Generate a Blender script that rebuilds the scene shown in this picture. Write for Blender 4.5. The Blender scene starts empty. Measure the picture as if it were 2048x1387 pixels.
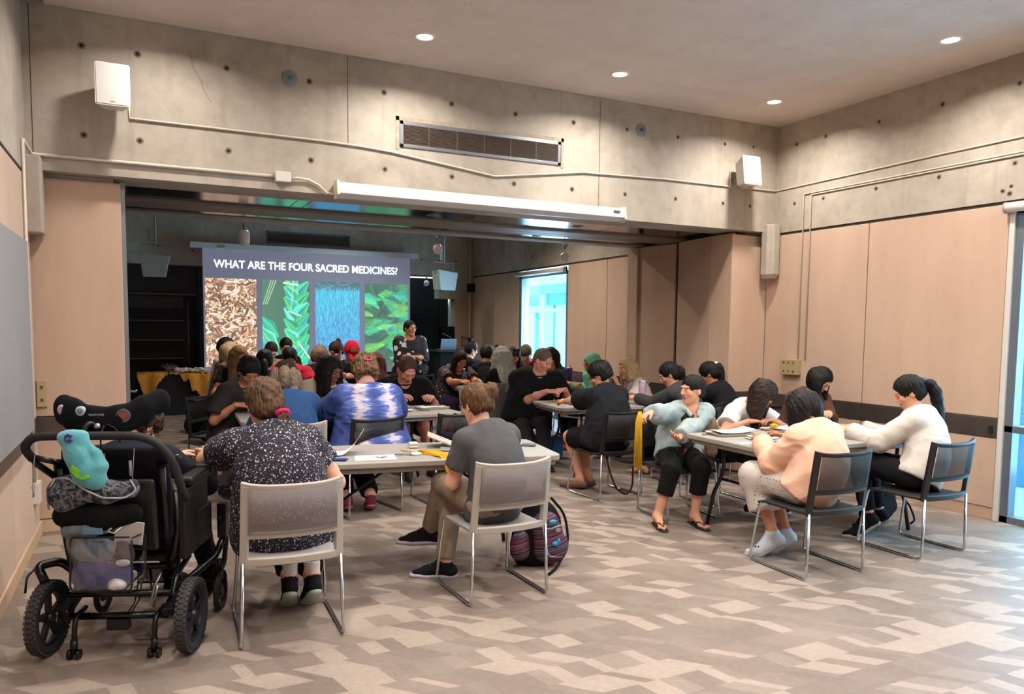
import bpy, bmesh, math, random
import numpy as np
from mathutils import Vector, Matrix
R = math.radians
scene = bpy.context.scene
COL = scene.collection

# ------------------------------------------------------------------ materials
def lin(c):
    if isinstance(c, str):
        c = c.lstrip('#'); c = tuple(int(c[i:i+2], 16)/255 for i in (0, 2, 4))
    return tuple((v/12.92 if v <= .04045 else ((v+.055)/1.055)**2.4) for v in c[:3]) + (1.0,)
_M = {}
class NT:
    """tiny node-tree helper"""
    def __init__(s, name):
        s.m = bpy.data.materials.new(name); s.m.use_nodes = True
        s.t = s.m.node_tree; s.n = s.t.nodes; s.l = s.t.links
        s.b = s.n['Principled BSDF']; s.out = s.n['Material Output']
    def node(s, typ, **kw):
        n = s.n.new(typ)
        for k, v in kw.items():
            if k.startswith('i_'):
                n.inputs[k[2:].replace('_', ' ')].default_value = v
            else: setattr(n, k, v)
        return n
    def link(s, a, b): s.l.new(a, b)
    def coord(s, kind='Object', scale=(1, 1, 1), rot=(0, 0, 0), loc=(0, 0, 0)):
        tc = s.node('ShaderNodeTexCoord'); mp = s.node('ShaderNodeMapping')
        mp.inputs['Scale'].default_value = scale; mp.inputs['Rotation'].default_value = rot
        mp.inputs['Location'].default_value = loc
        s.link(tc.outputs[kind], mp.inputs[0]); return mp.outputs[0]
    def noise(s, vec, scale, detail=3, rough=.6, dist=0):
        n = s.node('ShaderNodeTexNoise'); n.inputs['Scale'].default_value = scale
        n.inputs['Detail'].default_value = detail; n.inputs['Roughness'].default_value = rough
        n.inputs['Distortion'].default_value = dist
        s.link(vec, n.inputs['Vector']); return n
    def vor(s, vec, scale, feature='F1', dist='EUCLIDEAN', rnd=1):
        n = s.node('ShaderNodeTexVoronoi'); n.feature = feature; n.distance = dist
        n.inputs['Scale'].default_value = scale; n.inputs['Randomness'].default_value = rnd
        s.link(vec, n.inputs['Vector']); return n
    def ramp(s, fac, stops, interp='LINEAR'):
        r = s.node('ShaderNodeValToRGB'); r.color_ramp.interpolation = interp
        e = r.color_ramp.elements
        while len(e) < len(stops): e.new(.5)
        for i, (p, c) in enumerate(stops):
            e[i].position = p; e[i].color = lin(c) if not isinstance(c, (int, float)) else (c, c, c, 1)
        s.link(fac, r.inputs[0]); return r.outputs[0]
    def math(s, op, a, b=None, c=None):
        n = s.node('ShaderNodeMath'); n.operation = op
        for i, v in enumerate((a, b, c)):
            if v is None: continue
            if isinstance(v, (int, float)): n.inputs[i].default_value = v
            else: s.link(v, n.inputs[i])
        return n.outputs[0]
    def mix(s, fac, a, b, mode='MIX'):
        n = s.node('ShaderNodeMix'); n.data_type = 'RGBA'; n.blend_type = mode
        for k, v in ((0, fac), (6, a), (7, b)):
            if isinstance(v, (int, float)): n.inputs[k].default_value = v
            elif isinstance(v, (str, tuple)): n.inputs[k].default_value = lin(v)
            else: s.link(v, n.inputs[k])
        return n.outputs[2]
    def bump(s, h, strength=.3, dist=.002):
        n = s.node('ShaderNodeBump'); n.inputs['Strength'].default_value = strength
        n.inputs['Distance'].default_value = dist
        s.link(h, n.inputs['Height']); s.link(n.outputs[0], s.b.inputs['Normal'])
    def base(s, sock): s.link(sock, s.b.inputs['Base Color'])

def mat(name, col, rough=.6, metal=0., spec=.5, var=0., vscale=8., bump=0., bscale=200., bd=.001,
        emit=None, estr=0., trans=0., alpha=1., coat=0., vcol=None, sheen=0.):
    if name in _M: return _M[name]
    t = NT(name); b = t.b
    b.inputs['Base Color'].default_value = lin(col)
    b.inputs['Roughness'].default_value = rough; b.inputs['Metallic'].default_value = metal
    b.inputs['Specular IOR Level'].default_value = spec
    b.inputs['Coat Weight'].default_value = coat; b.inputs['Sheen Weight'].default_value = sheen
    b.inputs['Transmission Weight'].default_value = trans; b.inputs['Alpha'].default_value = alpha
    if emit:
        b.inputs['Emission Color'].default_value = lin(emit); b.inputs['Emission Strength'].default_value = estr
    if var or bump:
        v = t.coord()
        if var:
            n = t.noise(v, vscale, 4)
            c2 = tuple(max(0, x*(1-var)) for x in lin(col)[:3]); c3 = tuple(min(1, x*(1+var)) for x in lin(col)[:3])
            r = t.node('ShaderNodeValToRGB'); e = r.color_ramp.elements
            e[0].position = .3; e[0].color = c2+(1,); e[1].position = .7; e[1].color = c3+(1,)
            t.link(n.outputs[0], r.inputs[0]); t.base(r.outputs[0])
        if bump:
            n = t.noise(v, bscale, 2); t.bump(n.outputs[0], bump, bd)
    _M[name] = t.m; return t.m

# ------------------------------------------------------------------ mesh builder
def rotz(a): return Matrix.Rotation(a, 3, 'Z')
def frame_to(d):
    """3x3 with Z column along d"""
    return Vector(d).normalized().to_track_quat('Z', 'Y').to_matrix()
class MB:
    def __init__(s): s.v = []; s.f = []; s.m = []; s.sm = []; s.cm = 0
    def _add(s, vs, fs, smooth=False):
        b = len(s.v); s.v += [tuple(v) for v in vs]
        for f in fs: s.f.append(tuple(b+i for i in f)); s.m.append(s.cm); s.sm.append(smooth)
        return s
    def mi(s, i): s.cm = i; return s
    def box(s, c, d, rot=None):
        vs = []
        for x in (-.5, .5):
            for y in (-.5, .5):
                for z in (-.5, .5):
                    p = Vector((x*d[0], y*d[1], z*d[2]))
                    if rot is not None: p = rot @ p
                    vs.append(p+Vector(c))
        return s._add(vs, [(0, 1, 3, 2), (4, 6, 7, 5), (0, 4, 5, 1), (2, 3, 7, 6), (0, 2, 6, 4), (1, 5, 7, 3)])
    def bb(s, lo, hi):
        return s.box([(a+b)/2 for a, b in zip(lo, hi)], [abs(b-a) for a, b in zip(lo, hi)])
    def cyl(s, a, b, r, r2=None, n=16, cap=True, smooth=True):
        a = Vector(a); b = Vector(b); r2 = r if r2 is None else r2
        q = frame_to(b-a); vs = []
        for p, rr in ((a, r), (b, r2)):
            for i in range(n):
                t = 2*math.pi*i/n; vs.append(p+q @ Vector((rr*math.cos(t), rr*math.sin(t), 0)))
        s._add(vs, [(i, (i+1) % n, n+(i+1) % n, n+i) for i in range(n)], smooth)
        if cap:
            k = len(s.v)-2*n
            s.f.append(tuple(k+i for i in reversed(range(n)))); s.m.append(s.cm); s.sm.append(False)
            s.f.append(tuple(k+n+i for i in range(n))); s.m.append(s.cm); s.sm.append(False)
        return s
    def tube(s, pts, r, n=8, closed=False, bend=0., bn=4):
        P = [Vector(p) for p in pts]
        if bend:
            Q = []
            for i, p in enumerate(P):
                if (i == 0 or i == len(P)-1) and not closed: Q.append(p); continue
                a = P[i-1]; c = P[(i+1) % len(P)]
                d1 = min(bend, (a-p).length*.45); d2 = min(bend, (c-p).length*.45)
                u = p+(a-p).normalized()*d1; w = p+(c-p).normalized()*d2
                for k in range(bn+1):
                    t = k/bn; Q.append(u*(1-t)**2+p*2*t*(1-t)+w*t*t)
            P = Q
        m = len(P); rs = r if isinstance(r, (list, tuple)) else [r]*m
        if len(rs) != m: rs = [rs[0]+(rs[-1]-rs[0])*i/(m-1) for i in range(m)]
        vs = []; up = None
        for i, p in enumerate(P):
            if closed: d = P[(i+1) % m]-P[i-1]
            else: d = P[min(i+1, m-1)]-P[max(i-1, 0)]
            if d.length < 1e-9: d = Vector((0, 0, 1))
            d.normalize()
            if up is None: up = d.orthogonal().normalized()
            up = (up-d*up.dot(d))
            if up.length < 1e-6: up = d.orthogonal()
            up.normalize(); w = d.cross(up)
            for k in range(n):
                t = 2*math.pi*k/n; vs.append(p+(up*math.cos(t)+w*math.sin(t))*rs[i])
        fs = []
        for i in range(m if closed else m-1):
            j = (i+1) % m
            for k in range(n): fs.append((i*n+k, i*n+(k+1) % n, j*n+(k+1) % n, j*n+k))
        s._add(vs, fs, True)
        if not closed:
            b = len(s.v)-m*n
            s.f.append(tuple(b+k for k in reversed(range(n)))); s.m.append(s.cm); s.sm.append(False)
            s.f.append(tuple(b+(m-1)*n+k for k in range(n))); s.m.append(s.cm); s.sm.append(False)
        return s
    def lathe(s, prof, c=(0, 0, 0), axis=(0, 0, 1), n=24, smooth=True):
        q = frame_to(axis); c = Vector(c); vs = []
        for r, z in prof:
            for k in range(n):
                t = 2*math.pi*k/n; vs.append(c+q @ Vector((r*math.cos(t), r*math.sin(t), z)))
        fs = []
        for i in range(len(prof)-1):
            for k in range(n): fs.append((i*n+k, i*n+(k+1) % n, (i+1)*n+(k+1) % n, (i+1)*n+k))
        s._add(vs, fs, smooth)
        return s
    def prism(s, poly, z0, z1, mat3=None, org=(0, 0, 0)):
        n = len(poly); vs = [(x, y, z0) for x, y in poly]+[(x, y, z1) for x, y in poly]
        if mat3 is not None: vs = [mat3 @ Vector(v) for v in vs]
        vs = [Vector(v)+Vector(org) for v in vs]
        return s._add(vs, [tuple(reversed(range(n))), tuple(range(n, 2*n))]+[(i, (i+1) % n, n+(i+1) % n, n+i) for i in range(n)])
    def grid(s, fn, nu, nv, thick=0., smooth=True):
        """fn(u,v)->(p) u,v in 0..1; closed slab when thick (fn may return (p, normal))"""
        vs = []
        for i in range(nu+1):
            for j in range(nv+1): vs.append(fn(i/nu, j/nv))
        idx = lambda i, j: i*(nv+1)+j
        top = [(idx(i, j), idx(i+1, j), idx(i+1, j+1), idx(i, j+1)) for i in range(nu) for j in range(nv)]
        if not thick: return s._add(vs, top, smooth)
        V = [Vector(v) for v in vs]; N = []
        for i in range(nu+1):
            for j in range(nv+1):
                a = V[idx(min(i+1, nu), j)]-V[idx(max(i-1, 0), j)]; b = V[idx(i, min(j+1, nv))]-V[idx(i, max(j-1, 0))]
                N.append(a.cross(b).normalized())
        m = len(V); W = V+[v-nn*thick for v, nn in zip(V, N)]
        fs = list(top)+[tuple(m+k for k in reversed(f)) for f in top]
        edge = [idx(i, 0) for i in range(nu)]+[idx(nu, j) for j in range(nv)]+[idx(i, nv) for i in range(nu, 0, -1)]+[idx(0, j) for j in range(nv, 0, -1)]
        for k in range(len(edge)):
            a = edge[k]; b = edge[(k+1) % len(edge)]; fs.append((b, a, m+a, m+b))
        return s._add(W, fs, smooth)
    def sphere(s, c, r, nu=16, nv=10, rot=None):
        r = (r, r, r) if isinstance(r, (int, float)) else r
        vs = []; fs = []
        for j in range(nv+1):
            ph = math.pi*j/nv
            for i in range(nu):
                th = 2*math.pi*i/nu
                p = Vector((r[0]*math.sin(ph)*math.cos(th), r[1]*math.sin(ph)*math.sin(th), r[2]*math.cos(ph)))
                if rot is not None: p = rot @ p
                vs.append(p+Vector(c))
        for j in range(nv):
            for i in range(nu): fs.append((j*nu+i, (j+1)*nu+i, (j+1)*nu+(i+1) % nu, j*nu+(i+1) % nu))
        return s._add(vs, fs, True)
    def obj(s, name, mats, parent=None, bevel=0., seg=2, sub=0, smooth=None, weld=False, loc=None, rz=None):
        me = bpy.data.meshes.new(name); me.from_pydata(s.v, [], s.f)
        for m in (mats if isinstance(mats, (list, tuple)) else [mats]): me.materials.append(m)
        me.polygons.foreach_set('material_index', s.m)
        me.polygons.foreach_set('use_smooth', [bool(x) if smooth is None else smooth for x in s.sm])
        bm = bmesh.new(); bm.from_mesh(me)
        if weld: bmesh.ops.remove_doubles(bm, verts=bm.verts, dist=1e-5)
        bmesh.ops.recalc_face_normals(bm, faces=bm.faces); bm.to_mesh(me); bm.free()
        me.update()
        o = bpy.data.objects.new(name, me); COL.objects.link(o)
        if parent is not None: o.parent = parent
        if loc is not None: o.location = loc
        if rz is not None: o.rotation_euler = (0, 0, rz)
        if bevel:
            b = o.modifiers.new('bevel', 'BEVEL'); b.width = bevel; b.segments = seg; b.limit_method = 'ANGLE'; b.angle_limit = R(40)
            b.harden_normals = False
        if sub:
            b = o.modifiers.new('sub', 'SUBSURF'); b.levels = sub; b.render_levels = sub
        return o
def tag(o, label, cat, group=None, kind=None):
    o['label'] = label; o['category'] = cat
    if group: o['group'] = group
    if kind: o['kind'] = kind
    return o
def thing(name, label, cat, loc=(0, 0, 0), rz=0., group=None, rot=None):
    o = bpy.data.objects.new(name, None); COL.objects.link(o); o.empty_display_size = .1
    o.location = loc; o.rotation_euler = rot if rot else (0, 0, rz)
    return tag(o, label, cat, group)
def struct(o): o['kind'] = 'structure'; return o
def copytree(o, parent=None):
    c = o.copy(); COL.objects.link(c)
    if parent is not None: c.parent = parent
    for ch in list(o.children): copytree(ch, c)
    return c
def rrect(w, h, r, n=5, cx=0, cy=0):
    pts = []
    for sx, sy, a0 in ((1, 1, 0), (-1, 1, 90), (-1, -1, 180), (1, -1, 270)):
        for i in range(n+1):
            a = R(a0+90*i/n); pts.append((cx+sx*(w/2-r)+r*math.cos(a), cy+sy*(h/2-r)+r*math.sin(a)))
    return pts
def text_mesh(name, s, size, m, parent=None, ext=.0008, loc=(0, 0, 0), rot=(0, 0, 0), align='CENTER', xs=1., bold=0.):
    cu = bpy.data.curves.new(name, 'FONT'); cu.body = s; cu.size = size; cu.align_x = align; cu.align_y = 'CENTER'
    cu.extrude = ext; cu.offset = bold
    tmp = bpy.data.objects.new('tmp_text', cu); COL.objects.link(tmp)
    bpy.context.view_layer.update()
    me = bpy.data.meshes.new_from_object(tmp.evaluated_get(bpy.context.evaluated_depsgraph_get()))
    bpy.data.objects.remove(tmp)
    me.materials.clear(); me.materials.append(m)
    o = bpy.data.objects.new(name, me); COL.objects.link(o)
    if parent is not None: o.parent = parent
    o.location = loc; o.rotation_euler = rot; o.scale = (xs, 1, 1)
    return o
# ------------------------------------------------------------------ surfaces of the room
def concrete(name, tint='#aba090', dark='#8b8072', light='#bfb4a4'):
    t = NT(name); v = t.coord()
    n1 = t.noise(v, .9, 5, .65, .6); n2 = t.noise(v, 7, 6, .7)
    c = t.ramp(n1.outputs[0], [(.3, dark), (.5, tint), (.72, light)])
    c2 = t.ramp(n2.outputs[0], [(.25, '#6f6456'), (.5, '#a2968a'), (.8, '#bdb1a2')])
    cc = t.mix(.3, c, c2)
    v2 = t.coord(scale=(3, 3, .35)); n3 = t.noise(v2, 2.2, 4)
    cc = t.mix(t.math('MULTIPLY', t.ramp(n3.outputs[0], [(.55, 0), (.75, 1)]), .28), cc, '#75695b')
    t.base(cc); t.b.inputs['Roughness'].default_value = .75
    n4 = t.noise(v, 60, 4); t.bump(n4.outputs[0], .25, .003)
    return t.m
CONC = concrete('concrete')
def fabric_panel(name, col, c2):
    t = NT(name); v = t.coord(); n = t.noise(t.coord(scale=(1, 1, .25)), 3, 4)
    c = t.ramp(n.outputs[0], [(.3, c2), (.7, col)])
    w = t.noise(v, 420, 2); cc = t.mix(.10, c, w.outputs[0], 'OVERLAY')
    t.base(cc); t.b.inputs['Roughness'].default_value = .85; t.b.inputs['Sheen Weight'].default_value = .15
    t.bump(w.outputs[0], .35, .0012); return t.m
FAB = fabric_panel('tan_fabric_panel', '#c3a58e', '#b99b84')
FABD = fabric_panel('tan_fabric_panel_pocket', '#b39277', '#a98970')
DARK = mat('dark_gap', '#14110f', .9)
GROOVE = mat('groove_dark', '#3a332c', .7)  # dark tone of wall grooves, seams and the crack
STEEL = mat('brushed_rail', '#6b6159', .38, .75, var=.12, vscale=6)
WHITEP = mat('white_paint', '#cdc7bf', .45)
CREAM = mat('cream_paint', '#ccc2ae', .5)
ALU = mat('aluminium', '#8e9094', .4, .7)
def floor_mat():
    t = NT('vinyl_floor'); v = t.coord()
    sp = t.node('ShaderNodeSeparateXYZ'); t.link(v, sp.inputs[0]); x, y = sp.outputs[0], sp.outputs[1]
    h = .165
    row = t.math('FLOOR', t.math('DIVIDE', y, h)); par = t.math('MODULO', t.math('ABSOLUTE', row), 2.)
    fy = t.math('FRACT', t.math('DIVIDE', y, h))
    dxA = t.math('MULTIPLY', fy, .04); dxB = t.math('MULTIPLY', fy, .15)
    sh = t.math('ADD', t.math('MULTIPLY', dxA, t.math('SUBTRACT', 1., par)), t.math('MULTIPLY', dxB, par))
    u = t.math('ADD', x, sh)
    def wn(a, b, seed):
        c = t.node('ShaderNodeCombineXYZ'); t.link(a, c.inputs[0]); t.link(b, c.inputs[1]); c.inputs[2].default_value = seed
        w = t.node('ShaderNodeTexWhiteNoise'); t.link(c.outputs[0], w.inputs['Vector']); return w.outputs[0]
    W = .31
    uw = t.math('ADD', t.math('DIVIDE', u, W), t.math('MULTIPLY', row, .37))
    c = t.math('FLOOR', uw); f = t.math('FRACT', uw)
    r1 = t.math('ADD', .16, t.math('MULTIPLY', wn(c, row, 1.), .25)); r2 = t.math('ADD', .50, t.math('MULTIPLY', wn(c, row, 2.), .32))
    s1 = t.math('GREATER_THAN', f, r1); s2 = t.math('GREATER_THAN', f, r2)
    cell = t.math('ADD', t.math('MULTIPLY', c, 3.), t.math('ADD', s1, s2))
    tone = wn(cell, row, 5.)
    col = t.ramp(tone, [(0., '#776b62'), (.34, '#7f736a'), (.58, '#887c73'), (.70, '#a1948a')], 'CONSTANT')
    n = t.noise(v, 9, 6, .7); n2 = t.noise(v, 2.2, 3)
    col = t.mix(.5, col, t.ramp(t.noise(v, 26, 6, .75).outputs[0], [(.25, '#5d5148'), (.5, '#8f8278'), (.78, '#cfbdb1')]), 'SOFT_LIGHT')
    col = t.mix(.18, col, t.ramp(n2.outputs[0], [(.3, '#857a6e'), (.7, '#b5a79c')]))
    t.base(col); t.b.inputs['Roughness'].default_value = .5; t.b.inputs['Specular IOR Level'].default_value = .35
    t.bump(n.outputs[0], .08, .002); return t.m
def ceil_mat():
    t = NT('acoustic_ceiling'); v = t.coord()
    a = t.coord(scale=(1, 3.2, 1)); n = t.noise(a, 26, 3, .6, .8)
    m = t.ramp(n.outputs[0], [(.285, 1), (.335, 0)])
    n2 = t.noise(v, 1.2, 3); m2 = t.math('MULTIPLY', m, t.ramp(n2.outputs[0], [(.35, .25), (.6, .85)]))
    sp = t.node('ShaderNodeSeparateXYZ'); t.link(v, sp.inputs[0])
    fx = t.math('LESS_THAN', t.math('FRACT', t.math('DIVIDE', sp.outputs[0], .61)), .006)
    fy = t.math('LESS_THAN', t.math('FRACT', t.math('DIVIDE', sp.outputs[1], 1.22)), .003)
    ln = t.math('MULTIPLY', t.math('MAXIMUM', fx, fy), .3)
    c = t.ramp(t.noise(v, 3, 5).outputs[0], [(.3, '#cbbdb2'), (.7, '#d5c8be')])
    c = t.mix(m2, c, '#857467'); c = t.mix(ln, c, '#a08f83')
    t.base(c); t.b.inputs['Roughness'].default_value = .9
    t.bump(n.outputs[0], .35, .004); return t.m
FLOORM = floor_mat(); CEILM = ceil_mat()
XL, XR, YB, YB2, YF = -.75, 6.70, 6.75, 8.95, 15.8
YN = -1.6; ZC = 4.0; ZP = 2.75

struct(MB().bb((XL-.3, YN-.2, -.1), (XR+.3, YF+1.6, 0)).obj('floor', FLOORM))
struct(MB().bb((-.60, YN, ZC), (XR+.02, YB+.02, ZC+.12)).obj('ceiling', CEILM))
struct(MB().bb((XL-.3, YN-.2, 4.5), (XR+.3, YB+.3, 4.6)).obj('ceiling_upper_slab', CONC))
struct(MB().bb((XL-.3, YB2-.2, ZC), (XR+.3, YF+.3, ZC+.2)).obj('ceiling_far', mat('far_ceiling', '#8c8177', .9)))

def holes(mb, pts, ax):
    for a, z, s in pts:
        r = .017*s
        if ax == 'y': c = (a, YB-.0012, z); d = (0, -1, 0)
        elif ax == 'f': c = (a, YF-.0012, z); d = (0, -1, 0)
        else: c = (XR-.0012, a, z); d = (-1, 0, 0)
        mb.mi(2); mb.lathe([(0, .0006), (r*1.5, .0006), (r*1.7, -.002)], c, d, 14)
        mb.mi(1); mb.lathe([(0, .001), (r*.85, .001), (r*.95, -.002)], c, d, 12)
HRING = mat('hole_ring', '#7c6f60', .8); HOLE = mat('hole_dark', '#2a221b', .9)
CM = [CONC, HOLE, HRING, GROOVE]
# beam wall (front face of the opening)
b = MB().bb((XL-.05, YB, 2.79), (XR+.05, YB+.43, 4.5))
rs = random.Random(4)
holes(b, [(-.363, 3.742, 1), (.017, 3.741, 1), (.669, 3.736, 1), (1.336, 3.728, 1), (1.991, 3.729, 1), (2.637, 3.716, 1), (3.301, 3.711, 1),
          (3.952, 3.712, 1), (4.598, 3.722, .8), (5.261, 3.723, .8), (5.916, 3.723, .8), (6.336, 3.737, .7), (-.365, 3.079, 1), (.019, 3.082, 1),
          (.673, 3.076, 1), (1.343, 3.07, 1), (1.999, 3.059, 1), (2.645, 3.054, 1), (3.293, 3.048, 1), (3.947, 3.053, 1), (4.591, 3.058, .9),
          (5.249, 3.066, .9), (5.914, 3.071, .9), (6.313, 3.07, .8)], 'y')
b.mi(3)
for x, z0, z1 in ((1.665, 3.25, 3.99), (4.265, 2.80, 3.97), (-.70, 2.9, 3.99)):
    b.bb((x-.0025, YB-.0015, z0), (x+.0025, YB, z1))
for k in range(7):   # hairline crack
    x0 = .377+.023*k+.01*math.sin(k*2.1); x1 = .377+.023*(k+1)+.01*math.sin((k+1)*2.1); z0 = 3.812-.0525*k; z1 = z0-.0525
    b.tube([(x0, YB-.0005, z0), (x1, YB-.0005, z1)], .0016, 4)
b.mi(0); b.bb((XL, YB-.012, 3.995), (XR, YB, 4.45))
struct(b.obj('wall_beam', CM))
# corbels
def octprism(mb, cx, cy, w, z0, z1, tip):
    h = w/2; k = h*.42
    P = [(cx-h, cy), (cx-h, cy-w*.45), (cx-k, cy-w*.8), (cx+k, cy-w*.8), (cx+h, cy-w*.45), (cx+h, cy)]
    Q = [(cx+(x-cx)*.8, cy+(y-cy)*.8) for x, y in P]; n = 6
    vs = [(x, y, z1) for x, y in P]+[(x, y, z0) for x, y in P]+[(x, y, z0-tip) for x, y in Q]
    fs = [tuple(range(n))]+[(i, (i+1) % n, n+(i+1) % n, n+i) for i in range(n)]+[(n+i, n+(i+1) % n, 2*n+(i+1) % n, 2*n+i) for i in range(n)]+[tuple(2*n+i for i in reversed(range(n)))]
    mb._add(vs, fs)
b = MB(); octprism(b, 6.62, YB+.02, .19, 2.30, 2.87, .05); struct(b.obj('column_corbel_right', CONC, bevel=.006))
b = MB(); b.bb((XL-.02, YB-.10, 2.31), (-.645, YB+.1, 2.88)); struct(b.obj('column_corbel_left', CONC, bevel=.012))

# right wall, near room: concrete band + fabric panels + rail + base
def right_wall(name, y0, y1, seams, win, hl, conc=True):
    """y0..y1 extents; seams inside; win=(ya,yb) opening or None"""
    b = MB()
    b.bb((XR, y0, ZP+.03), (XR+.25, y1, 4.5))
    segs = [(y0, y1)] if not win else [(y0, win[0]), (win[1], y1)]
    for a, c in segs:
        if c-a > .02: b.bb((XR+.045, a, 0), (XR+.25, c, ZP+.03))
    b.mi(3); b.bb((XR+.012, y0, ZP), (XR+.05, y1, ZP+.035)); b.mi(0)
    holes(b, hl, 'x')
    w = struct(b.obj(name, CM))
    edges = [y0]+seams+[y1]
    for a, c in zip(edges[:-1], edges[1:]):
        if win and a >= win[0]-.01 and c <= win[1]+.01: continue
        for z0, z1 in ((.108, .725), (.905, ZP)):
            o = MB().bb((XR, a+.005, z0), (XR+.045, c-.005, z1)).obj('wall_panel', FAB, w, bevel=.006)
        MB().bb((XR-.004, a+.001, .728), (XR+.045, c-.001, .902)).obj('wall_rail', STEEL, w, bevel=.003)
        MB().bb((XR+.006, a+.001, 0), (XR+.045, c-.001, .104)).obj('baseboard', FAB, w, bevel=.003)
    return w
hl = []
for yy in (6.455, 6.05, 5.39, 4.715, 4.03, 3.38, 2.7): hl += [(yy, 3.748, .85), (yy, 3.09, .85)]
hl += [(4.12, 2.87, .8), (4.06, 2.84, .9), (4.05, 2.9, .7)]
WR = right_wall('wall_right', YN, YB+.1, [1.6, 4.045, 5.45], (1.6, 4.045), hl)
WRF = right_wall('wall_right_far', YB2, YF+.02, [10.3, 11.55, 13.50, 14.65], (11.55, 13.50), [(9.6, 3.7, .9), (10.3, 3.7, .9), (11.6, 3.09, .9), (12.9, 3.0, .9)])

# windows
FRM = mat('window_frame', '#76808a', .4, .55)
t = NT('window_glass')
gl = t.node('ShaderNodeBsdfGlossy'); gl.inputs['Roughness'].default_value = .02; gl.inputs['Color'].default_value = (.9, .95, 1, 1)
tr = t.node('ShaderNodeBsdfTransparent'); tr.inputs['Color'].default_value = (.80, .95, 1, 1)
mx = t.node('ShaderNodeMixShader'); mx.inputs[0].default_value = .07
t.link(tr.outputs[0], mx.inputs[1]); t.link(gl.outputs[0], mx.inputs[2]); t.link(mx.outputs[0], t.out.inputs[0]); GLASSW = t.m
def window(name, ya, yb, zt, mull):
    b = MB(); x0, x1 = XR+.02, XR+.12
    b.bb((x0, ya, 0), (x1, ya+.07, zt)); b.bb((x0, yb-.10, 0), (x1, yb, zt))
    b.bb((x0, ya, 0), (x1, yb, .06)); b.bb((x0, ya, zt-.06), (x1, yb, zt))
    b.bb((x0, ya, .79), (x1, yb, .85))
    for m in mull: b.bb((x0, m-.035, 0), (x1, m+.035, zt))
    w = struct(b.obj(name, FRM, bevel=.004))
    MB().bb((XR+.065, ya+.05, .03), (XR+.073, yb-.05, zt-.03)).obj('pane', GLASSW, w)
    return w
window('window_1', 1.62, 4.03, 2.72, [2.8]); window('window_2', 11.57, 13.48, 2.66, [])
struct(MB().bb((XR-.005, 4.0, .0), (XR+.06, 4.045, 2.73)).obj('trim_1', WHITEP, bevel=.003))
def blind(name, lab, y0, y1, z):
    o = thing(name, lab, 'blind', (XR-.03, y0, z))
    MB().cyl((0, 0, 0), (0, y1-y0, 0), .043, n=20).obj('tube', mat('blind_fabric', '#d8d2c8', .6), o)
    b = MB(); b.cyl((0, -.008, 0), (0, 0, 0), .05, n=20); b.cyl((0, y1-y0, 0), (0, y1-y0+.008, 0), .05, n=20); b.bb((.01, -.008, -.05), (.035, .0, .05))
    b.obj('bracket', mat('bracket_grey', '#9a9896', .5), o)
    return o
blind('roller_blind', 'rolled-up white roller blind above the big window at the right edge', 1.7, 4.06, 2.715)
blind('roller_blind', 'rolled-up white roller blind over the far room window', 11.6, 13.50, 2.68)

# outside: pale paving, a pale building with columns and a blue canopy
EXT = mat('exterior_white', '#f0f5f8', .8); EXG = mat('exterior_paving', '#c8d8e0', .9); EXB = mat('exterior_blue_grey', '#7fa6c4', .8); EXT2 = mat('exterior_teal_post', '#4fc3c0', .6)
struct(MB().bb((XR+.3, -12, -.4), (30, 40, -.15)).obj('ground_outside', EXG))
b = MB(); b.bb((14, 8, -.2), (14.4, 40, 5.5)); b.mi(1); b.bb((13.6, 8, 2.5), (13.95, 40, 3.3)); b.bb((10.6, 14, 2.9), (14, 40, 3.3)); b.mi(0)
for y in (16, 19, 22, 25, 28): b.bb((13.5, y, -.2), (13.9, y+.35, 5))
b.mi(2)
for y in (16.2, 18.2, 21.0): b.bb((9.6, y, -.2), (9.68, y+.09, 2.1))
b.mi(1); b.bb((9.5, 13, 2.05), (9.7, 26, 2.15))
struct(b.obj('building_outside', [EXT, EXB, EXT2]))
b = MB(); b.bb((10.2, -4, -.2), (10.5, 7, 4.5)); b.mi(1)
for y in (3.6, 5.2, 1.2): b.bb((9.2, y, -.2), (9.3, y+.12, 4))
b.bb((9.15, -3, 2.1), (9.35, 7, 2.2)); b.bb((9.15, -3, 1.45), (9.35, 7, 1.52))
struct(b.obj('building_outside', [EXT, EXB]))

# left wall
b = MB(); b.bb((XL-.25, YN, ZP), (XL, YB+.1, 4.5)); b.bb((XL-.25, YN, 0), (XL-.045, YB+.3, ZP))
b.mi(3); b.bb((XL-.03, YN, ZP-.02), (XL-.012, YB, ZP+.002)); b.mi(0)
WL = struct(b.obj('wall_left', CM))
for a, c in ((YN, .3), (.3, 1.75), (1.75, 3.2), (3.2, 4.3), (4.3, 5.55), (5.55, YB+.08)):
    for z0, z1 in ((.11, .755), (.915, ZP-.025)):
        MB().bb((XL-.045, a+.004, z0), (XL, c-.004, z1)).obj('wall_panel', FAB, WL, bevel=.006)
    MB().bb((XL-.045, a+.001, .76), (XL+.004, c-.001, .91)).obj('wall_rail', STEEL, WL, bevel=.003)
MB().bb((XL-.045, YN, 0), (XL+.012, YB+.1, .105)).obj('baseboard', mat('base_tan', '#c4a68a', .7), WL, bevel=.004)
# wall behind the camera
struct(MB().bb((XL-.3, YN-.25, 0), (XR+.3, YN, 4.5)).obj('wall_back', FAB))
# grey pin board on the left wall
pb = thing('pin_board', 'large flat grey fabric pin board on the left wall', 'pin board', (XL, 0, 0))
GREYF = mat('grey_board_fabric', '#8d8b8a', .9, bump=.3, bscale=500)
MB().bb((.004, 3.0, .92), (.075, 5.35, 2.19)).obj('board_panel', GREYF, pb, bevel=.005)
MB().bb((.004, 5.356, .92), (.075, 6.02, 2.19)).obj('board_panel', GREYF, pb, bevel=.005)

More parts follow.
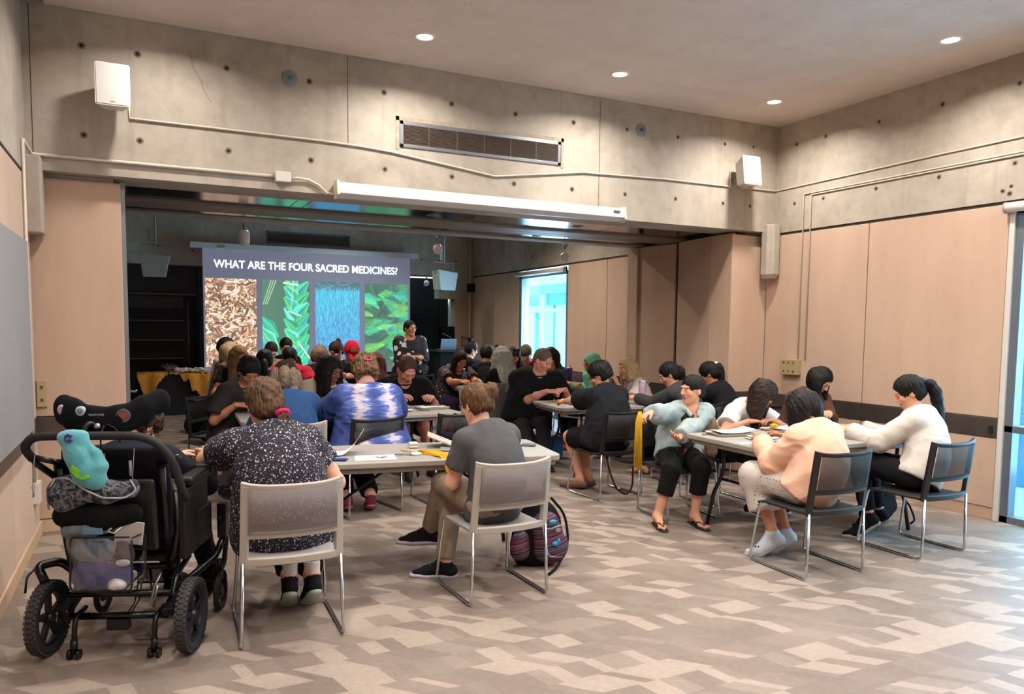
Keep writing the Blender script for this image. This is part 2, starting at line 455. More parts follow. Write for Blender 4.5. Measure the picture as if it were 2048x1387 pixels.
# opening: left flat panel, jamb, pocket, soffit
b = MB(); b.bb((XL-.02, YB+.12, 0), (-.13, YB+.3, .105)); struct(b.obj('baseboard_back_left', mat('base_tan', '#c4a68a', .7), bevel=.004))
wl = MB(); wl.bb((XL-.05, YB+.115, .92), (-.13, YB+.16, 2.755)); wl.bb((XL-.05, YB+.115, .11), (-.13, YB+.16, .745))
WBL = struct(wl.obj('wall_back_left', FAB, bevel=.006))
MB().bb((XL-.05, YB+.110, .75), (-.13, YB+.16, .915)).obj('wall_rail', STEEL, WBL, bevel=.003)
MB().bb((XL-.05, YB+.16, 0), (-.18, YB2, 4.3)).obj('wall_core', CONC, WBL)
b = MB(); b.bb((-.135, YB+.16, 0), (-.10, YB+.20, 2.77)); b.bb((-.165, YB+.2, 0), (-.125, YB2-.1, 2.77)); b.bb((-.125, YB+.5, 0), (-.115, YB+.56, 2.77))
b.mi(1); b.bb((-.14, YB+.22, 0), (-.120, YB+.30, 2.77))
for k in range(46): b.bb((-.121, YB+.205, .05+k*.06), (-.1195, YB+.215, .08+k*.06))
struct(b.obj('door_jamb_left', [ALU, mat('jamb_grey', '#6d6a68', .5)]))
dl = thing('lever_handle', 'silver lever handle on the left opening jamb', 'handle', (-.12, 8.1, 1.0))
b = MB(); b.cyl((0, 0, 0), (.06, 0, 0), .011); b.tube([(.055, 0, 0), (.055, .12, 0)], .010, 10); b.cyl((-.002, 0, 0), (.008, 0, 0), .028)
b.obj('lever', mat('chrome', '#c9cbcd', .15, 1.), dl)
# soffit
SOF = mat('metal_soffit_tile', '#626365', .14, .9); RAILW = mat('track_beige', '#7f6e5c', .5)
b = MB()
b.bb((-.3, YB+.43, 2.86), (6.4, 8.75, 2.9))
b.mi(1); x = -.13
for i, w in enumerate([1.45, .12, 1.33, .30, .06, 1.45, .3, 1.45, .06]):
    b.mi(1); b.bb((x+.004, YB+.43, 2.80), (x+w-.004, 7.84, 2.86)); b.bb((x+.004, 8.30, 2.80), (x+w-.004, 8.72, 2.86)); x += w
sf = struct(b.obj('ceiling_soffit', [DARK, SOF]))
b = MB(); b.bb((-.15, 7.84, 2.775), (6.4, 7.90, 2.86)); b.bb((-.15, 7.92, 2.775), (6.4, 8.06, 2.86)); b.bb((-.15, 8.08, 2.775), (6.4, 8.22, 2.86)); b.bb((-.15, 8.24, 2.775), (6.4, 8.30, 2.86))
b.obj('track_rail', RAILW, sf, bevel=.004)
b = MB(); b.bb((-.15, 8.72, 2.78), (6.7, YB2, 4.3)); b.obj('edge_beam', CONC, sf)
for x, y in ((2.73, 7.5), (4.47, 7.5), (4.47, 8.5)):
    MB().lathe([(.0, .004), (.045, .004), (.05, -.004), (.062, -.006), (.062, .0)], (x, y, 2.798), (0, 0, 1), 20).obj('puck', ALU, sf)
# right pocket of folding panels
def vpan(mb, p, q, z0, z1, th=.05):
    p = Vector(p+(0,)); q = Vector(q+(0,)); d = (q-p).normalized(); n = Vector((d.y, -d.x, 0))
    vs = [p, q, q+n*th, p+n*th]; mb.prism([(v.x, v.y) for v in vs], z0, z1)
b = MB(); b.bb((6.16, YB+.10, .92), (6.70, YB+.15, 2.755)); b.bb((6.16, YB+.10, .11), (6.70, YB+.15, .745))
WPR = struct(b.obj('wall_back_right', FAB, bevel=.006))
MB().bb((6.155, YB+.094, .75), (6.70, YB+.15, .915)).obj('wall_rail', STEEL, WPR, bevel=.003)
MB().bb((6.155, YB+.11, 0), (6.70, YB+.15, .105)).obj('baseboard', FAB, WPR)
MB().bb((6.42, YB+.16, 0), (6.9, YB2, 4.3)).obj('wall_core', CONC, WPR)
for i, (p, q) in enumerate([((6.155, 7.22), (6.16, YB+.10)), ((6.24, 7.93), (6.155, 7.235)), ((6.20, 8.72), (6.30, 8.06)), ((6.16, YB2), (6.17, 8.735))]):
    for z0, z1 in ((.11, .745), (.92, 2.765)):
        b = MB(); vpan(b, q, p, z0, z1); b.obj('pocket_panel', FAB, WPR, bevel=.004)
    b = MB(); vpan(b, (q[0]-.006, q[1]), (p[0]-.006, p[1]), .75, .915); b.obj('wall_rail', STEEL, WPR)
    b = MB(); vpan(b, q, p, 0, .105); b.obj('baseboard', FAB, WPR)
b = MB(); b.bb((6.16, YB2-.04, .11), (6.7, YB2, 2.765)); b.obj('pocket_end_panel', FAB, WPR)
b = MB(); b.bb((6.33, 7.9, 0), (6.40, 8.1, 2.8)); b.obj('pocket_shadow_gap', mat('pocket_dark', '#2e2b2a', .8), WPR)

# far wall
b = MB(); b.bb((XL, YF, ZP), (XR+.1, YF+.3, 4.3)); b.bb((XL-.3, YF+1.5, 0), (XR+.3, YF+1.7, 4.2))
b.mi(3); b.bb((XL, YF-.004, ZP-.005), (5.95, YF+.1, ZP+.01)); b.mi(0)
holes(b, [(5.5, 3.1, .9), (5.2, 3.05, .9), (5.9, 3.1, .9), (6.3, 3.1, .9), (.9, 3.05, .9), (.3, 3.1, .8)], 'f')
WF = struct(b.obj('wall_far', CM))
struct(MB().bb((5.9, YF+.01, 2.27), (6.7, YF+.3, ZP)).obj('beam_far_corner', CONC))
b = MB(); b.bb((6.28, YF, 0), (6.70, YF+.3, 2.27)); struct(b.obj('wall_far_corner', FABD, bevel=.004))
struct(MB().bb((XL-.25, YB2, 0), (XL, YF+1.6, 4.2)).obj('wall_left_far', CONC))
struct(MB().bb((1.0, YF+.02, 0), (5.1, YF+.06, ZP)).obj('wall_far_centre', mat('far_dark_wall', '#2b2524', .8)))
struct(MB().bb((5.1, YF+.75, 0), (6.4, YF+.8, ZP)).obj('wall_far_recess', mat('recess_grey', '#211e1d', .9)))
struct(MB().bb((XR, YF, 0), (XR+.3, YF+1.6, 4.3)).obj('wall_far_side', CONC))
# ------------------------------------------------------------------ wall fixtures, near room
def louvre(name, lab, x0, x1, z0, z1, y, dark):
    o = thing(name, lab, 'vent', ((x0+x1)/2, y, (z0+z1)/2)); w = (x1-x0)/2; h = (z1-z0)/2
    b = MB()
    for a, c in (((-w, -.012, h-.035), (w, .0, h)), ((-w, -.012, -h), (w, 0, -h+.03)), ((-w, -.012, -h), (-w+.035, 0, h)), ((w-.035, -.012, -h), (w, 0, h))): b.bb(a, c)
    b.obj('frame', ALU if dark == 0 else mat('vent_frame_dark', '#5d6470', .5, .3), o, bevel=.003)
    b = MB(); b.bb((-w+.03, -.003, -h+.025), (w-.03, 0, h-.03)); b.obj('backing', mat('vent_dark', '#2d241e' if dark == 0 else '#14161c', .8), o)
    b = MB(); n = 15
    for i in range(n):
        z = -h+.035+(2*h-.075)*i/(n-1); b.box((0, -.006, z), (2*w-.075, .010, .0028), Matrix.Rotation(R(-30), 3, 'X'))
    for i in range(1, 6): b.bb((-w+2*w*i/6-.003, -.009, -h+.03), (-w+2*w*i/6+.003, -.001, h-.035))
    b.obj('louvre', mat('vent_slat', '#6b5a4c' if dark == 0 else '#2a2d36', .6), o)
    return o
louvre('air_vent', 'long slotted air vent in the concrete beam above the opening', 2.135, 3.805, 3.27, 3.505, YB, 0)
b = MB()
for a, c in (((2.10, YB-.006, 3.505), (3.84, YB, 3.54)), ((2.10, YB-.006, 3.25), (2.13, YB, 3.54)), ((3.812, YB-.006, 3.25), (3.84, YB, 3.54))): b.bb(a, c)
b.obj('mortar_patch', mat('mortar', '#a3957f', .9, var=.2, vscale=20), bpy.data.objects['wall_beam'])
louvre('air_vent', 'dim air vent high on the far wall above the lit projection screen', 2.25, 3.93, 3.27, 3.51, YF, 1)

def speaker(lab, x, y, z, w, h, d, tilt=8):
    o = thing('wall_speaker', lab, 'speaker', (x, y, z), rot=(R(-tilt), 0, 0), group=None)
    # tapered cabinet: front wide, back narrow
    P = rrect(w, h, .018, 3); Q = rrect(w*.62, h*.8, .018, 3); n = len(P)
    vs = [(px, 0, pz) for px, pz in P]+[(px, d, pz) for px, pz in Q]
    b = MB(); b._add(vs, [tuple(range(n)), tuple(reversed(range(n, 2*n)))]+[((i+1) % n, i, n+i, n+(i+1) % n) for i in range(n)])
    b.obj('cabinet', mat('speaker_white', '#cbc6bf', .45), o, bevel=.003)
    b = MB(); b.prism(rrect(w-.022, h-.022, .010, 3), 0, .004, Matrix.Rotation(R(90), 3, 'X')); b.obj('grille', mat('speaker_grille', '#b9b4ae', .6, bump=.6, bscale=900), o)
    MB().box((0, -.006, -h/2+.038), (.032, .003, .014)).obj('badge', mat('badge', '#b9b4ad', .4), o)
    b = MB(); b.cyl((0, d-.01, 0), (0, d+.10, .0), .014); b.box((0, d+.10, 0), (.07, .012, .12)); b.obj('bracket', mat('bracket_grey', '#9a9896', .5), o)
    return o
speaker('white wall speaker at the upper left corner of the beam', -.155, 6.47, 3.41, .235, .325, .17)
speaker('white wall speaker near the right corner of the beam', 6.07, 6.47, 3.40, .255, .325, .17)

def pipe(name, lab, pts, r, m, flat=False):
    o = MB().tube(pts, r, 8).obj(name, m); return tag(o, lab, 'conduit')
y0 = YB-.013
pipe('cable_conduit', 'thin white conduit sagging across the beam between the two speakers',
     [(-.05, y0, 3.32), (-.05, y0, 3.24), (.6, y0, 3.242), (1.42, y0, 3.240), (1.75, y0, 3.232), (2.05, y0, 3.214), (3.085, y0, 3.096), (4.07, y0, 3.229), (5.1, y0, 3.258), (6.0, y0, 3.26), (6.0, y0, 3.45)], .0085, CREAM)
pipe('cable_conduit', 'thin conduit below the right speaker, turning the corner along the right wall',
     [(6.14, y0, 3.34), (6.14, y0, 3.262), (6.69, y0, 3.268), (XR-.009, 6.70, 3.27), (XR-.009, 5.7, 3.28), (XR-.009, 4.7, 3.295), (XR-.009, 2., 3.30)], .008, CREAM)
yc = YB-.018
pipe('cable_conduit', 'cream conduit from the left corner to the white junction box', [(XL+.012, 6.52, 2.96), (XL+.04, YB-.018, 2.90), (-.6, yc, 2.898), (1.05, yc, 2.90)], .013, CREAM)
pipe('cable_conduit', 'cream conduit running down the left wall behind the grey board', [(XL+.012, 6.50, 2.96), (XL+.012, 6.50, .45)], .013, CREAM)
for k, (yy, z, lab) in enumerate(((6.31, 3.172, 'outer'), (6.205, 3.150, 'inner'))):
    pipe('cable_conduit', 'white conduit bending down the right wall to the beige box, '+('left one of the pair' if k == 0 else 'right one of the pair'),
         [(XR-.009, yy, 1.32), (XR-.009, yy, z), (XR-.009, 4., z), (XR-.009, 2., z)], .0085, CREAM)
jb = MB().box((1.10, YB-.035, 2.895), (.125, .07, .085)).obj('junction_box', WHITEP, bevel=.006); tag(jb, 'small white junction box left of the rolled-up screen', 'junction box')
fl = MB().tube([(1.16, YB-.035, 2.885), (1.22, YB-.03, 2.902), (1.32, YB-.02, 2.895), (1.40, YB-.02, 2.86), (1.47, YB-.02, 2.80), (1.54, YB-.05, 2.785)], .011, 8).obj('flexible_cable', CREAM)
tag(fl, 'bent grey cable between junction box and rolled-up screen', 'cable')
# rolled-up screen on the beam
o = thing('wall_mounted_projection_screen', 'long white rolled-up projection screen housing under the beam', 'projection screen', (0, 0, 0))
b = MB(); prof = [(6.60, 2.79), (6.625, 2.885), (6.70, 2.893), (6.735, 2.87), (6.735, 2.79), (6.715, 2.755), (6.66, 2.755)]
b._add([(1.55, y, z) for y, z in prof]+[(4.50, y, z) for y, z in prof], [tuple(range(7)), tuple(reversed(range(7, 14)))]+[(i, (i+1) % 7, 7+(i+1) % 7, 7+i) for i in range(7)])
b.obj('housing', WHITEP, o, bevel=.004)
for x in (1.545, 4.505):
    b = MB(); pr = [(6.59, 2.775), (6.617, 2.90), (6.705, 2.906), (6.745, 2.88), (6.745, 2.75), (6.65, 2.745)]
    b._add([(x-.012, y, z) for y, z in pr]+[(x+.012, y, z) for y, z in pr], [tuple(range(6)), tuple(reversed(range(6, 12)))]+[(i, (i+1) % 6, 6+(i+1) % 6, 6+i) for i in range(6)])
    b.obj('end_cap', CREAM, o, bevel=.004)
MB().box((4.40, 6.607, 2.845), (.075, .008, .022)).obj('badge', mat('dark_badge', '#55504a', .5), o)
# round grey anchor plates
for x, z, lab in ((1.169, 3.732, 'round grey wall plate high on the beam, above and right of the left speaker'), (4.775, 3.738, 'round grey wall plate high on the beam, right of the long vent')):
    o = thing('anchor_plate', lab, 'wall plate', (x, YB, z), rot=(R(90), 0, 0))
    MB().lathe([(0, .006), (.062, .006), (.068, .003), (.068, 0)], n=28).obj('plate', mat('plate_grey', '#7d8683', .5, .2), o)
    b = MB(); b.cyl((0, 0, .004), (0, 0, .03), .012); b.box((0, 0, .034), (.034, .02, .01)); b.obj('nozzle', mat('nozzle', '#5e6461', .5, .4), o)
def plate(lab, c, d, cat='socket', dots=(), rail=0):
    o = thing('wall_socket', lab, cat, c)
    MB().box((0, 0, 0), d).obj('cover', mat('plate_olive', '#a8966c', .5) if rail == 0 else WHITEP, o, bevel=.004)
    b = MB()
    ax = 0 if d[0] < d[1] else 1
    for u, v in dots:
        if ax == 0: b.box((-d[0]/2-.001, u, v), (.004, .018, .022))
        else: b.box((u, -d[1]/2-.001, v), (.018, .004, .022))
    if dots: b.obj('outlet', mat('socket_dark', '#4c4230', .6), o)
plate('beige six-screw box on the right wall at the foot of two conduits', (XR-.035, 6.39, 1.235), (.07, .25, .175), dots=((-.07, .05), (0, .05), (.07, .05), (-.07, -.05), (0, -.05), (.07, -.05)))
plate('tan double socket on the left panel above the wheelchair headrest', (-.71, YB+.108, 1.10), (.07, .03, .21), dots=((0, .05), (0, -.05)))
plate('white socket low on the left wall behind the wheelchair', (XL+.02, 6.55, .39), (.045, .13, .16), rail=1)
plate('small dark latch on the right wall rail beside the window', (XR-.01, 4.10, .80), (.03, .03, .07), 'latch', rail=1)
bpy.data.objects['wall_socket.003'].children[0].data.materials[0] = DARK

# ------------------------------------------------------------------ far room
SPG = mat('far_speaker_grey', '#a9b0ae', .5)
def hang_speaker(lab, x, y, z, rz, pole):
    o = thing('hanging_speaker', lab, 'speaker', (x, y, z), rz)
    P = [(-.24, .19), (.24, .14), (.17, -.22), (-.19, -.22)]
    b = MB(); n = 4; vs = [(a, -.16, c) for a, c in P]+[(a*.8, .16, c*.9) for a, c in P]
    b._add(vs, [tuple(range(n)), tuple(reversed(range(n, 2*n)))]+[((i+1) % n, i, n+i, n+(i+1) % n) for i in range(n)])
    b.obj('cabinet', SPG, o, bevel=.012)
    b = MB(); b.tube([(-.22, 0, .1), (-.22, 0, .34), (.22, 0, .34), (.22, 0, .1)], .009, 6); b.obj('yoke', mat('yoke', '#8d918f', .5), o)
    b = MB(); b.cyl((0, 0, .34), (0, 0, pole), .016, n=10); b.box((-.09, 0, .5), (.07, .05, .22)); b.obj('pole', mat('yoke', '#8d918f', .5), o)
hang_speaker('grey speaker hanging on a pole left of the lit projection screen', .24, 14.5, 2.66, R(-8), 1.3)
hang_speaker('grey speaker hanging right of the lit projection screen', 5.52, 14.5, 2.60, R(14), 1.3)
WB = mat('track_head_white', '#d9d3cc', .4)
def tracklamp(lab, x, y, z, kind, rz=0):
    o = thing('track_spotlight', lab, 'spotlight', (x, y, z), rz)
    MB().cyl((0, 0, .10), (0, 0, .16), .016, n=12).obj('stem', mat('track_stem', '#6d6a66', .4, .5), o)
    MB().cyl((0, 0, .07), (0, 0, .12), .006, n=8).obj('rod', mat('track_stem', '#6d6a66', .4, .5), o)
    b = MB()
    if kind == 0: b.lathe([(0, .085), (.04, .08), (.058, .06), (.06, .0), (.06, -.05), (.05, -.08), (.02, -.09), (0, -.09)])
    else: b.sphere((0, 0, 0), (.062, .062, .062)); b.cyl((0, -.03, -.01), (0, -.075, -.03), .045, .05)
    b.obj('lamp_head', WB, o)
tracklamp('white capsule track spotlight at the left, under the opening edge', 1.06, 9.1, 2.63, 0)
tracklamp('round white track spotlight in the middle, above the presenter', 3.38, 9.1, 2.63, 1, R(-20))
tracklamp('round track spotlight at the right, in front of the bright soffit glow', 5.22, 9.1, 2.62, 1, R(150))
o = thing('ceiling_sensor', 'small black sensor hanging from the soffit near the folding panels', 'sensor', (5.35, 7.5, 2.83))
b = MB(); b.cyl((0, 0, 0), (0, 0, -.03), .03); b.cyl((0, 0, -.03), (0, 0, -.06), .02); b.obj('dome', DARK, o)
tracklamp('small white spotlight on the far wall right of the projection screen', 5.75, YF+.4, 2.62, 1, R(-30))
pipe('cable_conduit', 'white pole from ceiling to floor at the far right corner', [(6.62, YF-.03, 3.95), (6.62, YF-.03, .0)], .018, CREAM)
o = thing('speaker_box', 'small black box on the white pole in the far corner', 'speaker', (6.62, YF-.10, 2.52))
b = MB(); b.box((0, 0, 0), (.16, .10, .19)); b.obj('cabinet', DARK, o, bevel=.01)
o = thing('intercom_panel', 'grey framed wall panel with black handset in the far right corner', 'wall panel', (6.58, YF-.02, 1.33))
b = MB(); b.bb((-.16, -.02, -.11), (.16, 0, -.085)); b.bb((-.16, -.02, .085), (.16, 0, .11)); b.bb((-.16, -.02, -.11), (-.135, 0, .11)); b.bb((.135, -.02, -.11), (.16, 0, .11)); b.obj('frame', mat('plate_grey2', '#77736b', .5), o)
MB().box((.02, -.05, 0), (.06, .03, .14)).obj('handset', DARK, o, bevel=.006); MB().box((.09, -.05, 0), (.05, .02, .13)).obj('switch_plate', WHITEP, o, bevel=.004)
# dark recess on the left: shelving
SHB = mat('shelf_dark', '#171214', .55); SHE = mat('shelf_edge', '#474243', .4)
o = thing('wall_shelving', 'dark built-in shelving behind the table with the hides', 'shelves', (0, 0, 0))
b = MB(); b.bb((-.75, YF+.55, 0), (1.0, YF+.6, ZP)); b.bb((-.75, YF+.05, 0), (-.70, YF+.6, ZP)); b.bb((.98, YF+.05, 0), (1.02, YF+.6, ZP)); b.obj('carcass', SHB, o)
MB().bb((-.75, YF+.10, 2.25), (1.02, YF+.14, ZP)).obj('header', mat('header_maroon', '#211517', .6), o)
MB().bb((-.75, YF+.04, 2.19), (.95, YF+.1, 2.235)).obj('rail', mat('rail_dark', '#3b2c29', .4), o)
for z in (1.70, 1.33, .98): 
    MB().bb((-.70, YF+.12, z), (.72, YF+.55, z+.02)).obj('shelf', SHB, o)
    MB().bb((-.70, YF+.105, z), (.72, YF+.12, z+.022)).obj('shelf_edge', SHE, bpy.data.objects[o.children[-1].name])
MB().cyl((.80, YF+.08, .8), (.80, YF+.08, 2.1), .016, n=8).obj('upright', SHE, o)
MB().bb((-.7, YF+.08, 1.95), (.72, YF+.11, 2.17)).obj('rolled_shutter', mat('shutter_dark', '#1f1a1b', .5), o)
# dark piano-like cabinet and lectern on the right
o = thing('upright_piano', 'black stepped cabinet like an upright piano right of the screen', 'piano', (0, 0, 0))
BLK = mat('black_satin', '#0a0909', .8, spec=.2)
b = MB(); b.bb((5.15, YF+.1, 0), (5.95, YF+.6, 1.85)); b.obj('body', BLK, o, bevel=.01)
b = MB(); b.bb((5.95, YF+.0, 0), (6.27, YF+.6, 1.66)); b.obj('side_cabinet', BLK, o, bevel=.01)
b = MB(); b.tube([(5.75, YF+.2, 1.85), (5.85, YF+.2, 1.93), (5.93, YF+.2, 1.99), (5.96, YF+.2, 2.06)], .02, 8); b.obj('cover_fold', BLK, o)
o = thing('lectern', 'dark lectern behind the presenter holding a laptop', 'lectern', (5.63, 14.6, 0))
b = MB(); b.bb((-.22, -.2, 0), (.22, .2, 1.14)); b.obj('body', mat('lectern_dark', '#120e10', .8, spec=.2), o, bevel=.01)
b = MB(); b.bb((-.30, -.28, 1.14), (.36, .24, 1.18)); b.obj('top', mat('lectern_top', '#2c2524', .7, spec=.2), o, bevel=.006)
b = MB(); b.tube([(.28, 0, 1.18), (.24, 0, 1.32), (.05, 0, 1.45), (-.1, 0, 1.52)], .006, 6); b.obj('gooseneck_microphone', mat('mic_grey', '#6c6a68', .4), o)
o = thing('laptop', 'open silver-grey laptop on the dark lectern', 'laptop', (5.62, 14.62, 1.182))
b = MB(); b.bb((-.17, -.10, 0), (.17, .12, .014)); b.obj('keyboard_base', mat('laptop_grey', '#7d8590', .35, .4), o, bevel=.004)
MB().box((0, -.13, .115), (.34, .008, .22), Matrix.Rotation(R(14), 3, 'X')).obj('lid', mat('laptop_grey', '#7d8590', .35, .4), o, bevel=.004)
# table with hides
o = thing('covered_table', 'table under a black floor-length cloth by the left wall of the far room', 'table', (.55, 15.3, 0))
b = MB()
def cl(u, v):
    a = u*2*math.pi; rx = .68; ry = .36; e = .35
    cx = rx*math.copysign(abs(math.cos(a))**e, math.cos(a)); cy = ry*math.copysign(abs(math.sin(a))**e, math.sin(a))
    f = 1+.045*v*(1+math.sin(a*26))*.5+.05*v; return (cx*f, cy*f, .755*(1-v)+.004)
b.grid(cl, 180, 10); b.box((0, 0, .755), (1.33, .70, .012)); b.obj('black_cloth', mat('black_cloth', '#0b0a0c', .85), o)
HIDE = mat('orange_hide', '#c07f22', .8, var=.25, vscale=9, bump=.3, bscale=60)
def hide(lab, pts, n=24):
    """pts: outline of the hanging edge (x, drop) from left to right"""
    b = MB(); xs = [p[0] for p in pts]
    def fn(u, v):
        x = xs[0]+(xs[-1]-xs[0])*u; k = 0
        while k < len(pts)-2 and pts[k+1][0] < x: k += 1
        t = (x-pts[k][0])/(pts[k+1][0]-pts[k][0]); d = pts[k][1]+(pts[k+1][1]-pts[k][1])*t+.012*math.sin(u*60)
        s = v*(.30+d)
        if s < .30: return (x, 15.15-s+.25-.06, .768+.004*math.sin(x*30))
        return (x, 14.905+.016*math.sin(x*22)-.035*min(1, (s-.3)*5), .77-(s-.30))
    b.grid(fn, 60, 20, .006)
    return tag(b.obj('hide', HIDE), lab, 'hide', None)
hide('small orange-brown hide hanging over the left front of the black table', [(-.10, .06), (-.03, .30), (.03, .48), (.12, .47), (.18, .36), (.22, .20), (.34, .07), (.40, .03)])
hide('large orange-brown hide hanging in jagged strips at the right of the black table', [(.42, .02), (.60, .03), (.66, .18), (.74, .10), (.79, .33), (.88, .34), (.93, .45), (.99, .48), (1.02, .92), (1.07, .78), (1.13, .80), (1.15, .52), (1.24, .28), (1.27, .05)])
b = MB(); rs = random.Random(9)
for i in range(34):
    x = .55+rs.uniform(-.02, .42)
    b.sphere((x, 14.98+rs.uniform(-.06, .06), .80+rs.uniform(0, .035)), (rs.uniform(.03, .07), .05, rs.uniform(.02, .045)), 10, 7)
tag(b.obj('white_fur', mat('fur_white', '#c9c2b4', .95, bump=1., bscale=120, bd=.01)), 'fluffy white fur pelt lying on the table of hides', 'fur')
b = MB(); p0 = Vector((.42, 14.99, .79))
for i in range(9):
    a = R(20+i*16); b.tube([p0, p0+Vector((math.cos(a)*.1, .02*math.sin(i), .05+math.sin(a)*.05)), p0+Vector((math.cos(a)*.18, .04*math.cos(i), .03+math.sin(a)*.13))], [.012, .003], 6)
tag(b.obj('feather_bundle', mat('grey_brown', '#75695c', .9)), 'grey feathery bundle beside the white fur on the table', 'feathers')

# ------------------------------------------------------------------ slide painting (vertex colours on the flat screen)
def strokes(img, S):
    """S: list of (x0,y0,x1,y1,w0,w1,color,shade) in pixels; y down"""
    H, W, _ = img.shape
    for x0, y0, x1, y1, w0, w1, col, sh in S:
        w = max(w0, w1)+1
        xa, xb = int(max(0, min(x0, x1)-w)), int(min(W, max(x0, x1)+w+1)); ya, yb = int(max(0, min(y0, y1)-w)), int(min(H, max(y0, y1)+w+1))
        if xa >= xb or ya >= yb: continue
        Y, X = np.mgrid[ya:yb, xa:xb].astype(float)
        dx, dy = x1-x0, y1-y0; L2 = dx*dx+dy*dy+1e-6; t = ((X-x0)*dx+(Y-y0)*dy)/L2; tc = np.clip(t, 0, 1)
        s = ((X-x0)*dy-(Y-y0)*dx)/math.sqrt(L2); d = np.hypot(X-(x0+tc*dx), Y-(y0+tc*dy)); ww = w0+(w1-w0)*tc
        m = np.clip(ww-d+.5, 0, 1)[..., None]; g = (1+sh*np.clip(s/np.maximum(ww, .5), -1, 1))[..., None]
        img[ya:yb, xa:xb] = img[ya:yb, xa:xb]*(1-m)+np.array(col)*g*m
def hexc(h): return np.array(lin(h)[:3])
def paint_chips(W, H):
    rs = np.random.RandomState(3); img = np.ones((H, W, 3))*hexc('#6d4a34'); S = []
    cols = [hexc(c) for c in ('#b07a55', '#d9a67c', '#f2d3b0', '#8a5638', '#e9bd92', '#5e3a28', '#fbe9d2', '#a86f4c', '#7a5a48')]
    for i in range(1100):
        x, y = rs.rand()*W, rs.rand()*H; a = rs.rand()*6.28; L = rs.uniform(10, 52)*(1.6 if y < H*.25 else 1); w = rs.uniform(1.5, 6)
        c = cols[rs.randint(len(cols))]*rs.uniform(.6, 1.1); b = a+rs.uniform(-.7, .7)
        S.append((x, y, x+L*.5*math.cos(a), y+L*.5*math.sin(a), w*.6, w, c, .5)); S.append((x+L*.5*math.cos(a), y+L*.5*math.sin(a), x+L*.5*(math.cos(a)+math.cos(b)), y+L*.5*(math.sin(a)+math.sin(b)), w, w*.4, c, .5))
    strokes(img, S); return img
def paint_braid(W, H):
    rs = np.random.RandomState(5); img = np.ones((H, W, 3))*hexc('#2f6b52'); S = []
    C = [hexc(c) for c in ('#19d6b0', '#27c98a', '#1fb6b8', '#49d977', '#0f9d84', '#6fe6c8')]
    img *= (1-.35*np.linspace(0, 1, W)[None, :, None])
    def leafy(x0, y0, x1, y1, w, n):
        for i in range(n):
            o = (i/(n-1)-.5)*2*w; c = C[rs.randint(len(C))]*rs.uniform(.65, 1.1); bx = (y1-y0); by = -(x1-x0); L = math.hypot(bx, by)+.01
            ox, oy = o*bx/L, o*by/L; mx, my = (x0+x1)/2+ox*1.1, (y0+y1)/2+oy*1.1
            S.append((x0+ox*.25, y0+oy*.25, mx, my, 1., w/n*1.9, c, .45)); S.append((mx, my, x1+ox*.25, y1+oy*.25, w/n*1.9, 1., c, .45))
    for k in range(9):
        y = -20+k*H/8.; leafy(W*.46, y, W*.80, y+H*.20, 20, 6); leafy(W*.97, y+H*.06, W*.60, y+H*.27, 20, 6)
    for k in range(5):
        y = H*(.42+k*.13); leafy(W*.0-10, y, W*.32, y+H*.24, 20, 6)
    for k in range(3): S.append((W*(.2+.05*k), -5, W*(.02+.04*k), H*.28, 1.3, 1.2, hexc('#b9d0a0'), .2))
    S.append((W*.66, 0, W*.60, H*.32, 1.6, 1.4, hexc('#cfc39a'), .3)); S.append((W*.45, H*.03, W*.75, H*.05, 4, 4, hexc('#c3cfb4'), .4)); S.append((W*.55, H*.36, W*.80, H*.41, 4, 4, hexc('#9fd0ae'), .4))
    S.append((W*.74, H*.72, W*1.0, H*.92, 3, 2, hexc('#e6f3e6'), .3))
    strokes(img, S); return img
def paint_sage(W, H):
    rs = np.random.RandomState(8); img = np.ones((H, W, 3))*hexc('#1f7fb8'); S = []
    yy = np.linspace(0, 1, H)[:, None, None]; img[:] = hexc('#3a8fb0')*(1-yy)+hexc('#2b5fae')*yy; img[:int(H*.10)] = hexc('#24506b')
    for i in range(70): S.append((rs.rand()*W, rs.rand()*H*.07, rs.rand()*W, H*.1, 2, 3, hexc('#3f7d86')*rs.uniform(.5, 1.2), .3))
    for i in range(2600):
        y = H*(.06+.94*rs.rand()); t = y/H; x = rs.rand()*W; L = 6+18*(1-t)
        c = hexc('#33c6e6')*(1-t*.35)+hexc('#5b6bd8')*t*.35; c = c*rs.uniform(.45, 1.15)
        a = rs.uniform(-.12, .12) if t < .5 else rs.uniform(-.9, .9)
        S.append((x, y, x+L*math.sin(a), y+L*math.cos(a), .5, 1.1, c, .3))
    strokes(img, S); return img
